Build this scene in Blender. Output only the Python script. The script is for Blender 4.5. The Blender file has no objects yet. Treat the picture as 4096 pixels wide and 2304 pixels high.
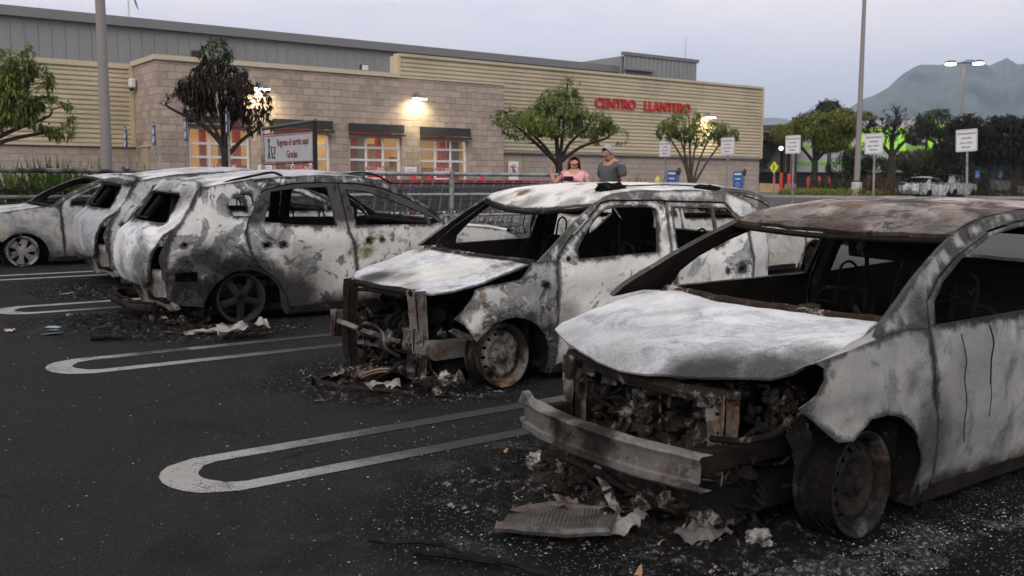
import bpy, math, random
from mathutils import Vector, Matrix, Euler, noise
from mathutils.geometry import delaunay_2d_cdt
R = math.radians
SC = bpy.context.scene
COL = SC.collection
rnd = random.Random(7)

# ---------------------------------------------------------------- camera
AZ, PT, RL = R(53.3), math.atan(425 / 3900), -0.0036
fw = Vector((math.cos(AZ) * math.cos(PT), math.sin(AZ) * math.cos(PT), -math.sin(PT)))
rt = Vector((math.sin(AZ), -math.cos(AZ), 0))
up = rt.cross(fw)
rt2 = rt * math.cos(RL) - up * math.sin(RL)
up2 = up * math.cos(RL) + rt * math.sin(RL)
cam = bpy.data.objects.new('camera', bpy.data.cameras.new('camera'))
COL.objects.link(cam)
cam.matrix_world = Matrix(((rt2.x, up2.x, -fw.x, 0), (rt2.y, up2.y, -fw.y, 0), (rt2.z, up2.z, -fw.z, 1.5), (0, 0, 0, 1)))
cam.data.sensor_width = 36
cam.data.lens = 34.28
cam.data.clip_end = 20000
cam.data.clip_start = 0.05
cam.data.dof.use_dof = True
cam.data.dof.focus_distance = 6.6
cam.data.dof.aperture_fstop = 4.5
SC.camera = cam
SC.view_settings.view_transform = 'Standard'
SC.view_settings.look = 'None'
SC.view_settings.exposure = 0.0
SC.view_settings.gamma = 1.0
SC.cycles.use_denoising = True
SC.cycles.max_bounces = 6
SC.cycles.diffuse_bounces = 3
SC.cycles.transparent_max_bounces = 6

# ---------------------------------------------------------------- node helper
class N:
    def __init__(s, tree): s.t = tree; s.n = tree.nodes; s.l = tree.links
    def new(s, typ, **k):
        x = s.n.new(typ)
        for a, b in k.items(): setattr(x, a, b)
        return x
    def put(s, sock, v):
        if isinstance(v, bpy.types.NodeSocket): s.l.new(v, sock)
        elif v is not None:
            if sock.type == 'RGBA' and not hasattr(v, '__len__'): v = (v, v, v, 1)
            elif sock.type == 'RGBA' and len(v) == 3: v = (*v, 1)
            sock.default_value = v
    def noise(s, vec, scale, detail=6, rough=.55, dist=0):
        x = s.new('ShaderNodeTexNoise'); s.put(x.inputs['Vector'], vec)
        for a, b in (('Scale', scale), ('Detail', detail), ('Roughness', rough), ('Distortion', dist)): x.inputs[a].default_value = b
        return x.outputs['Fac']
    def vor(s, vec, scale, feature='F1', out='Distance', rand=1.0):
        x = s.new('ShaderNodeTexVoronoi', feature=feature); s.put(x.inputs['Vector'], vec)
        x.inputs['Scale'].default_value = scale; x.inputs['Randomness'].default_value = rand
        return x.outputs[out]
    def math(s, op, a, b=0.0, c=None, clamp=False):
        x = s.new('ShaderNodeMath', operation=op, use_clamp=clamp)
        s.put(x.inputs[0], a); s.put(x.inputs[1], b)
        if c is not None: s.put(x.inputs[2], c)
        return x.outputs[0]
    def rng(s, v, a, b, lo=0.0, hi=1.0, smooth=False):
        x = s.new('ShaderNodeMapRange', clamp=True)
        if smooth: x.interpolation_type = 'SMOOTHSTEP'
        for i, q in enumerate((v, a, b, lo, hi)): s.put(x.inputs[i], q)
        return x.outputs[0]
    def mix(s, f, a, b, typ='MIX'):
        x = s.new('ShaderNodeMix', data_type='RGBA', blend_type=typ)
        s.put(x.inputs[0], f); s.put(x.inputs[6], a); s.put(x.inputs[7], b)
        return x.outputs[2]
    def ramp(s, f, stops):
        x = s.new('ShaderNodeValToRGB'); s.put(x.inputs[0], f); e = x.color_ramp.elements
        while len(e) < len(stops): e.new(.5)
        for i, (p, c) in enumerate(stops):
            e[i].position = p; e[i].color = (*c, 1) if hasattr(c, '__len__') else (c, c, c, 1)
        return x.outputs[0]
    def vm(s, op, a, b=None, out=0):
        x = s.new('ShaderNodeVectorMath', operation=op); s.put(x.inputs[0], a)
        if b is not None: s.put(x.inputs[1], b)
        return x.outputs[out]
    def obj(s, off=(0, 0, 0), scale=(1, 1, 1)):
        tc = s.new('ShaderNodeTexCoord')
        m = s.new('ShaderNodeMapping'); s.l.new(tc.outputs['Object'], m.inputs[0])
        m.inputs['Location'].default_value = off; m.inputs['Scale'].default_value = scale
        return m.outputs[0]
    def spot(s, vec, p, r0, r1):
        d = s.vm('DISTANCE', vec, p, out=1)
        return s.rng(d, r0, r1, 1, 0, True)
    def bump(s, h, strength=.3, dist=.01, normal=None):
        x = s.new('ShaderNodeBump'); x.inputs['Strength'].default_value = strength; x.inputs['Distance'].default_value = dist
        s.put(x.inputs['Height'], h)
        if normal is not None: s.put(x.inputs['Normal'], normal)
        return x.outputs[0]

MATS = {}
def mat(name, fn=None, col=None, rough=.7, metal=0.0, spec=.3, emit=None, estr=0.0):
    if name in MATS: return MATS[name]
    m = bpy.data.materials.new(name); m.use_nodes = True; MATS[name] = m
    k = N(m.node_tree); b = m.node_tree.nodes['Principled BSDF']
    b.inputs['Roughness'].default_value = rough; b.inputs['Metallic'].default_value = metal
    b.inputs['Specular IOR Level'].default_value = spec
    if col is not None: b.inputs['Base Color'].default_value = (*col, 1)
    if emit is not None:
        b.inputs['Emission Color'].default_value = (*emit, 1); b.inputs['Emission Strength'].default_value = estr
    if fn: fn(k, b)
    return m
def simple(name, col, rough=.6, metal=0.0, var=.25, scale=8, spec=.3, dirt=None, bump=0.0):
    def f(k, b):
        v = k.obj()
        n = k.noise(v, scale, 7, .6)
        c = k.mix(k.rng(n, .3, .7), tuple(x * (1 - var) for x in col), tuple(min(1, x * (1 + var)) for x in col))
        if dirt is not None:
            c = k.mix(k.rng(k.noise(v, scale * .35, 8, .65), .5, .62), c, dirt)
        k.put(b.inputs['Base Color'], c)
        k.put(b.inputs['Roughness'], k.rng(n, .3, .7, max(0, rough - .12), min(1, rough + .12)))
        if bump: k.put(b.inputs['Normal'], k.bump(k.noise(v, scale * 4, 5), bump, .01))
    return mat(name, f, rough=rough, metal=metal, spec=spec)

# ---------------------------------------------------------------- mesh helper
class MB:
    def __init__(s): s.v = []; s.f = []; s.m = []; s.e = {}
    def add(s, vs, fs, mi=0):
        o = len(s.v); s.v += [tuple(p) for p in vs]
        s.f += [tuple(i + o for i in f) for f in fs]; s.m += [mi] * len(fs) if isinstance(mi, int) else list(mi)
        return s
    def box(s, c, d, rot=None, mi=0, bev=0.0):
        x, y, z = (q / 2 for q in d)
        if bev:
            b = min(bev, x * .9, y * .9, z * .9); vs = []
            for sx in (-1, 1):
                for sy in (-1, 1):
                    for sz in (-1, 1):
                        vs += [(sx * x, sy * (y - b), sz * (z - b)), (sx * (x - b), sy * y, sz * (z - b)), (sx * (x - b), sy * (y - b), sz * z)]
            I = lambda a, b_, c_, k: ((a * 2 + b_) * 2 + c_) * 3 + k
            fs = []
            for a in (0, 1):
                q = [I(a, 0, 0, 0), I(a, 1, 0, 0), I(a, 1, 1, 0), I(a, 0, 1, 0)]; fs.append(q if a else q[::-1])
                q = [I(0, a, 0, 1), I(0, a, 1, 1), I(1, a, 1, 1), I(1, a, 0, 1)]; fs.append(q if a else q[::-1])
                q = [I(0, 0, a, 2), I(1, 0, a, 2), I(1, 1, a, 2), I(0, 1, a, 2)]; fs.append(q if a else q[::-1])
                for c_ in (0, 1):
                    fs.append([I(0, a, c_, 1), I(1, a, c_, 1), I(1, a, c_, 2), I(0, a, c_, 2)])
                    fs.append([I(a, 0, c_, 0), I(a, 1, c_, 0), I(a, 1, c_, 2), I(a, 0, c_, 2)])
                    fs.append([I(a, c_, 0, 0), I(a, c_, 1, 0), I(a, c_, 1, 1), I(a, c_, 0, 1)])
                    for e in (0, 1): fs.append([I(a, c_, e, 0), I(a, c_, e, 1), I(a, c_, e, 2)])
            fs = [tuple(f) for f in fs]
        else:
            vs = [(sx * x, sy * y, sz * z) for sx in (-1, 1) for sy in (-1, 1) for sz in (-1, 1)]
            fs = [(0, 1, 3, 2), (4, 6, 7, 5), (0, 4, 5, 1), (2, 3, 7, 6), (0, 2, 6, 4), (1, 5, 7, 3)]
        M = rot if rot is not None else Matrix.Identity(3)
        if isinstance(M, (tuple, list)): M = Euler(M).to_matrix()
        return s.add([M @ Vector(p) + Vector(c) for p in vs], fs, mi)
    def tube(s, pts, r, n=8, cap=True, mi=0, flat=1.0):
        pts = [Vector(p) for p in pts]; rs = r if hasattr(r, '__len__') else [r] * len(pts)
        vs = []; u = None
        for i, p in enumerate(pts):
            t = (pts[min(i + 1, len(pts) - 1)] - pts[max(i - 1, 0)])
            if t.length < 1e-9: t = Vector((0, 0, 1))
            t.normalize()
            if u is None:
                u = t.orthogonal() if abs(t.z) > .9 else Vector((0, 0, 1)).cross(t)
            u = (u - t * u.dot(t)); u = u.normalized() if u.length > 1e-6 else t.orthogonal().normalized()
            w = t.cross(u)
            for k in range(n):
                a = 2 * math.pi * k / n
                vs.append(p + (u * math.cos(a) + w * math.sin(a) * flat) * rs[i])
        fs = [(i * n + k, i * n + (k + 1) % n, (i + 1) * n + (k + 1) % n, (i + 1) * n + k) for i in range(len(pts) - 1) for k in range(n)]
        if cap: fs += [tuple(range(n))[::-1], tuple((len(pts) - 1) * n + k for k in range(n))]
        return s.add(vs, fs, mi)
    def lathe(s, prof, n=24, M=None, mi=0):
        M = M or Matrix.Identity(4); vs = []
        for r, z in prof:
            for k in range(n):
                a = 2 * math.pi * k / n; vs.append(M @ Vector((r * math.cos(a), r * math.sin(a), z)))
        fs = [(i * n + k, i * n + (k + 1) % n, (i + 1) * n + (k + 1) % n, (i + 1) * n + k) for i in range(len(prof) - 1) for k in range(n)]
        return s.add(vs, fs, mi)
    def ball(s, c, r, seed=0, amp=.2, n=10, mi=0, fr=2.0):
        rx, ry, rz = r if hasattr(r, '__len__') else (r, r, r); vs = []
        for i in range(n + 1):
            th = math.pi * i / n
            for k in range(2 * n):
                a = math.pi * k / n; d = Vector((math.sin(th) * math.cos(a), math.sin(th) * math.sin(a), math.cos(th)))
                q = 1 + amp * (noise.noise(d * fr + Vector((seed * 3.1, seed, 0))) * 1.6)
                vs.append((c[0] + d.x * rx * q, c[1] + d.y * ry * q, c[2] + d.z * rz * q))
        m = 2 * n
        return s.add(vs, [(i * m + k, (i + 1) * m + k, (i + 1) * m + (k + 1) % m, i * m + (k + 1) % m) for i in range(n) for k in range(m)], mi)
    def prism(s, poly, y0, y1, mi=0, axis='y'):
        n = len(poly)
        P = (lambda a, b, c: (a, c, b)) if axis == 'y' else ((lambda a, b, c: (c, a, b)) if axis == 'x' else (lambda a, b, c: (a, b, c)))
        vs = [P(a, b, y0) for a, b in poly] + [P(a, b, y1) for a, b in poly]
        return s.add(vs, [tuple(range(n)), tuple(range(n, 2 * n))[::-1]] + [(i, (i + 1) % n, n + (i + 1) % n, n + i) for i in range(n)], mi)
    def jitter(s, amp, fr=3.0, seed=0):
        o = Vector((seed * 1.7, seed * 5.3, 0))
        s.v = [tuple(Vector(p) + noise.noise_vector(Vector(p) * fr + o) * amp) for p in s.v]; return s
    def xf(s, M): s.v = [tuple(M @ Vector(p)) for p in s.v]; return s
    def build(s, name, mats, parent=None, ang=32, recalc=True, label=None):
        me = bpy.data.meshes.new(name); me.from_pydata(s.v, [], s.f); 
        mats = mats if isinstance(mats, (list, tuple)) else [mats]
        for m in mats: me.materials.append(m)
        if any(s.m): me.polygons.foreach_set('material_index', s.m)
        if s.e:
            for nm_, ix in (('edge', 0), ('hole', 1)):
                at = me.attributes.new(nm_, 'FLOAT', 'POINT'); at.data.foreach_set('value', [s.e[i][ix] if i in s.e else 1.0 for i in range(len(s.v))])
        me.update()
        if recalc:
            import bmesh
            b = bmesh.new(); b.from_mesh(me); bmesh.ops.recalc_face_normals(b, faces=b.faces); b.to_mesh(me); b.free()
        me.polygons.foreach_set('use_smooth', [True] * len(me.polygons))
        if ang is not None: me.set_sharp_from_angle(angle=R(ang))
        o = bpy.data.objects.new(name, me); COL.objects.link(o)
        if parent: o.parent = parent
        if label: o['label'] = label
        return o

def inside(p, poly):
    x, y = p[0], p[1]; c = False; j = len(poly) - 1
    for i in range(len(poly)):
        xi, yi = poly[i][0], poly[i][1]; xj, yj = poly[j][0], poly[j][1]
        if (yi > y) != (yj > y) and x < (xj - xi) * (y - yi) / (yj - yi) + xi: c = not c
        j = i
    return c
def seg_d(p, a, b):
    ax, ay = a; dx, dy = b[0] - ax, b[1] - ay; l = dx * dx + dy * dy
    t = 0 if l == 0 else max(0, min(1, ((p[0] - ax) * dx + (p[1] - ay) * dy) / l))
    return math.hypot(p[0] - ax - t * dx, p[1] - ay - t * dy)
def resamp(poly, step, closed=True):
    out = []; n = len(poly)
    for i in range(n if closed else n - 1):
        a, b = poly[i], poly[(i + 1) % n]; L = math.dist(a, b); k = max(1, int(math.ceil(L / step)))
        for j in range(k): out.append(tuple(a[q] + (b[q] - a[q]) * j / k for q in range(len(a))))
    if not closed: out.append(tuple(poly[-1]))
    return out
def rounded(poly, r, n=4):
    out = []; m = len(poly)
    for i in range(m):
        p = Vector(poly[i]); a = Vector(poly[i - 1]) - p; b = Vector(poly[(i + 1) % m]) - p
        q = min(r, a.length * .45, b.length * .45); A = p + a.normalized() * q; B = p + b.normalized() * q
        for k in range(n + 1):
            t = k / n; out.append(tuple(A * (1 - t) ** 2 + p * 2 * t * (1 - t) + B * t * t))
    return out
def spl(pts, k=5, closed=False):
    P = [Vector(p) for p in pts]; out = []; n = len(P)
    for i in range(n if closed else n - 1):
        if closed: a, b, c, d = P[i - 1], P[i], P[(i + 1) % n], P[(i + 2) % n]
        else: a, b, c, d = P[max(i - 1, 0)], P[i], P[i + 1], P[min(i + 2, n - 1)]
        for j in range(k):
            t = j / k
            out.append(tuple(.5 * ((2 * b) + (c - a) * t + (2 * a - 5 * b + 4 * c - d) * t * t + (3 * b - a - 3 * c + d) * t ** 3)))
    if not closed: out.append(tuple(P[-1]))
    return out
def lerp_tab(tab, x):
    if x <= tab[0][0]: return tab[0][1]
    for (a, b), (c, d) in zip(tab, tab[1:]):
        if x <= c: return b + (d - b) * (x - a) / (c - a)
    return tab[-1][1]
def sm_tab(tab, x):
    if x <= tab[0][0]: return tab[0][1]
    if x >= tab[-1][0]: return tab[-1][1]
    for i in range(len(tab) - 1):
        a, b = tab[i]; c, d = tab[i + 1]
        if x <= c:
            s0 = (d - tab[max(i - 1, 0)][1]) / (c - tab[max(i - 1, 0)][0]); j = min(i + 2, len(tab) - 1)
            s1 = (tab[j][1] - b) / (tab[j][0] - a); h = c - a; t = (x - a) / h
            return (2 * t ** 3 - 3 * t * t + 1) * b + (t ** 3 - 2 * t * t + t) * h * s0 + (-2 * t ** 3 + 3 * t * t) * d + (t ** 3 - t * t) * h * s1

def sheet(mb, outline, holes, fmap, step=.06, thick=.006, warp=0.0, wfr=4.0, seed=0, inner=1, outward=None, hs=None):
    """CDT of an outline with holes, mapped to 3-D, given thickness; the inner faces take material slot `inner`"""
    outl = resamp([tuple(p) for p in outline], step); hol = [resamp([tuple(p) for p in h], min(step, hs or step)) for h in holes]
    pts = []; edges = []
    for lp in [outl] + hol:
        o = len(pts); pts += lp; edges += [(o + i, o + (i + 1) % len(lp)) for i in range(len(lp))]
    xs = [p[0] for p in outl]; ys = [p[1] for p in outl]
    y = min(ys) + step * .5; r = 0
    allseg = [(pts[a], pts[b]) for a, b in edges]
    while y < max(ys):
        x = min(xs) + (step * .5 if r % 2 else 0)
        while x < max(xs):
            q = (x, y)
            if inside(q, outl) and not any(inside(q, h) for h in hol) and min(seg_d(q, a, b) for a, b in allseg) > step * .35: pts.append(q)
            x += step
        y += step * .87; r += 1
    vo, eo, fo, *_ = delaunay_2d_cdt([Vector(p[:2]) for p in pts], edges, [], 0, 1e-6)
    tr = []
    for f in fo:
        c = (sum(vo[i][0] for i in f) / 3, sum(vo[i][1] for i in f) / 3)
        if inside(c, outl) and not any(inside(c, h) for h in hol): tr.append(tuple(f))
    P = [Vector(fmap(v[0], v[1])) for v in vo]
    nn = [Vector() for _ in P]
    for a, b, c in tr:
        q = (P[b] - P[a]).cross(P[c] - P[a]); nn[a] += q; nn[b] += q; nn[c] += q
    tot = Vector()
    for q in nn: tot += q
    sg = 1.0
    if outward is not None and tot.dot(Vector(outward)) < 0: sg = -1.0
    nn = [(q.normalized() * sg if q.length > 0 else Vector((0, 0, 1))) for q in nn]
    if warp:
        so = Vector((seed * 7.1, 3.3 * seed, 0))
        P = [p + n * warp * (noise.noise(p * wfr + so) + .5 * noise.noise(p * wfr * 2.7 + so)) for p, n in zip(P, nn)]
    n = len(P); Q = [p - m * thick for p, m in zip(P, nn)]
    ob0 = len(mb.v); no = len(outl); osg = [(pts[a], pts[b]) for a, b in edges[:no]]; hsg = [(pts[a], pts[b]) for a, b in edges[no:]]
    for i, v_ in enumerate(vo):
        d1 = min(seg_d(v_, a, b) for a, b in osg); d2 = min([seg_d(v_, a, b) for a, b in hsg]) if hsg else 1.0
        mb.e[ob0 + i] = mb.e[ob0 + n + i] = (d1, d2)
    if sg < 0: tr = [t[::-1] for t in tr]
    bd = {}
    for t in tr:
        for i in range(3):
            a, b = t[i], t[(i + 1) % 3]; bd[(a, b)] = 1
    rim = [(b, a) for (a, b) in bd if (b, a) not in bd]
    mb.add(P + Q, tr + [tuple(i + n for i in t[::-1]) for t in tr] + [(a, b, b + n, a + n) for a, b in rim], [0] * len(tr) + [inner] * len(tr) + [0] * len(rim))
    return mb
def strip(mb, A, B, n=4, bulge=(0, 0, 0), thick=.006, inner=1, m=24):
    """lofted strip between two 3-D polylines with a bulge in the middle"""
    def rs(L, k):
        L = [Vector(p) for p in L]; d = [0]
        for a, b in zip(L, L[1:]): d.append(d[-1] + (b - a).length)
        out = []; j = 0
        for i in range(k):
            t = d[-1] * i / (k - 1)
            while j < len(L) - 2 and d[j + 1] < t: j += 1
            u = (t - d[j]) / max(1e-9, d[j + 1] - d[j]); out.append(L[j].lerp(L[j + 1], min(1, u)))
        return out
    A, B = rs(A, m), rs(B, m); bu = Vector(bulge); vs = []
    for k in range(n + 1):
        t = k / n
        vs += [a.lerp(b, t) + bu * math.sin(math.pi * t) for a, b in zip(A, B)]
    fs = [(k * m + i, k * m + i + 1, (k + 1) * m + i + 1, (k + 1) * m + i) for k in range(n) for i in range(m - 1)]
    mb.add(vs, fs, 0)
    if thick:
        off = bu.normalized() * -thick if bu.length else Vector((0, 0, -thick))
        mb.add([Vector(v) + off for v in vs], [f[::-1] for f in fs], inner)
    return mb

# ---------------------------------------------------------------- scene helper
def tag(o, label=None, cat=None, group=None, kind=None):
    if label: o['label'] = label
    if cat: o['category'] = cat
    if group: o['group'] = group
    if kind: o['kind'] = kind
    return o
def thing(name, label, cat, loc=(0, 0, 0), rz=0.0, group=None, tilt=False):
    o = bpy.data.objects.new(name, None); COL.objects.link(o); o.empty_display_size = .2
    M = Matrix.Rotation(rz, 3, 'Z')
    if tilt: M = Matrix.Rotation(math.atan(.02), 3, 'X') @ M
    o.rotation_euler = M.to_euler(); o.location = loc
    return tag(o, label, cat, group)
def copy_tree(o, parent=None):
    c = o.copy(); COL.objects.link(c)
    if parent: c.parent = parent
    for ch in o.children: copy_tree(ch, c)
    return c
def G(x, y): return .02 * max(-10, min(y, 20)) + .012 * max(0, min(y, 70) - 20)
def text_mesh(body, size, depth, align='CENTER', sp=1.0, bold=0.0):
    cu = bpy.data.curves.new('t', 'FONT'); cu.body = body; cu.size = size; cu.extrude = depth / 2; cu.align_x = align
    cu.space_character = sp; cu.offset = bold; cu.resolution_u = 3; cu.space_line = 1.15
    ob = bpy.data.objects.new('t', cu); COL.objects.link(ob)
    dg = bpy.context.evaluated_depsgraph_get(); dg.update()
    me = bpy.data.meshes.new_from_object(ob.evaluated_get(dg))
    vs = [tuple(v.co) for v in me.vertices]; fs = [tuple(p.vertices) for p in me.polygons]
    bpy.data.objects.remove(ob); bpy.data.curves.remove(cu); bpy.data.meshes.remove(me)
    return vs, fs
# ---------------------------------------------------------------- world + sun
SUN_EL, SUN_AZ = R(30), R(215)      # soft dusk light from behind the photographer
w = bpy.data.worlds.new('World'); SC.world = w; w.use_nodes = True
k = N(w.node_tree); bg = w.node_tree.nodes['Background']
sky = k.new('ShaderNodeTexSky', sky_type='NISHITA', sun_disc=False, sun_elevation=SUN_EL, sun_rotation=R(90) - SUN_AZ, air_density=1.4, dust_density=3.0)
tc = k.new('ShaderNodeTexCoord'); d = tc.outputs['Generated']
sx = k.new('ShaderNodeSeparateXYZ'); k.put(sx.inputs[0], d); z = sx.outputs[2]
mp = k.new('ShaderNodeMapping'); k.put(mp.inputs[0], d); mp.inputs['Scale'].default_value = (1, 1, 3.4); mp.inputs['Rotation'].default_value = (0, 0, .5)
cl = k.noise(mp.outputs[0], 3.6, 7, .55, .3)
cl2 = k.noise(mp.outputs[0], 9.0, 6, .6, .4)
grad = k.ramp(z, [(0.0, (4.3, 4.3, 5.4)), (.10, (5.6, 5.4, 6.5)), (.20, (8.6, 7.7, 7.7)), (.42, (9.3, 8.4, 8.3)), (.6, (9.4, 8.7, 8.1)), (1.0, (9.8, 9.0, 8.2))])
blue = k.ramp(z, [(0.0, (4.2, 4.2, 5.2)), (.15, (5.9, 5.8, 7.0)), (.35, (7.0, 6.9, 8.0)), (.6, (7.2, 7.2, 7.9)), (1.0, (7.8, 7.6, 8.0))])
# the ramp stores colours above 1 through a multiplier
for nd in w.node_tree.nodes:
    if nd.type == 'VALTORGB':
        for e in nd.color_ramp.elements: e.color = tuple(c / 10 for c in e.color[:3]) + (1,)
m = k.math('ADD', k.rng(cl, .40, .62), k.math('MULTIPLY', k.math('SUBTRACT', cl2, .5), .9), clamp=True)
cc = k.mix(m, blue, grad)
cc = k.mix(1.0, cc, (10, 10, 10, 1), 'MULTIPLY')
k.put(bg.inputs['Color'], k.mix(.88, sky.outputs[0], cc)); bg.inputs['Strength'].default_value = .15
sl = bpy.data.lights.new('sun', 'SUN'); sl.energy = 1.35; sl.angle = R(35); sl.color = (1, .94, .86)
so = bpy.data.objects.new('sun', sl); COL.objects.link(so)
so.rotation_euler = Vector((math.cos(SUN_AZ) * math.cos(SUN_EL), math.sin(SUN_AZ) * math.cos(SUN_EL), math.sin(SUN_EL))).to_track_quat('Z', 'Y').to_euler()

# ---------------------------------------------------------------- ground
def cno(k, v, sc=9, am=.14):
    x = k.new('ShaderNodeTexNoise'); k.put(x.inputs['Vector'], v); x.inputs['Scale'].default_value = sc; x.inputs['Detail'].default_value = 4
    q = k.new('ShaderNodeVectorMath', operation='SCALE'); k.put(q.inputs[0], x.outputs['Color']); q.inputs[3].default_value = am; return q.outputs[0]
BURN = [  # world x, y, r0, r1 : where the cars burned
    (3.3, 3.0, .9, 1.7), (2.5, 3.2, .3, 1.2), (4.6, 2.6, 1.1, 1.8), (3.3, 2.0, .3, 1.0), (2.6, 2.0, .1, .8), (3.6, 5.9, .7, 1.2), (5.2, 6.0, .8, 1.4), (3.1, 6.2, .2, .8), (2.9, 9.2, .5, 1.5), (2.2, 9.6, .2, .9), (4.4, 9.5, .8, 1.4),
    (6.0, 9.5, .8, 1.3), (3.0, 12.4, .6, 1.5), (2.5, 11.9, .2, 1.1), (5.0, 12.5, .9, 1.6), (3.0, 15.7, .6, 1.4), (10.5, 9.8, 1.2, 2.2), (2.9, 8.3, .2, .9)]
def asphalt(k, b):
    tc = k.new('ShaderNodeTexCoord'); v = tc.outputs['Object']
    n1 = k.noise(v, .35, 6, .6); n2 = k.noise(v, 2.2, 8, .65); n3 = k.noise(v, 150, 3, .6); n4 = k.noise(v, 42, 4, .7)
    c = k.mix(k.rng(n1, .3, .7), (.0088, .0090, .0095), (.0150, .0150, .0152))
    c = k.mix(k.rng(n2, .40, .72), c, (.019, .019, .0193))
    c = k.mix(k.math('MULTIPLY', k.rng(n3, .50, .72), .85), c, (.050, .049, .047))
    c = k.mix(k.math('MULTIPLY', k.rng(n4, .56, .70), .55), c, (.006, .006, .0065))
    ck = k.vor(k.vm('ADD', v, cno(k, v, 1.3, .55)), .8, 'DISTANCE_TO_EDGE')
    c = k.mix(k.math('MULTIPLY', k.rng(ck, .0, .006, 1, 0), k.rng(k.noise(v, .6, 3, .5), .48, .56, 0, .75)), c, (.004, .004, .004))
    c = k.mix(k.math('MULTIPLY', k.rng(k.noise(v, .9, 8, .7, 1.0), .56, .64), .5), c, (.007, .0068, .0066))
    # far lot: older and paler
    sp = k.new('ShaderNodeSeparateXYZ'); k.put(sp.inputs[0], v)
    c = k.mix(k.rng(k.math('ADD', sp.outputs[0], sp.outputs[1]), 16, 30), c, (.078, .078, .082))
    acc = None
    jn = k.noise(v, 1.9, 7, .7)
    flat = k.vm('MULTIPLY', v, (1, 1, 0))
    for (x, y, r0, r1) in BURN:
        dd = k.math('ADD', k.vm('DISTANCE', flat, (x, y, 0), out=1), k.math('MULTIPLY', k.math('SUBTRACT', jn, .5), 1.5))
        s = k.rng(dd, r0, r1, 1, 0, True)
        acc = s if acc is None else k.math('MAXIMUM', acc, s)
    c = k.mix(k.math('MULTIPLY', acc, .85), c, (.0028, .0028, .003))
    # white ash film and specks where it burned
    ash = k.math('MULTIPLY', acc, k.math('MULTIPLY', k.rng(k.noise(v, 3.1, 9, .72), .53, .66), k.rng(k.noise(v, 60, 3, .8), .42, .62)))
    c = k.mix(k.math('MULTIPLY', ash, .55), c, (.15, .155, .165))
    vd = k.vor(v, 30); vm_ = k.noise(v, .9, 5, .6)
    sz = k.rng(k.math('ADD', k.math('MULTIPLY', acc, .22), vm_), .40, .80, 0, .17)
    sel = k.rng(k.vor(v, 30, out='Color'), .55, .60)
    spk = k.math('MULTIPLY', k.math('LESS_THAN', vd, sz), sel)
    c = k.mix(k.math('MULTIPLY', spk, .9), c, (.34, .35, .36))
    vd2 = k.vor(v, 85); spk2 = k.math('MULTIPLY', k.math('LESS_THAN', vd2, k.math('ADD', .12, k.math('MULTIPLY', acc, .16))), k.rng(k.vor(v, 85, out='Color'), .62, .64))
    c = k.mix(k.math('MULTIPLY', spk2, .75), c, (.24, .24, .25))
    k.put(b.inputs['Base Color'], c)
    k.put(b.inputs['Roughness'], k.rng(n2, .3, .7, .78, .95))
    k.put(b.inputs['Normal'], k.bump(k.math('ADD', k.math('ADD', n3, n4), k.math('MULTIPLY', k.math('MULTIPLY', acc, k.noise(v, 26, 6, .8)), 3.0)), .55, .012))
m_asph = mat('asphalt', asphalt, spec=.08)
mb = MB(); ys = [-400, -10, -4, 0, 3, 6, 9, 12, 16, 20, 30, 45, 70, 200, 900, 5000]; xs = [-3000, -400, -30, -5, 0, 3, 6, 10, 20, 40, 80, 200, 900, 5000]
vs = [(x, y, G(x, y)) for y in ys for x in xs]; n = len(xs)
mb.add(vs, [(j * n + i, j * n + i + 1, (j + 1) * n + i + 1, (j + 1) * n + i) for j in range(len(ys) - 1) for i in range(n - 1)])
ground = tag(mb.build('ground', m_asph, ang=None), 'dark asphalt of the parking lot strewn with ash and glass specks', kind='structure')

def paintm(k, b):
    tc = k.new('ShaderNodeTexCoord'); v = tc.outputs['Object']
    n = k.noise(v, 90, 4, .7); n2 = k.noise(v, 5, 7, .7)
    c = k.mix(k.rng(n2, .3, .7), (.22, .215, .205), (.34, .335, .32))
    wear = k.rng(k.math('ADD', k.math('MULTIPLY', n, .6), k.math('MULTIPLY', n2, .5)), .56, .64)
    flat = k.vm('MULTIPLY', v, (1, 1, 0)); acc = None
    for (x, y, r0, r1) in ((3.2, 4.6, .5, 1.5), (2.3, 7.7, .0, .5), (3.5, 7.6, .2, 1.6), (2.6, 10.4, 0, .6), (4.6, 6.0, .5, 2.0)):
        dd = k.math('ADD', k.vm('DISTANCE', flat, (x, y, 0), out=1), k.math('MULTIPLY', k.math('SUBTRACT', n2, .5), 1.5))
        s = k.rng(dd, r0, r1, 1, 0, True); acc = s if acc is None else k.math('MAXIMUM', acc, s)
    c = k.mix(wear, c, (.05, .05, .05)); c = k.mix(k.math('MULTIPLY', acc, .93), c, (.014, .014, .014))
    k.put(b.inputs['Base Color'], c)
m_paint = mat('worn_road_paint', paintm, rough=.85)
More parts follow.
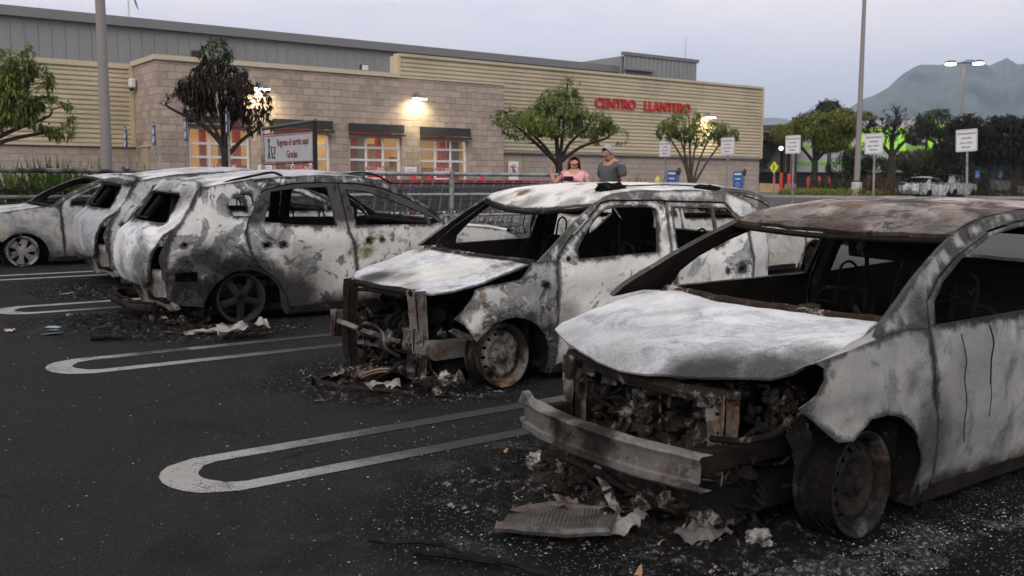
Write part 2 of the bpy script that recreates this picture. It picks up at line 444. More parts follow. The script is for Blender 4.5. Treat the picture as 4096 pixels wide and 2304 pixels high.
def hairpin(xt, yc, x1=8.2, half=.245, wd=.115, slope=.012):
    mb = MB(); cx = xt + half + wd / 2
    ln = [(x1, yc - half + (x1 - cx) * slope)] + [(cx + .25 * i, yc - half + .25 * i * slope) for i in range(12, 0, -1)]
    for i in range(13):
        a = -math.pi / 2 - math.pi * i / 12; ln.append((cx + math.cos(a) * half, yc + math.sin(a) * half))
    ln += [(cx + .25 * i, yc + half + .25 * i * slope) for i in range(1, 13)] + [(x1, yc + half + (x1 - cx) * slope)]
    vs = []
    for i, p in enumerate(ln):
        a = Vector(ln[max(0, i - 1)]); b_ = Vector(ln[min(len(ln) - 1, i + 1)]); t = (b_ - a).normalized(); nn = Vector((-t.y, t.x))
        f = 1.55 if (p[0] < cx and abs(p[1] - yc) < half * .75) else (1.2 if p[0] < cx else 1)
        for s_ in (-1, 1):
            q = Vector(p) + nn * s_ * wd / 2 * f; vs.append((q.x, q.y, G(q.x, q.y) + .004))
    mb.add(vs, [(2 * i, 2 * i + 1, 2 * i + 3, 2 * i + 2) for i in range(len(ln) - 1)])
    return tag(mb.build('parking_line_marking', m_paint, ang=None), 'painted hairpin line between two parking stalls', kind='structure')
for xt, yc in ((1.372, 4.53), (1.465, 7.49), (1.62, 10.60), (1.75, 13.62), (1.8, 16.6)): hairpin(xt, yc)

# ---------------------------------------------------------------- mountains
def hill(name, pts, D, depth, col, label, seed=0):
    """ridge given as (bearing, elevation) in degrees at distance D, built as a slope falling towards the viewer and a back slope"""
    mb = MB(); P = spl([(a, e, 0) for a, e in pts], 10); n = len(P); rows = 22; vs = []
    for j in range(-6, rows + 1):
        t = j / rows if j >= 0 else -j / 6
        d_ = D - depth * t if j >= 0 else D + depth * t
        for i, (a, e, _) in enumerate(P):
            h = math.tan(R(e)) * D * (1 - t) ** (.8 + .3 * noise.noise(Vector((a * .5, seed, 0))))
            q = Vector((a * .35, d_ / D * 9, seed))
            h *= 1 + .10 * noise.fractal(q, .8, 2.1, 7) * (1 if j else .3) * (1 if t < .98 else 0)
            dd = d_ + depth * .12 * noise.noise(Vector((a * .8, j * .3, seed)))
            vs.append((math.cos(R(a)) * dd, math.sin(R(a)) * dd, max(-2, h)))
    rws = rows + 7
    mb.add(vs, [(j * n + i, j * n + i + 1, (j + 1) * n + i + 1, (j + 1) * n + i) for j in range(rws - 1) for i in range(n - 1)])
    def f(k, b):
        v = k.obj(); n1 = k.noise(v, .012, 8, .7)
        k.put(b.inputs['Base Color'], k.mix(k.rng(n1, .35, .65), tuple(c * .55 for c in col), tuple(c * 1.4 for c in col)))
    return tag(mb.build(name, mat(name + '_forest', f, rough=.95), ang=None), label, kind='structure')
HILL_CAL = True
# ================================================================ BUILDING
def blockm(name, c1, c2, course=.2, wdt=.41, rough_amt=1.0, mortar=(.24, .205, .175)):
    def f(k, b):
        tc = k.new('ShaderNodeTexCoord'); g = k.new('ShaderNodeNewGeometry')
        sp = k.new('ShaderNodeSeparateXYZ'); k.put(sp.inputs[0], tc.outputs['Object'])
        # horizontal coordinate: x + y so that both wall directions are covered
        cb = k.new('ShaderNodeCombineXYZ'); k.put(cb.inputs[0], k.math('ADD', sp.outputs[0], sp.outputs[1])); k.put(cb.inputs[1], sp.outputs[2])
        br = k.new('ShaderNodeTexBrick'); k.put(br.inputs['Vector'], cb.outputs[0])
        br.inputs['Scale'].default_value = 1; br.inputs['Brick Width'].default_value = wdt; br.inputs['Row Height'].default_value = course
        br.inputs['Mortar Size'].default_value = .007; br.inputs['Mortar Smooth'].default_value = .2
        k.put(br.inputs['Color1'], c1); k.put(br.inputs['Color2'], c2); k.put(br.inputs['Mortar'], mortar); br.offset = .5
        v = tc.outputs['Object']; n = k.noise(v, 7, 8, .72, .5); n2 = k.noise(v, .5, 5, .6)
        c = k.mix(k.rng(n, .3, .72), k.mix(.28, br.outputs['Color'], (.14, .115, .095)), k.mix(.2, br.outputs['Color'], (.62, .57, .5)))
        c = k.mix(k.math('MULTIPLY', k.rng(n2, .48, .75), .3), c, (.2, .175, .15))
        k.put(b.inputs['Base Color'], c)
        k.put(b.inputs['Normal'], k.bump(k.math('ADD', k.math('MULTIPLY', br.outputs['Fac'], -.5), k.math('MULTIPLY', n, rough_amt)), .9, .035))
    return mat(name, f, rough=.92, spec=.15)
m_split = blockm('split_face_block', (.50, .395, .32), (.35, .27, .22), rough_amt=1.3)
m_smooth = blockm('smooth_block', (.43, .355, .30), (.36, .295, .25), course=.2, wdt=.4, rough_amt=.3)
m_siding = simple('beige_siding_paint', (.50, .43, .30), .55, var=.06, scale=1.2, dirt=(.42, .36, .255))
m_cap = simple('beige_cap_metal', (.52, .45, .33), .5, var=.06, scale=1.5)
m_grey = simple('grey_metal_cladding', (.225, .228, .225), .5, var=.05, scale=.8, metal=.0, dirt=(.20, .203, .2))
m_greycap = simple('grey_cap_metal', (.17, .172, .172), .45, var=.05, scale=1)
m_dark = simple('dark_steel', (.035, .034, .035), .55, var=.2, scale=3)
m_doorp = simple('tan_door_paint', (.40, .32, .23), .5, var=.05, scale=2)
m_white = simple('white_painted_metal', (.66, .66, .66), .45, var=.05, scale=4)
m_galv = simple('galvanised_steel', (.30, .31, .31), .45, metal=.6, var=.25, scale=14, dirt=(.12, .12, .115))
m_redpaint = simple('red_paint', (.55, .03, .03), .4, var=.15, scale=5)
m_glass = mat('clear_glass', None, (.8, .85, .85), .05)
m_glass.node_tree.nodes['Principled BSDF'].inputs['Alpha'].default_value = .06
GB = G(0, 27) - .0           # ground level at the facade
bld = thing('tyre_centre_building', 'long beige store building with stone block tyre bays and grey metal upper wall', 'building', (0, 0, 0))

def corr_h(mb, x0, x1, z0, z1, y, dirn=(1, 0), pitch=.130, depth=.034):
    """horizontal trapezoid ribs: profile extruded along a wall line that starts at (x0, y)"""
    pr = []; z = z0; 
    while z < z1 - .001:
        for dz, o in ((0, 0), (.03, 0), (.052, depth), (.105, depth)):
            if z + dz < z1: pr.append((z + dz, o))
        z += pitch
    pr.append((z1, 0)); vs = []
    for (zz, o) in pr: vs += [(x0, y - o, zz), (x1, y - o, zz)]
    mb.add(vs, [(2 * i, 2 * i + 1, 2 * i + 3, 2 * i + 2) for i in range(len(pr) - 1)])
def corr_v(mb, x0, x1, z0, z1, y, pitch=.3, depth=.045, w=.04):
    pr = []; x = x0
    while x < x1 - .001:
        for dx, o in ((0, 0), (w, depth), (w * 2.2, depth), (w * 3.2, 0)):
            if x + dx < x1: pr.append((x + dx, o))
        x += pitch
    pr.append((x1, 0)); vs = []
    for (xx, o) in pr: vs += [(xx, y - o, z0), (xx, y - o, z1)]
    mb.add(vs, [(2 * i, 2 * i + 1, 2 * i + 3, 2 * i + 2) for i in range(len(pr) - 1)])

YF, YL, XC = 26.8, 28.95, 8.156
BAYS = [(8.97, 10.73, 3.27, 2.97), (11.42, 13.22, 3.27, 2.92), (13.83, 15.66, 3.24, 2.885), (16.33, 18.16, 3.22, 2.86)]
# block volume front with bay openings: built from piers + header pieces, butted
mb = MB(); x = XC; zt = 4.70; T = .35
for (a, b_, zl, zw) in BAYS:
    mb.box(((x + a) / 2, YF + T / 2, (GB - .3 + 3.5) / 2), (a - x, T, 3.5 - GB + .3)); x = b_
mb.box(((x + 19.6) / 2, YF + T / 2, (GB - .3 + 3.5) / 2), (19.6 - x, T, 3.5 - GB + .3))
mb.box(((XC + 19.6) / 2, YF + T / 2, (3.5 + zt) / 2), (19.6 - XC, T, zt - 3.5))
for (a, b_, zl, zw) in BAYS: mb.box(((a + b_) / 2, YF + T / 2, (zl + 3.5) / 2), (b_ - a, T, 3.5 - zl))
mb.box((XC + T / 2, (YF + T + YL) / 2, (GB - .3 + zt) / 2), (T, YL - YF - T, zt - GB + .3))
mb.build('block_wall', m_split, bld, ang=30)
mb = MB()
mb.box(((XC - .06 + 15.6) / 2, YF + .16, zt + .06), (15.6 - XC + .06, .46, .13)); mb.box((XC + .1, (YF + .39 + YL) / 2, zt + .06), (.32, YL - YF - .39, .13))
mb.box(((15.6 + 19.6) / 2, YF + .02, zt + .03), (4.0, .1, .06))
mb.build('parapet_cap', m_cap, bld)
# siding over block, then the tall siding wall with the sign
mb = MB(); corr_h(mb, 15.66, 33.0, 4.76, 5.36, YF + .10); corr_h(mb, 19.6, 33.0, 2.52, 4.76, YF + .10)
mb.box((15.62, YF + .3, 5.06), (.1, .5, .66)); mb.box(((15.6 + 33.05) / 2, YF + .2, 5.41), (17.47, .34, .09)); mb.box((33.02, YF + .12, 3.95), (.09, .2, 2.86))
mb.build('metal_siding', m_siding, bld, ang=20)
mb = MB(); mb.box(((20.55 + 33.0) / 2, YF + .22, (GB - .3 + 2.46) / 2), (33.0 - 20.55, .2, 2.46 - GB + .3)); mb.box(((19.6 + 19.72) / 2, YF + .22, (GB - .3 + 2.46) / 2), (.12, .2, 2.46 - GB + .3))
mb.box(((19.72 + 20.55) / 2, YF + .22, 2.44), (.83, .2, .04))
mb.box((33.0 - .1, YF + 10.2, (GB - .3 + 2.46) / 2), (.2, 19.7, 2.46 - GB + .3))
mb.build('base_wall', m_smooth, bld)
mb = MB(); mb.box(((19.6 + 33.0) / 2, YF + .08, 2.49), (13.4, .16, .05)); mb.build('siding_trim', m_greycap, bld)
mb = MB(); mb.box((33.0 - .06, YF + 10.2, 3.9), (.12, 19.7, 2.9)); mb.build('side_wall', m_siding, bld)
# left wing
mb = MB(); corr_h(mb, -30, XC, 2.50, 4.62, YL); mb.box(((-30 + XC) / 2, YL + .1, 4.69), (XC + 30, .34, .14)); mb.box((XC - .06, YL - .05, 3.56), (.1, .12, 2.1)); mb.build('left_metal_siding', m_siding, bld, ang=20)
mb = MB(); mb.box(((-30 + XC) / 2, YL + .1, (GB - .3 + 2.46) / 2), (XC + 30, .24, 2.46 - GB + .3)); mb.build('left_base_wall', m_smooth, bld)
mb = MB(); mb.box(((-30 + XC) / 2, YL - .05, 2.47), (XC + 30, .12, .06)); mb.build('left_siding_trim', m_cap, bld)
# roofs
mb = MB(); mb.box(((-30 + 33) / 2, 32.9, 4.5), (62.9, 7.6, .1)); mb.build('low_roof', m_greycap, bld)
mb = MB(); mb.box((14, YF + 5.2, 2.2), (40, .1, 4.4)); mb.build('bay_back_wall', simple('warm_interior_wall', (.62, .42, .19), .7, var=.15, scale=1), bld)
# grey upper volume
YG = 36.0
def gz(x): return 7.02 + (x - 6) * .0105
mb = MB(); corr_v(mb, -45, 33.6, 4.5, 6.9, YG, pitch=.42, depth=.03, w=.02); 
mb.build('upper_cladding', m_grey, bld, ang=20)
mb = MB(); mb.box((-6, YG + 8, 5.8), (78, 15.8, 2.2)); mb.build('upper_volume', m_grey, bld)
mb = MB(); mb.box((-6, YG + .05, 7.02), (79.4, .5, .26)); mb.box((-6, YG - .2, 6.86), (79.4, .08, .07)); mb.build('upper_cap', m_greycap, bld)
mb = MB(); corr_v(mb, 33.1, 38.2, 4.5, 7.62, YG - .6, pitch=.3); mb.box((35.66, YG + 3, 6.0), (5.0, 6.8, 3.2)); mb.build('roof_screen', m_grey, bld, ang=20)
mb = MB(); mb.box((35.65, YG - .58, 7.7), (5.3, .2, .16)); mb.box((34.0, YG - .75, 6.95), (1.9, .3, .1)); mb.build('roof_screen_cap', m_greycap, bld)
# tan doors
mb = MB(); mb.box((20.13, YF + .2, (GB + 2.42) / 2), (.82, .08, 2.42 - GB)); d_ = mb.build('door', m_doorp, bld)
mb = MB(); mb.box((20.45, YF + .13, 1.35), (.1, .06, .03)); mb.build('handle', m_galv, d_)
mb = MB(); mb.box((XC - .03, 27.95, (GB + 2.4) / 2), (.06, .75, 2.4 - GB)); d2 = mb.build('door', m_doorp, bld)
mb = MB(); mb.box((XC - .03, 27.95, 2.44), (.1, .9, .05)); mb.build('drip_cap', m_cap, d2)
# bays
m_int = mat('fluorescent_tube', None, (1, 1, 1), emit=(1, .80, .55), estr=6)
m_intwall = MATS['warm_interior_wall']
for bi, (a, b_, zl, zw) in enumerate(BAYS):
    mb = MB(); mb.box(((a + b_) / 2, YF - .06, (zl + zw) / 2 + .05), (b_ - a + .04, .12, zl - zw - .1)); mb.box(((a + b_) / 2, YF - .12, zw + .03), (b_ - a + .04, .20, .06)); mb.build('door_hood', m_dark, bld)
    mb = MB(); yg = YF + .12; rows = [GB + .02, .95, 1.36, 1.76, 2.15, 2.52, zw - .03]
    for z_ in rows: mb.box(((a + b_) / 2, yg, z_), (b_ - a - .02, .05, .065))
    for i in range(4): mb.box((a + .04 + (b_ - a - .08) * i / 3, yg - .002, (GB + zw) / 2), (.065 if i in (0, 3) else .05, .052, zw - GB - .06))
    gd = mb.build('overhead_door', m_white, bld)
    mb = MB(); mb.box(((a + b_) / 2, yg + .015, (GB + zw) / 2), (b_ - a - .1, .008, zw - GB - .1)); mb.build('pane', m_glass, gd)
    # interior side partition and lift posts seen through the glass
    mb = MB(); mb.box((a + 1.0, YF + 1.8, 1.9), (.16, .16, 3)); mb.box((b_ + .5, YF + 2.4, 1.9), (.2, .2, 3)); mb.box(((a + b_) / 2 + .8, YF + 2.1, 3.1), (b_ - a, .08, .08)); mb.build('lift_post', simple('dark_red_lift', (.20, .018, .012), .5), bld)
    mb = MB(); r2 = random.Random(bi)
    for q in range(8): mb.box((a + .15 + r2.random() * (b_ - a - .3), YF + 1.4 + r2.random() * 2.2, GB + .45), (.2 + r2.random() * .35, .3, .5 + r2.random() * 1.0))
    mb.build('workshop_bench', simple('workshop_clutter', (.05, .045, .04), .6, var=.5, scale=4), bld)
    mb = MB(); mb.box(((a + b_) / 2, YF + 2.2, 3.7), (1.1, .16, .06)); mb.build('ceiling_tube', m_int, bld)
    for q in range(5):
        cm = [(.10, .045, .02), (.14, .03, .02), (.05, .04, .035), (.42, .30, .14), (.16, .09, .04)][(q + bi) % 5]; ww_ = .14 + .34 * r2.random(); hh = 1.0 + 1.7 * r2.random()
        mb = MB(); mb.box((a + .2 + 1.6 + 2.6 * (q + .3 + .4 * r2.random()) / 5, YF + 3.0 + 1.6 * r2.random(), GB + hh / 2), (ww_, .3, hh)); mb.build('storage_rack', simple('rack_colour_%d' % ((q + bi) % 5), cm, .6, var=.3, scale=3), bld)
    mb = MB(); mb.box(((a + b_) / 2 + 2, YF + 4.2, 1.75), (b_ - a + .3, .25, .5)); mb.build('duct', simple('duct_brown', (.16, .10, .05), .6), bld)
mb = MB()
for xx in (8.6, 25.0): mb.box((xx, YF + 2.7, 2.2), (.12, 4.6, 4.1))
mb.box((16.8, YF + 2.8, 4.35), (16.4, 4.6, .1)); mb.build('bay_partition', m_intwall, bld)
for xx in (9.8, 12.3, 14.8, 17.3, 20.0):
    l = bpy.data.lights.new('bay_light', 'AREA'); l.energy = 85; l.color = (1, .80, .54); l.size = 1.2; l.shape = 'SQUARE'
    o = bpy.data.objects.new('bay_light', l); COL.objects.link(o); o.location = (xx, YF + 1.9, 4.0)
# letters
def text_thing(name, body, size, depth, loc, rot, m, label=None, cat=None, group=None, parent=None, sp=1.0, bold=0.0, sx=1.0, align='CENTER'):
    vs, fs = text_mesh(body, size, depth, align, sp, bold)
    mb = MB(); mb.add([(v[0] * sx, v[1], v[2]) for v in vs], fs); M = Matrix.Translation(loc) @ rot.to_4x4(); mb.xf(M)
    o = mb.build(name, m, parent, ang=20, recalc=False)
    if cat: tag(o, label, cat, group)
    return o
FACE_Y = Matrix(((1, 0, 0), (0, 0, -1), (0, 1, 0)))     # text plane facing -Y
def face(n):                                            # text plane facing direction n (horizontal)
    n = Vector(n).normalized(); r = Vector((0, 0, 1)).cross(n); return Matrix(((r.x, 0, n.x), (r.y, 0, n.y), (r.z, 1, n.z)))
m_redlet = simple('red_letter_paint', (.46, .035, .03), .4, var=.08, scale=4)
text_thing('wall_lettering', 'CENTRO', .50, .08, (24.71, YF + .03, 4.19), FACE_Y, m_redlet, parent=bld, bold=.012, sx=.98, sp=1.05)
text_thing('wall_lettering', 'LLANTERO', .50, .08, (27.40, YF + .03, 4.19), FACE_Y, m_redlet, parent=bld, bold=.012, sx=.98, sp=1.05)
# wall lamps
m_lamp = mat('lit_lamp_lens', None, (1, 1, 1), emit=(1, .93, .78), estr=14)
LB = ['first wall lamp over the bays, lit, partly behind the scorched tree', 'lit wall lamp between the third and fourth bay', 'lit wall lamp on the corrugated siding behind the sparse tree']
for i, (x, z_) in enumerate(((10.98, 4.12), (16.15, 4.12), (29.5, 4.10))):
    t = thing('wall_lamp', LB[i], 'lamp', (x, YF, z_), group='wall lamps along the facade')
    mb = MB(); mb.box((0, -.1, .1), (.1, .22, .1)); mb.prism([(-.12, .02), (.12, .02), (.17, -.05), (-.17, -.05)], -.42, -.12); mb.build('housing', m_galv, t)
    mb = MB(); mb.box((0, -.27, -.06), (.40, .24, .05), bev=.015); mb.build('lens', m_lamp, t)
    l = bpy.data.lights.new('wall_lamp_light', 'SPOT'); l.energy = 120; l.color = (1, .86, .52); l.spot_size = R(150); l.spot_blend = .9; l.shadow_soft_size = .1
    o = bpy.data.objects.new('wall_lamp_light', l); COL.objects.link(o); o.location = (x, YF - .42, z_ - .12); o.rotation_euler = (R(38), 0, 0)
# flood lights, camera, fittings
for (x, z_, lb, c) in ((14.6, 4.98, 'white floodlight standing on the parapet against the grey wall', m_white), (9.4, 4.98, 'dark floodlight standing on the parapet behind the scorched tree', m_dark)):
    t = thing('floodlight', lb, 'floodlight', (x, YF + .45, z_), group='floodlights on the parapet')
    mb = MB(); mb.box((0, 0, 0), (.26, .12, .2), rot=(.3, 0, 0), bev=.02); mb.build('housing', m_dark, t)
    mb = MB(); mb.box((0, -.07, -.01), (.2, .02, .15), rot=(.3, 0, 0)); mb.build('lens', c, t); mb = MB(); mb.box((0, .02, -.16), (.06, .06, .22)); mb.build('bracket', m_dark, t)
t = thing('security_camera', 'small white camera housing high on the side of the stone block wall', 'camera', (XC - .12, 28.6, 4.2))
mb = MB(); mb.box((0, 0, 0), (.16, .22, .26), bev=.03); mb.build('housing', m_white, t); mb = MB(); mb.ball((-.02, 0, -.15), .07, amp=0); mb.build('lens', m_dark, t)
t = thing('satellite_dish', 'round mesh dish on a mast above the grey roof', 'antenna', (10.2, 36.4, 7.1))
mb = MB(); mb.tube([(0, 0, 0), (0, 0, 1.2)], .035, 8); mb.build('mast', m_white, t)
M = Matrix.Translation((.22, 0, .68)) @ Matrix.Rotation(R(75), 4, 'Y') @ Matrix.Rotation(R(20), 4, 'X')
mb = MB()
for rr in (.08, .16, .24, .28): mb.tube([M @ Vector((rr * math.cos(a * .2618), rr * math.sin(a * .2618), rr * rr * .6)) for a in range(25)], .008, 5)
for a in range(12): mb.tube([M @ Vector((q * math.cos(a * .5236), q * math.sin(a * .5236), q * q * .6)) for q in (0, .1, .2, .28)], .006, 4)
mb.lathe([(.02, 0), (.12, .01), (.24, .034), (.28, .047)], 24, M); mb.build('dish', simple('dish_grey', (.25, .29, .3), .4), t)
mb = MB(); mb.tube([(38.0, 36, 7.6), (38.0, 36, 9.0)], .012, 5); tag(mb.build('antenna', m_galv, ang=None), 'thin whip antenna above the roof screen', 'antenna')
# notices
m_signw = simple('white_sign_face', (.72, .73, .75), .4, var=.03, scale=3)
m_signr = simple('red_sign_ink', (.50, .05, .04), .5, var=.05); m_signk = mat('black_sign_ink', None, (.02, .02, .02), .5)
OB = ['red and white ABIERTO notice in the first bay door behind the scorched trunk', 'red and white ABIERTO notice in the second bay door behind the cart sign', 'red and white ABIERTO notice in the third bay door', 'red and white ABIERTO notice in the fourth bay door']
for (a, b_, zl, zw), lb in zip(BAYS, OB):
    cx = (a + b_) / 2 - .02 + (.12 if a < 9 else 0)
    t = thing('open_notice', lb, 'notice', (cx, YF + .06, 1.86), group='open notices in the bay doors')
    mb = MB(); mb.box((0, 0, -.12), (.68, .02, .42)); mb.build('board', m_signw, t)
    text_thing('lettering', 'ABIERTO', .165, .006, (0, -.014, -.02), FACE_Y, m_signr, parent=t, bold=.006, sp=1.02)
    mb = MB(); mb.box((0, -.013, -.19), (.56, .006, .10)); mb.build('red_band', m_signr, t)
t = thing('no_parking_sign', 'square white sign with a crossed out letter E on the tan door', 'sign', (20.08, YF + .08, 1.88))
mb = MB(); mb.box((0, 0, 0), (.42, .02, .62)); mb.build('board', m_signw, t)
mb = MB(); mb.tube([(.16 * math.cos(a * .2618), -.016, .04 + .16 * math.sin(a * .2618)) for a in range(25)], .016, 4, flat=.4); mb.box((0, -.018, .04), (.31, .008, .03), rot=(0, R(45), 0)); mb.build('red_ring', m_signr, t)
text_thing('letter', 'E', .27, .006, (0, -.013, -.055), FACE_Y, m_signk, parent=t, bold=.008)
for x, lb in ((11.12, 'small white notice on the pier beside the first bay'), (15.95, 'small white notice on the pier between the third and fourth bay')):
    t = thing('wall_notice', lb, 'notice', (x, YF - .03, 1.83), group='small notices on the piers')
    mb = MB(); mb.box((0, 0, 0), (.42, .02, .24)); mb.build('board', m_signw, t)
    mb = MB(); [mb.box((0, -.013, .05 - .05 * q), (.3, .004, .012)) for q in range(3)]; mb.build('print', m_signr, t)
# red bollards before the bays
PB = ['left of the first bay door', 'beside the first bay door on its right', 'left of the second bay door', 'between the second and third bay doors', 'just left of the fourth bay door, with the notice above', 'left edge of the fourth bay door', 'right of the fourth bay door']
for x, lb in zip((8.75, 10.95, 11.5, 13.55, 15.75, 16.35, 18.35), PB):
    t = thing('red_bollard', 'red domed bollard ' + lb, 'bollard', (x, YF - .5, GB), group='red bollards in front of the tyre bays')
    mb = MB(); mb.lathe([(.085, 0), (.085, 1.22), (.075, 1.27), (.045, 1.30), (0, 1.31)], 12); mb.build('post', m_redpaint, t)
    mb = MB(); mb.lathe([(.12, 0), (.12, .03), (.09, .03)], 12); mb.build('base_plate', m_dark, t)

# ---------------------------------------------------------------- entrance canopy beyond the corner
m_wood = simple('wood_soffit', (.36, .19, .065), .6, var=.2, scale=2)
m_bronze = simple('bronze_column', (.05, .042, .036), .5, var=.15, scale=2)
t = thing('entrance_canopy', 'dark entrance canopy with wooden soffit and bronze columns beyond the siding wall', 'canopy', (0, 0, 0))
cp = [(64.7, 55), (68.8, 51.6), (94.6, 71), (81.9, 87.5), (56.5, 65)]
mb = MB(); mb.prism(cp, 5.75, 6.3, axis='z'); mb.build('roof', m_bronze, t)
mb = MB(); mb.prism([(a_ * .985 + .75, b_ * .985 + .68) for a_, b_ in cp], 5.70, 5.745, axis='z'); mb.build('soffit', m_wood, t)
for (x, y, h_) in ((68.3, 52.1, 6.95), (79.3, 61, 5.7), (88.9, 69.3, 5.7), (91.9, 72.3, 5.7)):
    wd_ = .42; mb = MB(); mb.box((x, y, (G(0, y) + h_) / 2), (wd_, wd_, h_ - G(0, y)), bev=.02); c_ = mb.build('column', m_bronze, t)
    mb = MB(); mb.box((x - wd_ / 2 - .015, y + .1, (G(0, y) + h_) / 2), (.03, .06, h_ - G(0, y) - .3)); mb.build('wood_strip', m_wood, c_)
for (x, y, z_) in ((80, 62.6, 4.9), (80.7, 62.2, 5.3)):
    tt = thing('ceiling_globe', 'small glowing globe lamp under the canopy ' + ('near its outer column' if x > 80.5 else 'near its inner column'), 'lamp', (x, y, z_))
    mb = MB(); mb.ball((0, 0, 0), .2, amp=0, n=8); mb.build('globe', mat('globe_glow', None, (1, 1, 1), emit=(1, .95, .85), estr=6), tt)
    mb = MB(); mb.tube([(0, 0, .1), (0, 0, 5.7 - z_)], .02, 5); mb.build('stem', m_dark, tt)
m_ply = simple('raw_plywood', (.50, .36, .19), .75, var=.12, scale=2); m_plyd = simple('grey_board', (.34, .32, .28), .8, var=.1, scale=2)
t = thing('plywood_barrier', 'low plywood barrier of pale boards and dark gaps under the canopy', 'barrier', (0, 0, 0))
for (P0, P1, ws, mt) in ((Vector((62.8, 51.1)), Vector((59.4, 46.5)), [.25, .35, .2, 1.0, .25, .6], m_ply), (Vector((60.1, 46.5)), Vector((64.6, 49.0)), [1.2, 1.6, 1.2], m_plyd)):
    L_ = (P1 - P0).length; u_ = (P1 - P0).normalized(); s_ = 0; tot = sum(ws) + .22 * len(ws)
    for i, wv in enumerate(ws):
        a_ = s_ / tot * L_; b2 = (s_ + wv) / tot * L_; s_ += wv + .22
        c_ = P0 + u_ * (a_ + b2) / 2; gg = G(0, c_.y)
        mb = MB(); mb.box((c_.x, c_.y, gg + .36), (b2 - a_, .12, .66), rot=(0, 0, math.atan2(u_.y, u_.x))); mb.build('board', mt, t)
    c_ = (P0 + P1) / 2; mb = MB(); mb.box((c_.x - .1, c_.y - .25, G(0, c_.y) + .02), (L_, .5, .1), rot=(0, 0, math.atan2(u_.y, u_.x))); mb.build('base', mt, t)
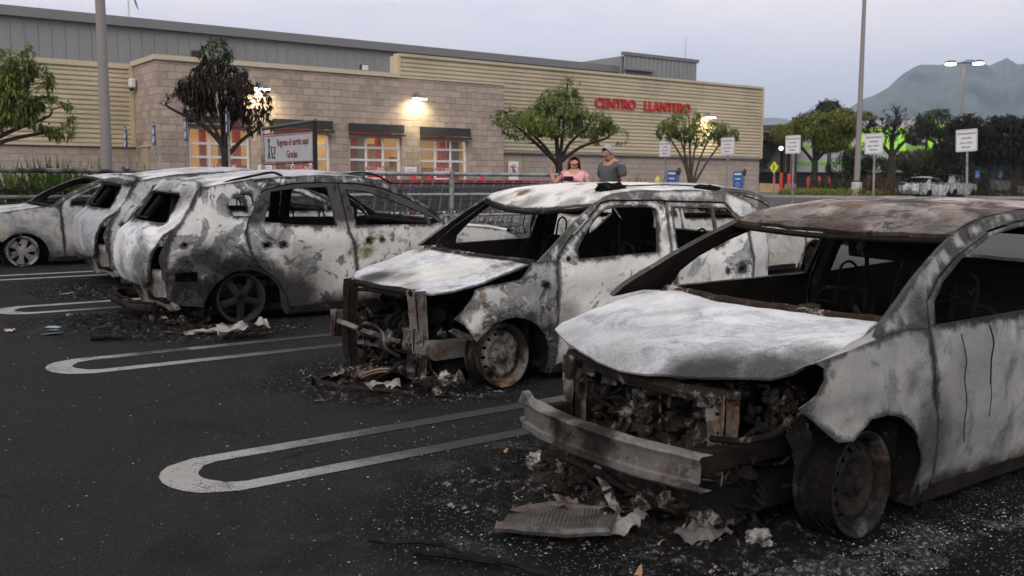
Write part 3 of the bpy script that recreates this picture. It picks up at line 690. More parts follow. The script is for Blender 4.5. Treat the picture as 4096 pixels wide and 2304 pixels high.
# ================================================================ BURNT CARS
def burnt(name, seed, ash=(.66, .65, .62), blue=(.20, .215, .24), dark=(.075, .074, .073), t1=.52, t2=.60, soot=.35, rust=.0, rustc=(.20, .085, .035), spots=(), clean=(), scale=1.0, soft=.012, swirl=1.3, edge=(.035, .85), hole=(.05, .95), low=None, high=None, cracks=0.0, speck=.5, browntint=.0):
    def f(k, b):
        v = k.obj((seed * 3.7, seed * 1.3, seed * 2.1)); raw = k.obj()
        big = k.noise(v, 1.5 * scale, 9, .60, swirl); mid = k.noise(v, 3.6 * scale, 10, .66, .9); fine = k.noise(v, 38, 5, .7); grain = k.noise(v, 170, 3, .7)
        bg_ = k.math('ADD', k.math('MULTIPLY', big, .85), k.math('ADD', k.math('MULTIPLY', fine, .10), k.math('MULTIPLY', grain, .05)))
        md_ = k.math('ADD', k.math('MULTIPLY', mid, .82), k.math('ADD', k.math('MULTIPLY', fine, .12), k.math('MULTIPLY', grain, .06)))
        ashc = k.mix(k.rng(k.noise(v, 5, 6, .6), .35, .7), ash, tuple(c * .78 for c in ash))
        ashc = k.mix(k.rng(k.noise(v, 2.1, 6, .6), .5, .75, 0, browntint), ashc, (.40, .34, .25))
        bluec = k.mix(k.rng(k.noise(v, 7, 7, .65), .35, .65), tuple(c * .72 for c in blue), tuple(c * 1.35 for c in blue))
        # flakes that stay pale inside the grey areas
        m1 = k.rng(bg_, t1 - soft, t1 + soft)
        fl = k.rng(k.noise(v, 24, 7, .7, .6), .60, .63)
        m1b = k.math('MULTIPLY', m1, k.math('SUBTRACT', 1, k.math('MULTIPLY', fl, .8)))
        m1b = k.math('MULTIPLY', m1b, k.rng(k.noise(v, 2.7, 8, .7), .36, .60, .35, 1))
        ashc = k.mix(k.rng(k.noise(v, .9, 6, .6, .6), .44, .62, 0, .55), ashc, tuple(x * .45 for x in ash))
        c = k.mix(m1b, ashc, bluec)
        hl = k.rng(k.math('ABSOLUTE', k.math('SUBTRACT', k.math('FRACT', k.math('MULTIPLY', k.math('ADD', big, k.math('MULTIPLY', fine, .02)), 9.0)), .5)), .38, .5)
        c = k.mix(k.math('MULTIPLY', hl, .38), c, k.mix(m1, tuple(x * .55 for x in ash), tuple(min(1, x * 2.2) for x in blue)))
        # rim of darker scorching along the flaked edge
        ed = k.rng(k.math('ABSOLUTE', k.math('SUBTRACT', bg_, t1 + soft)), 0, .010, 1, 0)
        c = k.mix(k.math('MULTIPLY', ed, .45), c, (.10, .095, .09))
        m2 = k.rng(md_, t2 - soft, t2 + soft)
        c = k.mix(k.math('MULTIPLY', m2, .9), c, k.mix(k.rng(fine, .4, .65), dark, tuple(x * 1.8 for x in dark)))
        if cracks:
            ck = k.vor(k.vm('ADD', v, cno(k, v)), 15, 'DISTANCE_TO_EDGE'); ck = k.math('MULTIPLY', k.rng(ck, .008, .028, 1, 0), k.rng(k.noise(v, 7, 5, .7), .50, .56))
            c = k.mix(k.math('MULTIPLY', k.math('MULTIPLY', ck, m1), cracks), c, tuple(x * .95 for x in ash))
        # specks
        vs = k.math('MULTIPLY', k.math('LESS_THAN', k.vor(v, 70), k.rng(mid, .40, .70, 0, .30)), speck)
        c = k.mix(vs, c, (.10, .095, .085))
        vs2 = k.math('MULTIPLY', k.math('LESS_THAN', k.vor(v, 130), k.rng(big, .35, .65, .26, .02)), speck * .6)
        c = k.mix(vs2, c, (.16, .145, .12))
        if rust:
            rn = k.noise(v, 2.6, 9, .66, .4)
            c = k.mix(k.rng(rn, .62 - rust * .3, .70 - rust * .2), c, k.mix(k.rng(fine, .35, .65), rustc, tuple(x * .35 for x in rustc)))
        # soot
        sn = k.noise(v, 1.1 * scale, 7, .62)
        acc = k.math('MULTIPLY', k.rng(sn, .60 - soot * .30, .74 - soot * .30, 0, 1, True), min(.96, .45 + soot * 1.6))
        ew = k.math('MULTIPLY', k.math('SUBTRACT', k.noise(v, 5.5, 8, .7), .5), .28)
        sy = k.new('ShaderNodeSeparateXYZ'); k.put(sy.inputs[0], raw)
        am = k.new('ShaderNodeCombineXYZ'); k.put(am.inputs[0], sy.outputs[0]); k.put(am.inputs[1], k.math('ABSOLUTE', sy.outputs[1])); k.put(am.inputs[2], sy.outputs[2])
        for s in spots:
            p, r0, r1, amt = s[:4]; V = raw if len(s) > 4 else am.outputs[0]
            dd = k.math('ADD', k.vm('DISTANCE', V, p, out=1), ew)
            acc = k.math('MAXIMUM', acc, k.math('MULTIPLY', k.rng(dd, r0, r1, 1, 0, True), amt))
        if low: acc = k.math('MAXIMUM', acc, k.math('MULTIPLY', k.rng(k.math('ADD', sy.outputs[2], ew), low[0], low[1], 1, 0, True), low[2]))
        if high: acc = k.math('MAXIMUM', acc, k.math('MULTIPLY', k.rng(k.math('ADD', sy.outputs[2], k.math('MULTIPLY', ew, .5)), high[0], high[1], 0, 1, True), high[2]))
        if edge:
            for nm_, (w_, am_) in (('edge', edge), ('hole', hole)):
                at = k.new('ShaderNodeAttribute', attribute_name=nm_)
                dd = k.math('ADD', at.outputs['Fac'], k.math('MULTIPLY', k.math('SUBTRACT', k.noise(v, 6.5, 7, .72), .47), w_ * 3.2))
                acc = k.math('MAXIMUM', acc, k.math('MULTIPLY', k.rng(dd, w_ * .15, w_, 1, 0, True), am_))
        for s in clean:
            p, r0, r1 = s; dd = k.math('ADD', k.vm('DISTANCE', am.outputs[0], p, out=1), ew)
            acc = k.math('MULTIPLY', acc, k.rng(dd, r0, r1, .15, 1, True))
        gr_ = k.math('ADD', acc, k.math('MULTIPLY', k.math('SUBTRACT', grain, .5), k.math('MULTIPLY', k.math('MULTIPLY', acc, k.math('SUBTRACT', 1, acc)), 5.0)), clamp=True)
        c = k.mix(k.math('MULTIPLY', gr_, .96), c, k.mix(k.rng(fine, .45, .75), (.008, .0075, .007), (.030, .025, .020)))
        k.put(b.inputs['Specular IOR Level'], k.rng(gr_, 0, .7, .30, .04))
        k.put(b.inputs['Base Color'], c)
        k.put(b.inputs['Roughness'], k.mix(m1, .62, .48))
        h = k.math('SUBTRACT', k.math('MULTIPLY', fine, .25), k.math('ADD', k.math('MULTIPLY', m1b, .5), k.math('MULTIPLY', m2, .4)))
        k.put(b.inputs['Normal'], k.bump(h, .6, .004))
    return mat(name, f, rough=.6, spec=.35)
def charm(name, c0=(.010, .009, .008), c1=(.035, .026, .02), c2=(.16, .145, .13), amt=.58, seed=0, rust=.0, scale=1):
    def f(k, b):
        v = k.obj((seed, seed * 2, 0)); n = k.noise(v, 5 * scale, 9, .68, .4); n2 = k.noise(v, 26 * scale, 7, .7); n3 = k.noise(v, 90, 4, .7)
        c = k.mix(k.rng(n, .35, .62), c0, c1)
        if rust: c = k.mix(k.math('MULTIPLY', k.rng(k.noise(v, 3.3 * scale, 8, .65), .45, .66), rust), c, k.mix(k.rng(n2, .4, .6), (.065, .038, .024), (.026, .017, .012)))
        c = k.mix(k.rng(k.math('ADD', k.math('MULTIPLY', n, .6), k.math('MULTIPLY', n2, .4)), amt, amt + .06), c, c2)
        c = k.mix(k.math('MULTIPLY', k.rng(n3, .62, .7), .5), c, tuple(x * .8 for x in c2))
        k.put(b.inputs['Base Color'], c); k.put(b.inputs['Normal'], k.bump(k.math('ADD', n2, k.math('MULTIPLY', n3, .6)), .8, .008))
    return mat(name, f, rough=.85, spec=.07)
m_char = charm('charred_steel', c0=(.0045, .0042, .004), c1=(.015, .013, .0115), c2=(.13, .12, .108)); m_charr = charm('charred_rusty_steel', c0=(.006, .0055, .005), c1=(.022, .018, .015), rust=.30, seed=3, amt=.60)
m_chara = charm('ash_covered_scrap', c0=(.007, .0065, .006), c1=(.035, .030, .026), c2=(.24, .225, .205), amt=.535, seed=5, rust=.5)
m_soot = charm('sooty_inner_panel', c0=(.006, .0057, .0055), c1=(.020, .017, .015), c2=(.10, .09, .08), amt=.60, seed=9)
m_sootr = charm('sooty_rusty_inner_panel', c0=(.006, .0052, .0047), c1=(.019, .015, .0125), c2=(.085, .075, .065), amt=.60, seed=11, rust=.12)
m_beam = burnt('scorched_beam_metal', 31, edge=None, ash=(.20, .19, .175), blue=(.085, .08, .076), dark=(.045, .04, .037), t1=.47, t2=.55, soot=.55, rust=.35, rustc=(.10, .05, .032), scale=1.6)
m_alum = burnt('melted_aluminium', 33, edge=None, ash=(.34, .33, .31), blue=(.16, .16, .16), dark=(.06, .055, .05), t1=.52, t2=.58, soot=.4, scale=3)

class Spec:
    def __init__(s, **k): s.__dict__.update(k)
def Wf(c, x, z):
    f = 1 - c.tf * max(0, (c.xf - x) / c.xf) ** 2 - c.tr * max(0, (x - (c.L - c.xr)) / c.xr) ** 2
    zb = c.zb[0] + (c.zb[1] - c.zb[0]) * x / c.L
    if z < zb:
        t = (z - .1) / (zb - .1); w = c.hw * f * (1 - .18 * (t - .55) ** 2)
        for (ax, az, ar) in c.arch:
            d = math.hypot(x - ax, z - az) - ar
            if 0 <= d < .16 and z > az - .05: w += c.flare * math.exp(-(d / .05) ** 2)
        w += c.crease * math.exp(-((z - (zb - .13 - .05 * (c.L - x) / c.L)) / .018) ** 2) - c.crease * .8 * math.exp(-((z - (zb - .30)) / .09) ** 2)
        return w
    d = z - zb
    return c.hw * f * (1 - .18 * .45 ** 2) - d * c.tum - .15 * d * d
def arc(cx, cz, r, a0, a1, n=14): return [(cx + r * math.cos(R(a0 + (a1 - a0) * i / n)), cz + r * math.sin(R(a0 + (a1 - a0) * i / n))) for i in range(n + 1)]

def wheel(parent, loc, side, kind, r=.215, wdt=.18, steer=0.0, camber=0.0, mats=None):
    """burnt-out rim standing on the ground, axis along y; side=-1 faces local -y"""
    M = Matrix.Translation(loc) @ Matrix.Rotation(steer, 4, 'Z') @ Matrix.Rotation(camber, 4, 'X') @ Matrix.Rotation(R(90) * (1 if side < 0 else -1), 4, 'X')
    mr, md = mats
    # lathe axis +z points outwards
    h = wdt / 2
    prof = [(r - .002, h), (r + .004, h - .004), (r, h - .014), (r - .016, h - .02), (r - .024, h - .045), (r - .03, h - .07), (r - .014, -h + .05), (r - .012, -h + .02), (r, -h + .012), (r + .003, -h + .004), (r - .004, -h), (r - .018, -h + .012), (r - .034, -h + .06), (r - .044, h - .075), (r - .030, h - .03), (r - .018, h - .008), (r - .002, h)]
    mb = MB(); mb.lathe(prof, 40, M); wh = mb.build('wheel', mr, parent, ang=40)
    mb = MB()
    if kind == 'steel':
        def fm(u, v):
            q = math.hypot(u, v); return M @ Vector((u, v, sm_tab([(0, .02), (.045, .022), (.06, .005), (.085, .0), (.115, .024), (.135, .022), (.165, -.002), (.18, -.006)], q) + h - .055))
        circ = lambda cx, cy, q, n: [(cx + q * math.cos(2 * math.pi * i / n), cy + q * math.sin(2 * math.pi * i / n)) for i in range(n)]
        holes = [circ(.148 * math.cos(i * math.pi / 7), .148 * math.sin(i * math.pi / 7), .0125, 8) for i in range(14)]
        sheet(mb, circ(0, 0, r - .026, 40), holes, fm, step=.021, thick=.005, outward=M.to_3x3() @ Vector((0, 0, 1)), hs=.01)
        mb.build('wheel_disc', [md, m_char], wh, ang=45)
        mb = MB()
        mb.lathe([(.032, h - .045), (.030, h - .012), (.020, h - .004), (0, h - .003)], 16, M)
        for i in range(4): mb.lathe([(.011, h - .06), (.011, h - .032), (0, h - .030)], 6, M @ Matrix.Translation((.058 * math.cos(i * 1.5708 + .5), .058 * math.sin(i * 1.5708 + .5), 0)))
        mb.build('hub', md, wh)
    elif kind == 'alloy':
        for i in range(5):
            a = i * 2 * math.pi / 5 + math.pi / 2; Q = M @ Matrix.Rotation(a, 4, 'Z')
            vs = []
            for (q, wv, zt_, zb_) in ((.03, .040, .028, -.03), (.08, .034, .020, -.02), (.14, .034, .006, -.022), (r - .022, .046, -.004, -.03)):
                for (yy, zz) in ((-wv, zt_ - .012), (-wv * .45, zt_), (wv * .45, zt_), (wv, zt_ - .012), (wv * .8, zb_), (-wv * .8, zb_)): vs.append(Q @ Vector((q, yy, zz + h - .03)))
            mb.add(vs, [(j * 6 + k_, j * 6 + (k_ + 1) % 6, (j + 1) * 6 + (k_ + 1) % 6, (j + 1) * 6 + k_) for j in range(3) for k_ in range(6)] + [tuple(range(6)), tuple(range(18, 24))])
        mb.build('spoke_star', md, wh, ang=40)
        mb = MB(); mb.lathe([(.066, h - .055), (.062, h - .012), (.040, h - .006), (.03, h - .022), (0, h - .024)], 18, M)
        for i in range(5): mb.lathe([(.010, h - .03), (.010, h + .002), (0, h + .004)], 6, M @ Matrix.Translation((.048 * math.cos(i * 1.2566 + .9), .048 * math.sin(i * 1.2566 + .9), 0)))
        mb.build('hub', m_char, wh)
        mb = MB(); mb.lathe([(0, -.01), (.125, -.01), (.125, -.025), (0, -.025)], 24, M); mb.build('brake_disc', m_charr, wh)
    elif kind == 'melted':
        for i in range(6):
            a = i * math.pi / 3 + .3; Q = M @ Matrix.Rotation(a, 4, 'Z'); wv = .05 if i != 2 else .03
            vs = []
            for (q, ww, zt_) in ((.03, .03, .02), (.09, .032, .012), (.15, .052, .0), (r - .02, .085, -.006)):
                for (yy, zz) in ((-ww, zt_ - .01), (0, zt_), (ww, zt_ - .01), (ww * .8, zt_ - .04), (-ww * .8, zt_ - .04)): vs.append(Q @ Vector((q, yy, zz + h - .03)))
            mb.add(vs, [(j * 5 + k_, j * 5 + (k_ + 1) % 5, (j + 1) * 5 + (k_ + 1) % 5, (j + 1) * 5 + k_) for j in range(3) for k_ in range(5)] + [tuple(range(15, 20))])
        mb.jitter(.012, 14, 3); mb.build('spoke_star', md, wh, ang=40)
        mb = MB(); mb.lathe([(.05, h - .05), (.045, h - .01), (0, h - .008)], 12, M); mb.build('hub', md, wh)
    # wires of the burnt tyre around the rim
    mb = MB(); r3 = random.Random(int(abs(loc[0]) * 100) + 5)
    for q in range(13):
        zz = r3.uniform(-h * .9, h * .6); rr = r + r3.uniform(.001, .012); a0 = r3.uniform(0, 6.3); sp_ = r3.uniform(2.0, 5.5)
        mb.tube([M @ Vector((rr * math.cos(a0 + sp_ * i / 26), rr * math.sin(a0 + sp_ * i / 26), zz + .012 * math.sin(i * .7 + q))) for i in range(27)], .0022, 4, cap=False)
    mb.build('tyre_wire', m_char, wh, ang=None)
    return wh

def seat(parent, x, y, z=.18, h=.62, m=None, w_=.20, lean=.16):
    mb = MB(); m = m or m_char
    B = [(x, y - w_, z + .1), (x + lean * .3, y - w_, z + .30), (x + lean, y - w_ * .95, z + h * .86), (x + lean * 1.1, y - w_ * .7, z + h), (x + lean * 1.12, y, z + h + .01), (x + lean * 1.1, y + w_ * .7, z + h), (x + lean, y + w_ * .95, z + h * .86), (x + lean * .3, y + w_, z + .30), (x, y + w_, z + .1)]
    mb.tube(spl(B, 4), .014, 8)
    for yy in (-.06, .06): mb.tube([(x + lean * 1.0, y + yy, z + h * .86), (x + lean * 1.12, y + yy, z + h + .02)], .016, 6)
    mb.tube(spl([(x + lean * 1.1, y - .06, z + h), (x + lean * 1.2, y - .055, z + h + .13), (x + lean * 1.22, y - .02, z + h + .17), (x + lean * 1.22, y + .02, z + h + .17), (x + lean * 1.2, y + .055, z + h + .13), (x + lean * 1.1, y + .06, z + h)], 4), .008, 6)
    for q in range(4): mb.tube(spl([(x + lean * (.2 + q * .2), y - w_, z + .2 + q * .12), (x + lean * (.15 + q * .2), y, z + .19 + q * .12), (x + lean * (.2 + q * .2), y + w_, z + .2 + q * .12)], 4), .004, 5)
    mb.box((x - .18, y, z + .09), (.42, w_ * 2, .04)); mb.tube([(x - .4, y - w_, z + .12), (x, y - w_, z + .1)], .014, 6); mb.tube([(x - .4, y + w_, z + .12), (x, y + w_, z + .1)], .014, 6)
    for q in range(5): mb.tube(spl([(x - .38 + q * .08, y - w_, z + .12), (x - .38 + q * .08, y, z + .10 + .02 * (q % 2)), (x - .38 + q * .08, y + w_, z + .12)], 3), .005, 5)
    return mb.build('seat_frame', m, parent, ang=50)

def junk(mb, c, d, n, seed, sz=(.03, .12)):
    """a tangle of burnt engine-bay parts: crumpled lumps, hoses, brackets"""
    q = random.Random(seed)
    for i in range(n):
        p = [c[j] + q.uniform(-.5, .5) * d[j] for j in range(3)]; t = q.random(); s = q.uniform(*sz)
        if t < .42: mb.ball(p, (s * q.uniform(.5, 1), s * q.uniform(.5, 1), s * q.uniform(.4, .9)), seed=seed + i, amp=.45, n=6, fr=2.6)
        elif t < .72:
            e = [p]; 
            for _ in range(4): e.append([e[-1][j] + q.uniform(-1, 1) * s * 1.1 for j in range(3)])
            mb.tube(spl(e, 3), q.uniform(.004, .014), 6)
        else: mb.box(p, (s * q.uniform(.4, 1.6), s * q.uniform(.3, 1.2), s * q.uniform(.1, .6)), rot=(q.uniform(-.7, .7), q.uniform(-.7, .7), q.uniform(-1.5, 1.5)), bev=.004)
    return mb
def hatpost(mb, x, y, z0, z1, w_=.10, d_=.05, hr=.013, seed=1, taper=.0, bow=0.0):
    # pressed steel post: face plate with holes and two folded flanges
    q = random.Random(seed); hs_ = []; z = z0 + .05
    while z < z1 - .04:
        cy = q.uniform(-.2, .2) * w_; r_ = hr * q.uniform(.6, 1.2); hs_.append([(cy + r_ * math.cos(a * .785), z + r_ * math.sin(a * .785)) for a in range(8)]); z += q.uniform(.05, .12)
    wz = lambda z_: 1 - taper * (z_ - z0) / (z1 - z0)
    sheet(mb, [(-w_ / 2, z0), (w_ / 2, z0 + .012), (w_ * .56, (z0 + z1) * .45), (w_ * .42, (z0 + z1) * .55), (w_ / 2, z1), (-w_ / 2, z1 - .01), (-w_ * .46, (z0 + z1) * .6)], hs_, lambda a, b_: (x + .018 * math.cos(a / w_ * 6) + bow * math.sin(3.14 * (b_ - z0) / (z1 - z0)), y + a * wz(b_), b_), step=.03, thick=.006, warp=.004, seed=seed, outward=(-1, 0, 0))
    for s_ in (-1, 1):
        n = 10; vs = []
        for i in range(n + 1):
            zz = z0 + (z1 - z0) * i / n; bb = bow * math.sin(3.14 * i / n)
            vs += [(x + bb, y + s_ * w_ / 2 * wz(zz), zz), (x + bb + d_ * q.uniform(.8, 1.1), y + s_ * w_ / 2 * wz(zz), zz), (x + bb + d_, y + s_ * (w_ / 2 * wz(zz) + .02), zz)]
        mb.add(vs, [(i * 3 + j, i * 3 + j + 1, i * 3 + j + 4, i * 3 + j + 3) for i in range(n) for j in range(2)])
    return mb
def crumple(mb, w_, l_, amp, seed, n=14, M=None, rib=0.0):
    vs = []; so = Vector((seed * 3.3, seed, 0))
    for j in range(n + 1):
        for i in range(n + 1):
            x, y = (i / n - .5) * w_, (j / n - .5) * l_
            z = amp * (noise.noise(Vector((x, y, 0)) * (3.4 / max(w_, l_)) + so) + .35 * noise.noise(Vector((x, y, 0)) * 8 / max(w_, l_) + so))
            vs.append((M or Matrix.Identity(4)) @ Vector((x + amp * .3 * noise.noise(Vector((y * 6, seed, 0))), y + amp * .3 * noise.noise(Vector((x * 6, 0, seed))), z + (rib if i % 2 else 0))))
    mb.add(vs, [(j * (n + 1) + i, j * (n + 1) + i + 1, (j + 1) * (n + 1) + i + 1, (j + 1) * (n + 1) + i) for j in range(n) for i in range(n)])
    return mb

def build_car(c):
    flip = c.nose > 0            # nose towards world +X
    T = thing(c.name, c.label, 'burnt car', (c.X0, c.Y0, G(0, c.Y0)), math.pi if flip else 0, 'burnt-out cars in the parking rows', tilt=True)
    if c.yaw: T.rotation_euler = (Matrix.Rotation(math.atan(.02), 3, 'X') @ Matrix.Rotation((math.pi if flip else 0) + c.yaw, 3, 'Z')).to_euler()
    near = 1 if flip else -1
    W = lambda x, z: Wf(c, x, z)
    def side(name, outline, holes, m, s, inner=None, thick=.012, step=.06, warp=.004, seed=0, parent=None, off=0.0):
        mb = MB(); sheet(mb, outline, holes, lambda x, z: (x, s * (W(x, z) - off), z), step=step, thick=thick, warp=warp, seed=seed + (s + 1), outward=(0, s, 0))
        return mb.build(name, [m, inner or m_soot], parent or T, ang=40)
    for s in (-1, 1):
        nr = (s == near)
        if not nr and c.farless: 
            pass
        if c.fender and not (c.farless and not nr):
            mb = MB(); sheet(mb, c.fender, c.fender_holes if nr else [], lambda x, z: (x, s * W(x, z), z), step=.055, thick=.008, warp=c.warp, seed=2 + s, outward=(0, s, 0))
            if c.shoulder:
                A = [(x, s * W(x, z), z) for x, z, _, _ in c.shoulder]; B = [(xh, s * yh, c.H(xh, yh) - .004) for _, _, xh, yh in c.shoulder]
                strip(mb, A, B, 4, (0, s * .012, .014), .008)
            mb.build('fender', [c.m_fender, m_soot], T, ang=40)
        for nm, key in (('front_door', 'fdoor'), ('rear_door', 'rdoor'), ('body_side', 'bodyside')):
            o = getattr(c, key)
            if o:
                mm = getattr(c, 'm_' + key, c.m_body)
                side(nm, o[0], o[1] + (o[2] if (len(o) > 2 and nr) else []), mm, s, thick=.03 if key == 'bodyside' else .022, warp=c.warp, seed=hash(key) % 7 if False else len(key), inner=c.m_inner)
        # inner wheel housings
        for ax, az, ar in c.arch:
            mb = MB(); vs = []; n = 14
            for i in range(n + 1):
                a = R(-25 + 140 * i / n)
                for yy in (-.006, -.12, -.30): vs.append((ax + (ar + .015) * math.cos(a), s * (W(ax, az + ar) - .02 + yy), max(.06, az + (ar + .012) * math.sin(a))))
            mb.add(vs, [(i * 3 + j, i * 3 + j + 1, i * 3 + j + 4, i * 3 + j + 3) for i in range(n) for j in range(2)])
            mb.jitter(.01, 8, 1); mb.build('wheel_housing', m_char, T, ang=None)
        # B pillar, inner sill
        for xb in c.bpil:
            mb = MB(); zt = c.ztop(xb) - .03
            vs = [(x_, s * (W(x_, z_) - .04 - q), z_) for z_ in (.12, .5, c.zb[0] + .02, zt) for x_, q in ((xb - .05, 0), (xb + .05, 0), (xb + .04, .05), (xb - .04, .05))]
            mb.add(vs, [(j * 4 + k_, j * 4 + (k_ + 1) % 4, (j + 1) * 4 + (k_ + 1) % 4, (j + 1) * 4 + k_) for j in range(3) for k_ in range(4)])
            mb.build('door_pillar', c.m_inner, T, ang=30)
        sa, sb_ = c.arch[0][0] + c.arch[0][2] + .05, c.arch[1][0] - c.arch[1][2] - .05
        if sa > sb_: sa, sb_ = c.arch[1][0] + c.arch[1][2] + .05, c.arch[0][0] - c.arch[0][2] - .05
        mb = MB(); mb.box(((sa + sb_) / 2, s * (c.hw - .10), .10), (sb_ - sa, .12, .12), bev=.02); mb.build('sill_box', c.m_inner, T)
    # hood
    if c.hood:
        H = c.H; full = c.hood + [(x, -y) for x, y in c.hood[::-1] if abs(y) > 1e-6]
        mb = MB(); sheet(mb, full, [], lambda x, y: (x, y, H(x, y)), step=.065, thick=.010, warp=c.warp * 1.4, seed=4, outward=(0, 0, 1)); mb.build('hood', [c.m_hood, m_char], T, ang=40)
        # under-hood frame and cowl
    if c.roof:
        ye = lambda x: W(x, c.ztop(x)) - .004
        Rf = lambda x, y: c.ztop(x) + c.crown(x) * (1 - min(1, abs(y) / max(.05, ye(x))) ** 2.2)
        xa, xb = c.roof
        xs = [xa + (xb - xa) * i / 16 for i in range(17)]
        bow = c.bow
        ed = [(x, ye(x)) for x in xs]
        fr = [(xa - bow[0] * (1 - (y / ye(xa)) ** 2), y) for y in [ye(xa) * (q / 8) for q in range(8, -9, -1)]]
        re_ = [(xb + bow[1] * (1 - (y / ye(xb)) ** 2), y) for y in [ye(xb) * (q / 8) for q in range(8, -9, -1)]]
        out = ed + re_[1:-1] + [(x, -y) for x, y in ed[::-1]] + fr[::-1][1:-1]
        mb = MB(); sheet(mb, out, [], lambda x, y: (x, y, Rf(x, y)), step=.075, thick=.02, warp=c.warp * 1.5, seed=5, outward=(0, 0, 1)); mb.build('roof', [c.m_roof, c.m_inner], T, ang=40)
        # header rails
        mb = MB(); mb.tube([(x, y, Rf(x, y) - .035) for x, y in fr], .022, 8, flat=.7); mb.tube([(x, y, Rf(x, y) - .035) for x, y in re_], .022, 8, flat=.7)
        for xq in (xa + (xb - xa) * .33, xa + (xb - xa) * .66): mb.tube([(xq, ye(xq) * q / 6, Rf(xq, ye(xq) * q / 6) - .035) for q in range(-6, 7)], .014, 6)
        mb.build('roof_bow', c.m_inner, T, ang=40)
    # cabin floor, firewall, dash beam
    x1, x2 = c.cabin
    mb = MB(); mb.box(((x1 + x2) / 2, 0, .11), (x2 - x1, 2 * c.hw - .22, .04)); mb.box(((x1 + x2) / 2, 0, .17), (x2 - x1, .22, .10), bev=.03); mb.box((x2 + .02, 0, .3), (.05, 2 * c.hw - .3, .36)); mb.jitter(.012, 5, 2); mb.build('floor_pan', m_char, T, ang=None)
    zc = c.H(c.cabin[0], 0) - .03 if c.hood else .8
    mb = MB(); vs = []
    for i in range(13):
        y = (c.hw - .08) * (i / 6 - 1)
        for z_ in (.1, .35, .6, zc - .05): vs.append((x1 + .04 * noise.noise(Vector((y * 4, z_ * 5, 1))), y, z_))
    mb.add(vs, [(i * 4 + j, i * 4 + j + 1, i * 4 + j + 5, i * 4 + j + 4) for i in range(12) for j in range(3)]); mb.build('firewall', m_char, T, ang=None)
    mb = MB(); cw = [(c.cowl(y)[0] + .05, y, c.cowl(y)[1]) for y in [(c.hw - .12) * (i / 10 - 1) for i in range(21)]]
    mb.tube(cw, [.035 + .012 * noise.noise(Vector((i, 1, 1)) * .8) for i in range(21)], 8, flat=.8); mb.tube([(p[0] + .14, p[1], p[2] - .03) for p in cw], .03, 8); vs = []
    for p in cw: vs += [(p[0] - .03, p[1], p[2] - .01), (p[0] + .16, p[1], p[2] - .02)]
    mb.add(vs, [(2 * i, 2 * i + 1, 2 * i + 3, 2 * i + 2) for i in range(20)]); mb.jitter(.012, 9, 4); mb.build('cowl', c.m_cowl, T, ang=50)
    mb = MB(); mb.tube([(x1 + .32, -c.hw + .12, .62), (x1 + .32, c.hw - .12, .62)], .03, 8); junk(mb, (x1 + .34, 0, .62), (.2, 1.2, .25), c.nj, c.seed + 7, (.04, .13)); mb.build('dashboard_frame', m_char, T, ang=50)
    for (x, y, *rest) in c.seats: seat(T, x, y, *rest, m=c.m_seat)
    # underbody
    mb = MB(); mb.box((c.L * .5, 0, .16), (c.L - .9, 2 * c.hw - .62, .12)); mb.build('underbody', m_char, T)
    for (ax, az, ar) in c.arch:
        mb = MB(); mb.tube([(ax, -c.hw + .2, .2), (ax, c.hw - .2, .2)], .03, 8); mb.build('axle', m_char, T)
    for (x, y, kind, st, cb, r) in c.wheels:
        wheel(T, (x, y, r + .003), 1 if y > 0 else -1, kind, r, c.ww, st, cb, c.wm)
    if c.front: c.front(c, T)
    if c.rear: c.rear(c, T)
    if c.extra: c.extra(c, T, near)
    return T
DEF = dict(yaw=0, farless=False, fender=None, fender_holes=[], shoulder=None, fdoor=None, rdoor=None, quarter=None, pillar=None, hood=None, roof=None, front=None, rear=None, extra=None, warp=.004, bpil=[], seats=[], flare=.012, crease=.010, tf=.16, xf=.8, tr=.14, xr=.6, m_inner=m_soot, m_cowl=m_char, m_seat=m_char, nj=26, ww=.17, bow=(.06, .05))
def hoodH(zt, edge=.0, hw=.72): return lambda x, y: sm_tab(zt, x) - edge * (abs(y) / hw) ** 3
m_post = burnt('scorched_support_post', 41, edge=None, ash=(.25, .235, .215), blue=(.10, .092, .083), dark=(.035, .03, .027), t1=.48, t2=.545, soot=.42, rust=.30, scale=3, rustc=(.16, .085, .05))
def rearG(c, T):
    mb = MB(); L = c.L; zb = c.zb[1]; tt = c.tailtab
    Tf = lambda y, z: (sm_tab(tt, z) - .16 * (abs(y) / .8) ** 3, y, z)
    zt = tt[-1][0]; wl = c.hw - .10
    hw_ = lambda z: wl if z < zb else wl - (z - zb) * .38
    out = [(wl, .25), (wl, zb), (hw_(zt), zt), (-hw_(zt), zt), (-wl, zb), (-wl, .25)]
    win = [(-wl + .13, zb + .02), (wl - .13, zb + .02), (hw_(zt) - .1, zt - .06), (-hw_(zt) + .1, zt - .06)]
    sheet(mb, out, [win], Tf, step=.06, thick=.03, warp=.01, seed=c.seed, outward=(1, 0, 0)); mb.build('tailgate', [c.m_body, m_soot], T, ang=40)
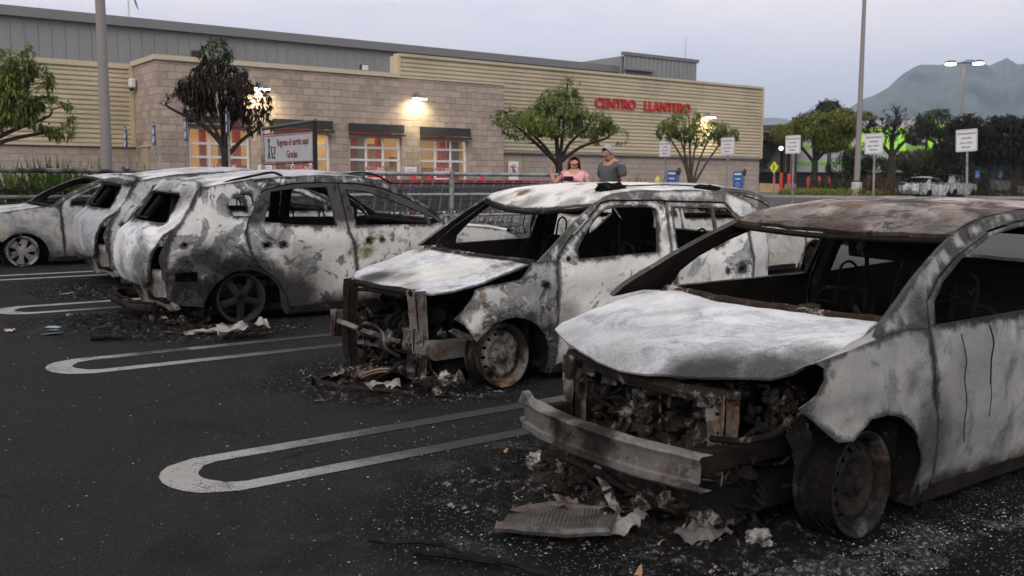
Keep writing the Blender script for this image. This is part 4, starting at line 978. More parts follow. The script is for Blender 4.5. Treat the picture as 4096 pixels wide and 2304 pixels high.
# ------------------------------------------------------------ CAR A (nearest, right)
def frontA(c, T):
    mb = MB(); ln = spl([(.13, .40, .385), (.085, .2, .385), (.06, -.08, .383), (.08, -.38, .382), (.14, -.66, .38)], 6); vs = []
    prof = [(.07, .066), (.004, .068), (-.006, .058), (.0, .044), (.006, .03), (.006, -.026), (-.004, -.034), (-.006, -.06), (.004, -.07), (.07, -.068)]
    for p in ln:
        for dx, dz in prof: vs.append((p[0] + dx, p[1], p[2] + dz))
    n = len(prof); mb.add(vs, [(i * n + j, i * n + j + 1, (i + 1) * n + j + 1, (i + 1) * n + j) for i in range(len(ln) - 1) for j in range(n - 1)])
    for y in (.28, -.5): mb.box((.15, y, .385), (.07, .08, .12), bev=.01)
    for y in (.33, .1, -.16, -.33): mb.lathe([(.012, 0), (.012, -.012), (0, -.012)], 10, Matrix.Translation((.083, y, .385)) @ Matrix.Rotation(R(90), 4, 'Y'))
    mb.prism([(.30, .445), (.40, .445), (.37, .50), (.35, .485)], .10, .14, axis='x'); mb.jitter(.004, 12, 2)
    mb.build('bumper_beam', m_beam, T, ang=30)
    mb = MB()
    for y, x, w_, sd in ((-.42, .50, .095, 1), (.44, .44, .08, 2)): hatpost(mb, x, y, .05, .61, w_, .05, .012, sd)
    mb.tube([(.50, y, .06) for y in (.60, .2, -.2, -.45)], .028, 6, flat=1.2); mb.jitter(.01, 9, 4); mb.build('radiator_support', m_post, T, ang=35)
    mb = MB(); mb.tube(spl([(.50, .50, .60), (.43, .25, .615), (.42, -.05, .60), (.47, -.36, .59), (.56, -.48, .58)], 4), .034, 6, flat=1.1)
    for i in range(7): mb.box((.42 + .01 * i, .42 - .13 * i, .58 + .02 * (i % 2)), (.03, .07, .10), rot=(.1, .2, .2 * i), bev=.006)
    mb.jitter(.014, 11, 3); mb.build('radiator_support', m_chara, T, ang=35)
    for y in (.46, -.46): mb = MB(); mb.box((.60, y, .34), (.55, .06, .10), bev=.01); mb.jitter(.006, 7, 2); mb.build('chassis_rail', m_charr, T)
    mb = MB(); junk(mb, (.74, .08, .36), (.42, .84, .46), 190, 11, (.03, .12)); junk(mb, (.56, .05, .40), (.12, .7, .36), 60, 12, (.02, .07)); mb.ball((.85, .1, .40), (.22, .3, .2), seed=4, amp=.3, n=10); mb.build('engine', m_chara, T, ang=45)
    mb = MB(); junk(mb, (.76, -.56, .52), (.26, .2, .16), 70, 15, (.012, .04)); mb.build('headlamp_remains', m_chara, T, ang=50)
    mb = MB(); mb.tube(spl([(.52, -.77, .575), (.48, -.72, .50), (.44, -.60, .45), (.42, -.46, .43)], 5), .014, 6); crumple(mb, .14, .14, .02, 3, 6, Matrix.Translation((.60, -.755, .47)) @ Matrix.Rotation(R(80), 4, 'X') @ Matrix.Rotation(.5, 4, 'Z')); mb.build('fender_bracket', m_char, T)
    mb = MB(); junk(mb, (.60, -.50, .22), (.16, .14, .26), 26, 18, (.02, .05)); mb.build('air_duct', m_char, T, ang=40)
def extraA(c, T, near):
    # sun visor that hangs from the roof edge
    mb = MB(); mb.box((1.98, -.16, 1.135), (.012, .34, .17), rot=(.04, -.25, .15), bev=.03); mb.tube([(1.93, .02, 1.235), (1.96, .0, 1.19)], .008, 5); mb.build('sun_visor', m_char, T)
    mb = MB(); mb.tube([(2.0, -.06, 1.24), (2.06, -.04, 1.02), (2.1, -.02, .74)], .012, 6); mb.build('seat_belt_bar', m_char, T)
    mb = MB(); mb.tube(spl([(1.60, -.825, .80), (1.635, -.838, .69), (1.625, -.842, .60), (1.66, -.842, .49), (1.645, -.845, .40), (1.655, -.845, .31)], 4), .0025, 5); mb.tube(spl([(1.83, -.83, .82), (1.86, -.84, .74), (1.84, -.845, .67), (1.85, -.845, .55)], 4), .0035, 5); mb.tube(spl([(1.86, -.842, .55), (1.868, -.845, .49), (1.862, -.845, .40)], 3), .002, 4); mb.build('hanging_wire', m_char, T, ang=None)
    mb = MB(); mb.tube(spl([(1.34, .5, .78), (1.40, .3, .80), (1.38, .1, .76), (1.5, -.1, .79)], 5), .01, 6); mb.ball((1.30, -.25, .85), (.05, .08, .03), seed=3, amp=.5, n=6); mb.build('dash_debris', m_chara, T)
tabA = [(1.10, .915), (1.377, 1.046), (1.641, 1.160), (1.84, 1.232), (2.068, 1.283), (2.40, 1.315), (2.9, 1.33), (3.35, 1.305), (3.7, 1.215), (3.95, 1.08), (4.1, .95)]
fA = [(1.425, .944), (1.555, 1.032), (1.777, 1.125), (2.131, 1.225), (2.40, 1.258), (2.76, 1.272)]
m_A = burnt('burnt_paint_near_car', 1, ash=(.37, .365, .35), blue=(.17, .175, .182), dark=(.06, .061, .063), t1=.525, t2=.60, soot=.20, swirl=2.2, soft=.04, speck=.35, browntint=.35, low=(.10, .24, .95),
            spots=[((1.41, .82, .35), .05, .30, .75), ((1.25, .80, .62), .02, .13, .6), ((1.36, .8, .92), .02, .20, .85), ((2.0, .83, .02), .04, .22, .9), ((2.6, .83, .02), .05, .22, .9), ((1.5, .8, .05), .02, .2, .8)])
m_Ah = burnt('burnt_hood_near_car', 2, ash=(.68, .685, .70), blue=(.40, .415, .45), dark=(.22, .225, .235), t1=.54, t2=.63, soot=.02, soft=.03, speck=.10, swirl=2.6, edge=(.015, .6),
             spots=[((.40, -.42, .67), .10, .46, .98, 1), ((.56, -.64, .72), .08, .38, .95, 1), ((.36, .05, .66), .0, .50, .62, 1), ((.76, -.66, .79), .05, .26, .8, 1), ((.36, .45, .66), .0, .45, .5, 1), ((.45, .15, .68), .25, .60, .25, 1)])
m_Ar = burnt('burnt_roof_near_car', 3, ash=(.56, .48, .43), blue=(.20, .18, .17), dark=(.055, .048, .045), t1=.515, t2=.55, soot=.34, rust=.62, rustc=(.17, .085, .05), scale=1.6, soft=.008, speck=.8,
             spots=[((1.80, .0, 1.24), .10, .45, .75), ((1.85, .4, 1.23), .08, .40, .7)])
m_Ap = burnt('burnt_pillar_near_car', 4, ash=(.34, .33, .31), blue=(.16, .16, .165), dark=(.06, .06, .06), t1=.49, t2=.57, soot=.50, soft=.06, speck=.4, spots=[((1.5, .7, .95), .05, .3, .7)])
carA = Spec(**{**DEF, **dict(name='burnt_hatchback', label='nearest burnt car, grey hatchback shell with pale hood and rusty roof, front bumper beam exposed', X0=2.5, Y0=3.05, L=4.25, hw=.83, zb=(.80, .92), tum=.36, nose=-1, seed=1,
    arch=[(1.03, .18, .335), (3.45, .18, .335)],
    fender=[(.60, .775), (.655, .748), (.653, .705), (.602, .655), (.507, .610), (.605, .543), (.737, .45)] + arc(1.03, .18, .335, 128, -14, 16) + [(1.375, .06), (1.45, .05), (1.492, .176), (1.445, .45), (1.382, .748), (1.375, .838), (1.22, .85), (1.0, .83), (.8, .80)],
    shoulder=[(.60, .772, .60, .70), (.8, .797, .82, .715), (1.0, .827, 1.05, .70), (1.22, .847, 1.24, .64), (1.375, .838, 1.30, .60)],
    fdoor=([(1.50, .055), (1.505, .176), (1.457, .45), (1.395, .748), (1.39, .835)] + fA + [(2.70, .845), (2.71, .5), (2.68, .05)],
           [[(1.435, .850), (1.478, .945), (1.59, 1.022), (1.79, 1.108), (2.13, 1.206), (2.40, 1.238), (2.73, 1.25), (2.66, .86)]]),
    rdoor=([(2.695, .05), (2.722, .5), (2.714, .845), (2.775, 1.272), (3.1, 1.268), (3.35, 1.235), (3.60, 1.14), (3.72, .98), (3.74, .88), (3.66, .62)] + arc(3.45, .18, .345, 62, 180, 10) + [(3.09, .05)],
           [[(2.80, .86), (2.86, 1.235), (3.1, 1.235), (3.34, 1.20), (3.56, 1.11), (3.66, .97), (3.68, .89)]]),
    farless=True, bodyside=([(1.06, .885)] + tabA[1:10] + [(4.08, .95), (4.22, .9), (4.25, .6), (4.22, .25), (4.15, .16)] + arc(3.45, .18, .34, 0, 60, 8) + [(3.67, .62), (3.752, .88), (3.73, .985), (3.61, 1.15), (3.36, 1.247), (3.1, 1.28), (2.76, 1.284), (2.40, 1.268), (2.131, 1.235), (1.777, 1.137), (1.555, 1.044), (1.415, .955), (1.375, .840), (1.22, .852), (1.0, .832)], []),
    H=hoodH([(.32, .625), (.36, .655), (.45, .69), (.6, .735), (.8, .785), (1.0, .825), (1.15, .85), (1.35, .862)], .012, .7),
    hood=[(.335, 0), (.345, .15), (.375, .30), (.42, .44), (.47, .56), (.52, .66), (.60, .705), (.82, .72), (1.05, .705), (1.24, .645), (1.31, .60), (1.24, .45), (1.18, .25), (1.16, 0)],
    roof=(1.80, 3.5), ztop=lambda x: sm_tab(tabA, x), crown=lambda x: lerp_tab([(1.7, .004), (2.2, .026), (2.8, .035), (3.5, .02)], x),
    cabin=(1.28, 3.75), cowl=lambda y: (1.20 + .10 * (abs(y) / .7) ** 2, .845), bpil=[2.76], seats=[(2.3, .36), (2.3, -.36), (3.3, .35, .2, .50), (3.3, -.35, .2, .50)],
    wheels=[(.97, -.70, 'steel', R(3), R(-3), .218), (.92, .70, 'steel', R(9), R(2), .213), (3.45, -.72, 'steel', 0, 0, .213), (3.45, .72, 'steel', 0, 0, .213)], ww=.19,
    wm=(burnt('scorched_rim', 21, edge=None, ash=(.16, .155, .15), blue=(.05, .052, .057), dark=(.018, .018, .018), t1=.43, t2=.49, soot=.8, rust=.22, scale=3, rustc=(.14, .04, .03)), charm('black_wheel_disc', c0=(.008, .008, .008), c1=(.02, .02, .021), c2=(.055, .045, .04), amt=.66, seed=2, rust=.3)),
    m_body=m_A, m_fender=m_A, m_hood=m_Ah, m_roof=m_Ar, m_inner=m_sootr, m_cowl=charm('scorched_cowl', c1=(.05, .03, .022), c2=(.42, .38, .35), amt=.53, seed=4, rust=.6), front=frontA, rear=rearG, tailtab=[(.25, 4.15), (.6, 4.25), (.90, 4.18), (1.05, 3.98), (1.2, 3.72)], extra=extraA, warp=.006, nj=40)})
# ------------------------------------------------------------ CAR B (middle, pale)
def frontB(c, T):
    mb = MB(); hatpost(mb, .24, -.44, .05, .66, .105, .06, .013, 3, bow=.02); hatpost(mb, .225, -.43, .24, .40, .13, .05, .012, 5); crumple(mb, .2, .16, .04, 6, 8, Matrix.Translation((.20, -.42, .10)) @ Matrix.Rotation(.4, 4, 'Y'))
    mb.jitter(.006, 12, 2); mb.build('radiator_support', m_post, T)
    mb = MB(); hatpost(mb, .20, .40, .05, .66, .085, .05, .012, 7, bow=-.02); mb.tube(spl([(.25, .40, .63), (.26, 0, .63), (.25, -.42, .645)], 4), .026, 6); mb.tube(spl([(.24, .38, .58), (.26, .1, .60), (.26, -.3, .60)], 4), .016, 6);  mb.jitter(.01, 10, 3); mb.build('radiator_support', m_charr, T)
    mb = MB(); mb.tube(spl([(.17, .52, .33), (.15, .42, .335), (.13, .1, .33), (.16, -.18, .31), (.20, -.36, .30)], 4), .026, 4, flat=.9); hatpost(mb, .14, .52, .22, .42, .06, .04, .01, 9); mb.ball((.18, -.22, .29), (.05, .07, .07), seed=3, amp=.5, n=8); mb.tube(spl([(.12, .1, .32), (.10, -.05, .40), (.14, -.2, .36), (.12, -.3, .26), (.2, -.34, .2)], 4), .012, 6); mb.jitter(.008, 10, 5); mb.build('bumper_beam', m_beam, T)
    mb = MB(); mb.prism([(.26, .24), (.34, .19), (.62, .20), (.72, .27), (.72, .33), (.56, .30), (.3, .33)], -.56, -.49); mb.box((.52, -.48, .26), (.5, .05, .1), bev=.01); mb.prism([(.36, .41), (.40, .43), (.56, .36), (.55, .33), (.42, .37)], -.72, -.70); mb.jitter(.006, 9, 6); mb.build('chassis_rail', m_beam, T)
    mb = MB(); mb.box((.52, .48, .3), (.6, .07, .1), bev=.01); mb.build('chassis_rail', m_charr, T)
    mb = MB(); mb.ball((.66, .06, .34), (.22, .26, .20), seed=2, amp=.3, n=10); junk(mb, (.60, .05, .30), (.42, .9, .44), 130, 21, (.03, .10)); junk(mb, (.36, .0, .22), (.2, .8, .3), 90, 24, (.02, .07)); junk(mb, (.45, -.3, .34), (.3, .3, .10), 46, 22, (.02, .05))
    for q in range(4): mb.tube(spl([(.48, .12 - q * .09, .42), (.38, .12 - q * .09, .38), (.37, .12 - q * .09, .28), (.45, .12 - q * .09, .2)], 4), .02, 8)
    mb.build('engine', m_char, T, ang=45)
    mb = MB(); junk(mb, (.40, -.30, .335), (.24, .3, .05), 50, 23, (.015, .045)); mb.build('melted_wiring', m_chara, T, ang=45)
    mb = MB(); sheet(mb, [(-.38, .20), (.34, .17), (.34, .27), (-.38, .29)], [[(q + .012 * math.cos(a), .235 + .012 * math.sin(a)) for a in (0, 1.05, 2.1, 3.14, 4.2, 5.2)] for q in (-.3, -.12, .08, .26)], lambda a, b_: (.30, a, b_), step=.05, thick=.008, warp=.015, outward=(-1, 0, 0)); mb.build('cross_member', m_beam, T, ang=35)
def extraB(c, T, near):
    mb = MB(); mb.ball((1.95, -.50, 1.35), (.14, .04, .032), seed=8, amp=.5, n=14, fr=4); junk(mb, (1.93, -.50, 1.345), (.2, .04, .03), 14, 28, (.012, .03)); mb.build('roof_trim_remnant', m_char, T, ang=50)
    mb = MB(); mb.ball((3.0, -.50, 1.34), (.13, .05, .03), seed=9, amp=.5, n=8, fr=3); mb.tube(spl([(2.1, -.52, 1.36), (2.5, -.53, 1.37), (2.9, -.52, 1.36)], 4), .012, 6, flat=.5); mb.build('roof_trim_remnant', m_char, T, ang=50)
    mb = MB(); mb.box((2.0, .0, .9), (.012, .05, .04)); mb.build('paper_tag', m_alum, T)
    mb = MB(); mb.lathe([(.012, -.02), (.018, 0), (.018, .01), (0, .012)], 8, Matrix.Translation((1.29, -.80, .86)) @ Matrix.Rotation(R(90), 4, 'X')); mb.build('mirror_mount', m_chara, T)
    mb = MB(); mb.tube(spl([(1.66, .2, 1.21), (1.67, .2, 1.12), (1.66, .21, 1.03), (1.68, .2, .96)], 4), .004, 5); mb.tube([(1.70, .26, 1.21), (1.69, .27, 1.1)], .003, 4); mb.build('hanging_wire', m_char, T, ang=None)
tabB = [(1.025, .85), (1.22, .985), (1.415, 1.123), (1.613, 1.234), (1.739, 1.286), (1.996, 1.320), (2.375, 1.331), (2.9, 1.325), (3.10, 1.30), (3.26, 1.265), (3.43, 1.19), (3.53, 1.08), (3.57, .95)]
spB = [((.80, .82, .16), .33, .45, .85), ((1.25, .8, .45), .02, .22, .6), ((1.6, .8, 1.24), .02, .10, .5), ((2.0, .8, 1.22), .01, .09, .75), ((2.4, .78, 1.22), .01, .11, .8), ((2.8, .76, 1.22), .01, .10, .9), ((3.15, .74, 1.10), .01, .12, .85), ((2.32, .78, 1.0), .01, .09, .55), ((1.36, .8, .86), .0, .09, .6)]
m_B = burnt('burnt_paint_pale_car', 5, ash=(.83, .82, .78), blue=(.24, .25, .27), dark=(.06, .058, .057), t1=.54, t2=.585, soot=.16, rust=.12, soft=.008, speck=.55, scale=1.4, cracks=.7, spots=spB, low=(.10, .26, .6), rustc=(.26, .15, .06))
m_Bf = burnt('burnt_fender_pale_car', 6, ash=(.70, .69, .65), blue=(.15, .152, .16), dark=(.05, .048, .047), t1=.485, t2=.56, soot=.24, rust=.16, scale=1.6, soft=.01, speck=.6, cracks=.4, spots=[((.80, .82, .16), .33, .47, .9), ((.42, .8, .6), .02, .14, .6), ((1.1, .82, .40), .03, .22, .8)], rustc=(.24, .14, .06))
m_Bh = burnt('burnt_hood_pale_car', 7, ash=(.72, .71, .67), blue=(.40, .42, .47), dark=(.16, .16, .165), t1=.475, t2=.64, soot=.12, soft=.03, speck=.3, cracks=.7, rust=.1,
             spots=[((.36, .30, .66), .05, .30, .97, 1), ((.45, .05, .68), .02, .24, .65, 1), ((.36, -.2, .66), .0, .14, .5, 1), ((.95, .6, .82), .0, .12, .8)])
m_Br = burnt('burnt_roof_pale_car', 8, ash=(.82, .80, .76), blue=(.42, .41, .40), dark=(.15, .145, .14), t1=.60, t2=.66, soot=.18, rust=.12, soft=.02, speck=.6, spots=[((1.55, 0, 1.25), .04, .20, .6), ((1.56, .45, 1.24), .04, .18, .6)])
carB = Spec(**{**DEF, **dict(name='burnt_small_suv', label='pale flaking burnt small SUV in the middle, hood up front and radiator frame bare', X0=3.1, Y0=6.05, L=3.62, hw=.83, zb=(.83, .93), tum=.26, nose=-1, seed=2, xr=.45, tr=.16,
    arch=[(.80, .15, .335), (3.04, .15, .335)],
    fender=[(.572, .708), (.50, .69), (.475, .629), (.417, .561), (.352, .504), (.428, .458), (.51, .345)] + arc(.80, .15, .335, 140, -12, 16) + [(1.135, .055), (1.185, .055), (1.188, .44), (1.190, .68), (1.183, .774), (1.20, .84), (1.15, .852), (.98, .85), (.93, .80), (.868, .742), (.72, .724)], fender_holes=[[(1.075 + .026 * math.cos(a), .69 + .014 * math.sin(a)) for a in (0, .8, 1.57, 2.35, 3.14, 3.9, 4.7, 5.5)]],
    fdoor=([(1.20, .055), (1.198, .44), (1.202, .68), (1.197, .78), (1.214, .88), (1.325, .982), (1.505, 1.103), (1.69, 1.235), (1.78, 1.252), (2.318, 1.250), (2.33, 1.2), (2.312, 1.03), (2.31, .853), (2.345, .778), (2.355, .65), (2.36, .055)],
           [[(1.39, .855), (1.395, .93), (1.51, 1.05), (1.70, 1.196), (1.82, 1.208), (2.186, 1.206), (2.235, 1.186), (2.205, 1.03), (2.175, .875)]], [[(2.03, .655), (2.06, .69), (2.09, .68), (2.08, .645)], [(2.235, .66), (2.24, .685), (2.29, .69), (2.285, .655)]]),
    rdoor=([(2.375, .055), (2.37, .65), (2.358, .78), (2.325, .86), (2.33, 1.03), (2.345, 1.2), (2.36, 1.243), (3.0, 1.226), (3.13, 1.108), (3.226, 1.03), (3.226, .906), (3.26, .777), (3.27, .55)] + arc(3.04, .15, .345, 50, 180, 8) + [(2.69, .055)],
           [[(2.41, 1.2), (2.84, 1.192), (2.835, .893), (2.39, .875), (2.385, .935)], [(2.868, 1.19), (3.02, 1.186), (3.10, 1.125), (3.112, 1.08), (2.95, .938), (2.887, .9), (2.862, .898)]], [[(2.94, .685), (2.945, .705), (2.965, .70), (2.96, .68)], [(3.09, .685), (3.10, .72), (3.16, .715), (3.15, .68)]]),
    farless=True, bodyside=(tabB[:8] + [(3.012, 1.322), (3.10, 1.30), (3.26, 1.265), (3.43, 1.19), (3.53, 1.08), (3.57, .95), (3.61, .75), (3.61, .5), (3.57, .3), (3.5, .18)] + arc(3.04, .15, .34, 5, 48, 6) + [(3.28, .55), (3.272, .777), (3.238, .906), (3.238, 1.035), (3.14, 1.118), (3.012, 1.238), (2.37, 1.256), (2.32, 1.263), (1.78, 1.265), (1.685, 1.248), (1.495, 1.116), (1.312, .993), (1.204, .89), (1.19, .85)], []),
    H=hoodH([(.20, .60), (.26, .635), (.42, .69), (.6, .735), (.8, .79), (.95, .835), (1.1, .85)], .012, .72),
    hood=[(.25, 0), (.255, .2), (.27, .4), (.31, .56), (.40, .68), (.56, .735), (.80, .745), (.93, .745), (1.0, .73), (.985, .5), (.955, .25), (.945, 0)],
    roof=(1.62, 3.12), ztop=lambda x: sm_tab(tabB, x), crown=lambda x: lerp_tab([(1.5, .012), (2.0, .04), (2.7, .05), (3.2, .02)], x), bow=(.13, .12),
    cabin=(1.0, 3.3), cowl=lambda y: (.99 + .03 * (abs(y) / .7) ** 2, .825), bpil=[2.34], seats=[(2.0, .36, .2, .70), (2.0, -.36, .2, .70), (2.95, .35, .22, .60), (2.95, -.35, .22, .60)],
    wheels=[(.74, -.72, 'steel', R(3), R(-7), .215), (.74, .74, 'steel', R(3), 0, .215), (3.04, -.74, 'steel', 0, 0, .215), (3.04, .74, 'steel', 0, 0, .215)], ww=.17,
    wm=(burnt('ash_brown_rim', 22, edge=None, ash=(.17, .145, .115), blue=(.075, .062, .052), dark=(.022, .019, .017), t1=.48, t2=.53, soot=.6, rust=.45, scale=3, rustc=(.22, .13, .06)), burnt('ash_wheel_disc', 23, edge=None, ash=(.22, .20, .165), blue=(.085, .078, .068), dark=(.025, .023, .021), t1=.51, t2=.55, soot=.5, scale=4, rust=.15)),
    m_body=m_B, m_fender=m_Bf, m_hood=m_Bh, m_roof=m_Br, m_bodyside=burnt('burnt_pillar_pale_car', 9, ash=(.72, .71, .67), blue=(.36, .37, .38), dark=(.08, .075, .07), t1=.56, t2=.60, soot=.15, speck=1.0, spots=[((1.5, .76, 1.2), .0, .10, .4), ((3.0, .72, 1.26), .0, .1, .6)]), front=frontB, rear=rearG, tailtab=[(.25, 3.56), (.6, 3.64), (.93, 3.60), (1.26, 3.42)], extra=extraB, warp=.005, m_cowl=m_chara)})
# ------------------------------------------------------------ CAR C (rear towards us, left middle)
def rearC(c, T, white=True):
    xr_ = lambda z: sm_tab([(.12, 4.02), (.30, 4.10), (.45, 4.18), (.6, 4.2), (.75, 4.17), (.85, 4.12), (.92, 4.03), (1.0, 3.96), (1.2, 3.82), (1.27, 3.76), (1.34, 3.68)], z) - 4.2 + c.L
    Tf = lambda y, z: (xr_(z) - .20 * (abs(y) / .8) ** 3, y, z)
    half = [(0, .345), (.36, .35), (.50, .40), (.56, .52), (.60, .66), (.66, .80), (.70, .90), (.69, 1.0), (.66, 1.12), (.62, 1.25), (.56, 1.31), (0, 1.335)]
    full = half + [(-y, z) for y, z in half[::-1] if y > 0]
    win = [(-.52, .935), (.52, .935), (.50, 1.03), (.46, 1.17), (.40, 1.20), (-.40, 1.20), (-.46, 1.17), (-.50, 1.03)]
    mb = MB(); sheet(mb, full, [win], lambda y, z: (lambda p: (p[0] + (.015 if z < .84 else 0), p[1], p[2]))(Tf(y, z)), step=.05, thick=.03, warp=.008, seed=3, outward=(1, 0, 0)); mb.build('tailgate', [c.m_tail, m_soot], T, ang=40)
    for s in (-1, 1):
        qe = [(3.70, 1.245), (3.71, 1.19), (3.80, 1.08), (3.89, .98), (3.92, .91), (4.0, .80), (4.03, .61), (4.036, .25)]
        A = [(x + c.L - 4.2, s * (Wf(c, x + c.L - 4.2, z) - .003), z) for x, z in qe]
        B = [tuple(Vector(Tf(s * (y + .012), z)) - Vector((.012, 0, 0))) for y, z in ((.62, 1.25), (.645, 1.18), (.67, 1.08), (.70, .98), (.70, .9), (.68, .80), (.64, .62), (.62, .25))]
        mb = MB(); strip(mb, A, B, 4, (.02, s * .02, 0), .01, m=26)
        mb.build('rear_corner_panel', [c.m_corner, m_soot], T, ang=40)
        mb = MB(); sheet(mb, [(.56, .70), (.70, .74), (.72, .87), (.66, .86)], [], lambda y, z: (Tf(y, z)[0] + .004, s * y, z), step=.04, thick=.02, warp=.008, outward=(1, 0, 0)); mb.build('lamp_housing', [c.m_lamp, m_soot], T, ang=40)
    low = [(-.64, .10), (-.3, .14), (-.1, .10), (.2, .15), (.5, .11), (.64, .14), (.64, .52), (-.64, .52)]
    mb = MB(); sheet(mb, low, [[(.1, .2), (.2, .2), (.2, .26), (.1, .26)]], lambda y, z: (Tf(y, z)[0] - .06 - .02 * math.sin(y * 9), y, z), step=.05, thick=.01, warp=.02, seed=6, outward=(1, 0, 0)); mb.build('rear_lower_panel', [c.m_low, m_soot], T, ang=40)
    if c.bump:
        mb = MB(); ln = spl([(c.L - .32, -.70, .14), (c.L - .10, -.66, .14), (c.L + .0, -.4, .15), (c.L + .02, 0, .15), (c.L + .0, .4, .15), (c.L - .08, .62, .16)], 6)
        mb.tube(ln, .035, 8, flat=1.0); mb.tube([(p[0] - .02, p[1], p[2] + .05) for p in ln], .016, 6); mb.jitter(.014, 8, 5); mb.build('bumper_beam', m_charr, T, ang=50)
    mb = MB(); mb.box((c.L - .45, 0, .22), (.5, 1.1, .05)); mb.box((c.L - .25, 0, .5), (.04, 1.0, .5)); junk(mb, (c.L - .4, 0, .4), (.3, .9, .3), 40, 40 + c.seed, (.03, .1)); mb.build('boot_floor', m_char, T)
    mb = MB(); mb.tube([Tf(y, .96) for y in (-.5, -.2, .1)], .012, 6); mb.tube([tuple(Vector(Tf(y, z)) - Vector((.12, 0, 0))) for y, z in ((-.42, .95), (-.30, 1.15))], .035, 6); mb.tube([tuple(Vector(Tf(y, z)) - Vector((.2, 0, 0))) for y, z in ((.3, .92), (-.1, 1.16))], .05, 6); mb.build('wiper_remains', m_char, T)
def extraC(c, T, near):
    for s in (-1, 1):
        mb = MB(); pl = [(3.42, s * .60, 1.30), (3.30, s * .605, 1.355), (3.0, s * .60, 1.395), (2.7, s * .595, 1.415)]
        if s == near: mb.tube(spl([(3.50, s * .62, 1.275), (3.38, s * .62, 1.32), (3.15, s * .62, 1.37), (2.98, s * .615, 1.40), (2.90, s * .61, 1.385), (2.86, s * .61, 1.365)], 5), .013, 6)
        if s == near: mb.build('roof_rail', m_char, T, ang=50); mb = MB()
        mb.tube(spl([(2.15, s * .60, 1.395), (2.0, s * .605, 1.41), (1.85, s * .61, 1.385), (1.66, s * .63, 1.30)], 5), .015, 6, flat=.6); mb.build('roof_rail', m_char, T, ang=50)
    mb = MB(); mb.tube(spl([(3.74, near * .70, .16), (3.72, near * .72, .06), (3.69, near * .72, .02), (3.65, near * .71, .06), (3.62, near * .70, .16)], 4), .009, 6); mb.build('hanging_strap', m_beam, T)
    for x_, z_ in ((3.12, .50), (3.22, .53), (3.32, .54), (3.42, .545), (3.52, .54), (3.62, .51), (3.72, .45), (3.83, .56), (3.87, .60)): mb = MB(); mb.lathe([(.012, 0), (.01, .006), (0, .007)], 7, Matrix.Translation((x_, near * (Wf(c, x_, z_) + .0), z_)) @ Matrix.Rotation(R(-90) * near, 4, 'X')); mb.build('clip', m_char, T)
tabC = [(.90, .915), (1.07, .935), (1.224, 1.016), (1.521, 1.19), (1.739, 1.300), (1.968, 1.352), (2.334, 1.376), (2.722, 1.368), (3.179, 1.335), (3.45, 1.30), (3.70, 1.245)]
spC = [((3.35, .87, .12), .47, .66, .98), ((2.88, .88, .22), .16, .48, .97), ((3.88, .8, .48), .10, .30, .96), ((2.78, .88, .40), .04, .50, .75), ((3.70, .85, .58), .08, .30, .95), ((3.85, .8, .30), .14, .34, .97), ((2.0, .86, .05), .06, .26, .9), ((2.5, .86, .05), .06, .26, .9), ((2.75, .88, .12), .1, .42, .9), ((1.4, .86, .05), .1, .3, .8), ((3.46, .87, .62), .01, .13, .85), ((3.90, .7, .70), .02, .16, .7)]
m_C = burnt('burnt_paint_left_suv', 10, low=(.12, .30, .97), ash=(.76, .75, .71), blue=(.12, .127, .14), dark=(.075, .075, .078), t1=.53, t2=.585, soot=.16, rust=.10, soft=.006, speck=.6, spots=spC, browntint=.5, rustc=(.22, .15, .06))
m_Cq = burnt('burnt_quarter_left_suv', 12, low=(.22, .46, .97), ash=(.64, .63, .60), blue=(.085, .09, .102), dark=(.05, .05, .053), t1=.505, t2=.57, soot=.20, soft=.006, speck=.4, spots=spC, scale=1.3, swirl=2.4)
m_Cr = burnt('burnt_roof_left_suv', 13, ash=(.64, .64, .64), blue=(.30, .31, .33), dark=(.11, .11, .115), t1=.51, t2=.60, soot=.36, soft=.04, speck=.3)
m_Cp = burnt('burnt_frame_left_suv', 14, ash=(.40, .39, .37), blue=(.15, .15, .155), dark=(.05, .05, .05), t1=.51, t2=.575, soot=.34, soft=.03, speck=.5, spots=[((2.25, .8, 1.1), .05, .3, .8)])
m_Ct = burnt('burnt_tailgate_left_suv', 15, ash=(.66, .66, .655), blue=(.30, .315, .35), dark=(.08, .08, .085), t1=.53, t2=.62, soot=.22, soft=.008, speck=.3, spots=[((3.95, .0, 1.24), .1, .5, .75), ((3.85, .5, 1.2), .05, .26, .85), ((4.1, .55, .40), .03, .16, .7), ((4.1, 0, .35), .03, .10, .8)])
spd = [((2.4, .84, 1.28), .03, .16, .97), ((2.9, .82, 1.22), .02, .14, .95), ((2.3, .86, 1.0), .05, .22, .98), ((3.17, .84, 1.0), .02, .14, .95), ((2.0, .82, 1.27), .02, .12, .95), ((1.6, .84, 1.15), .02, .12, .9), ((1.25, .85, .95), .02, .12, .9), ((2.6, .86, .90), .0, .07, .9)]
m_Cd = burnt('burnt_doors_left_suv', 45, low=(.14, .34, .97), high=(.86, .96, .95), ash=(.66, .65, .61), blue=(.14, .145, .158), dark=(.075, .075, .078), t1=.565, t2=.60, soot=.20, rust=.12, swirl=2, scale=1.5, soft=.006, speck=.8, spots=spC + spd, browntint=.6, rustc=(.22, .16, .06))
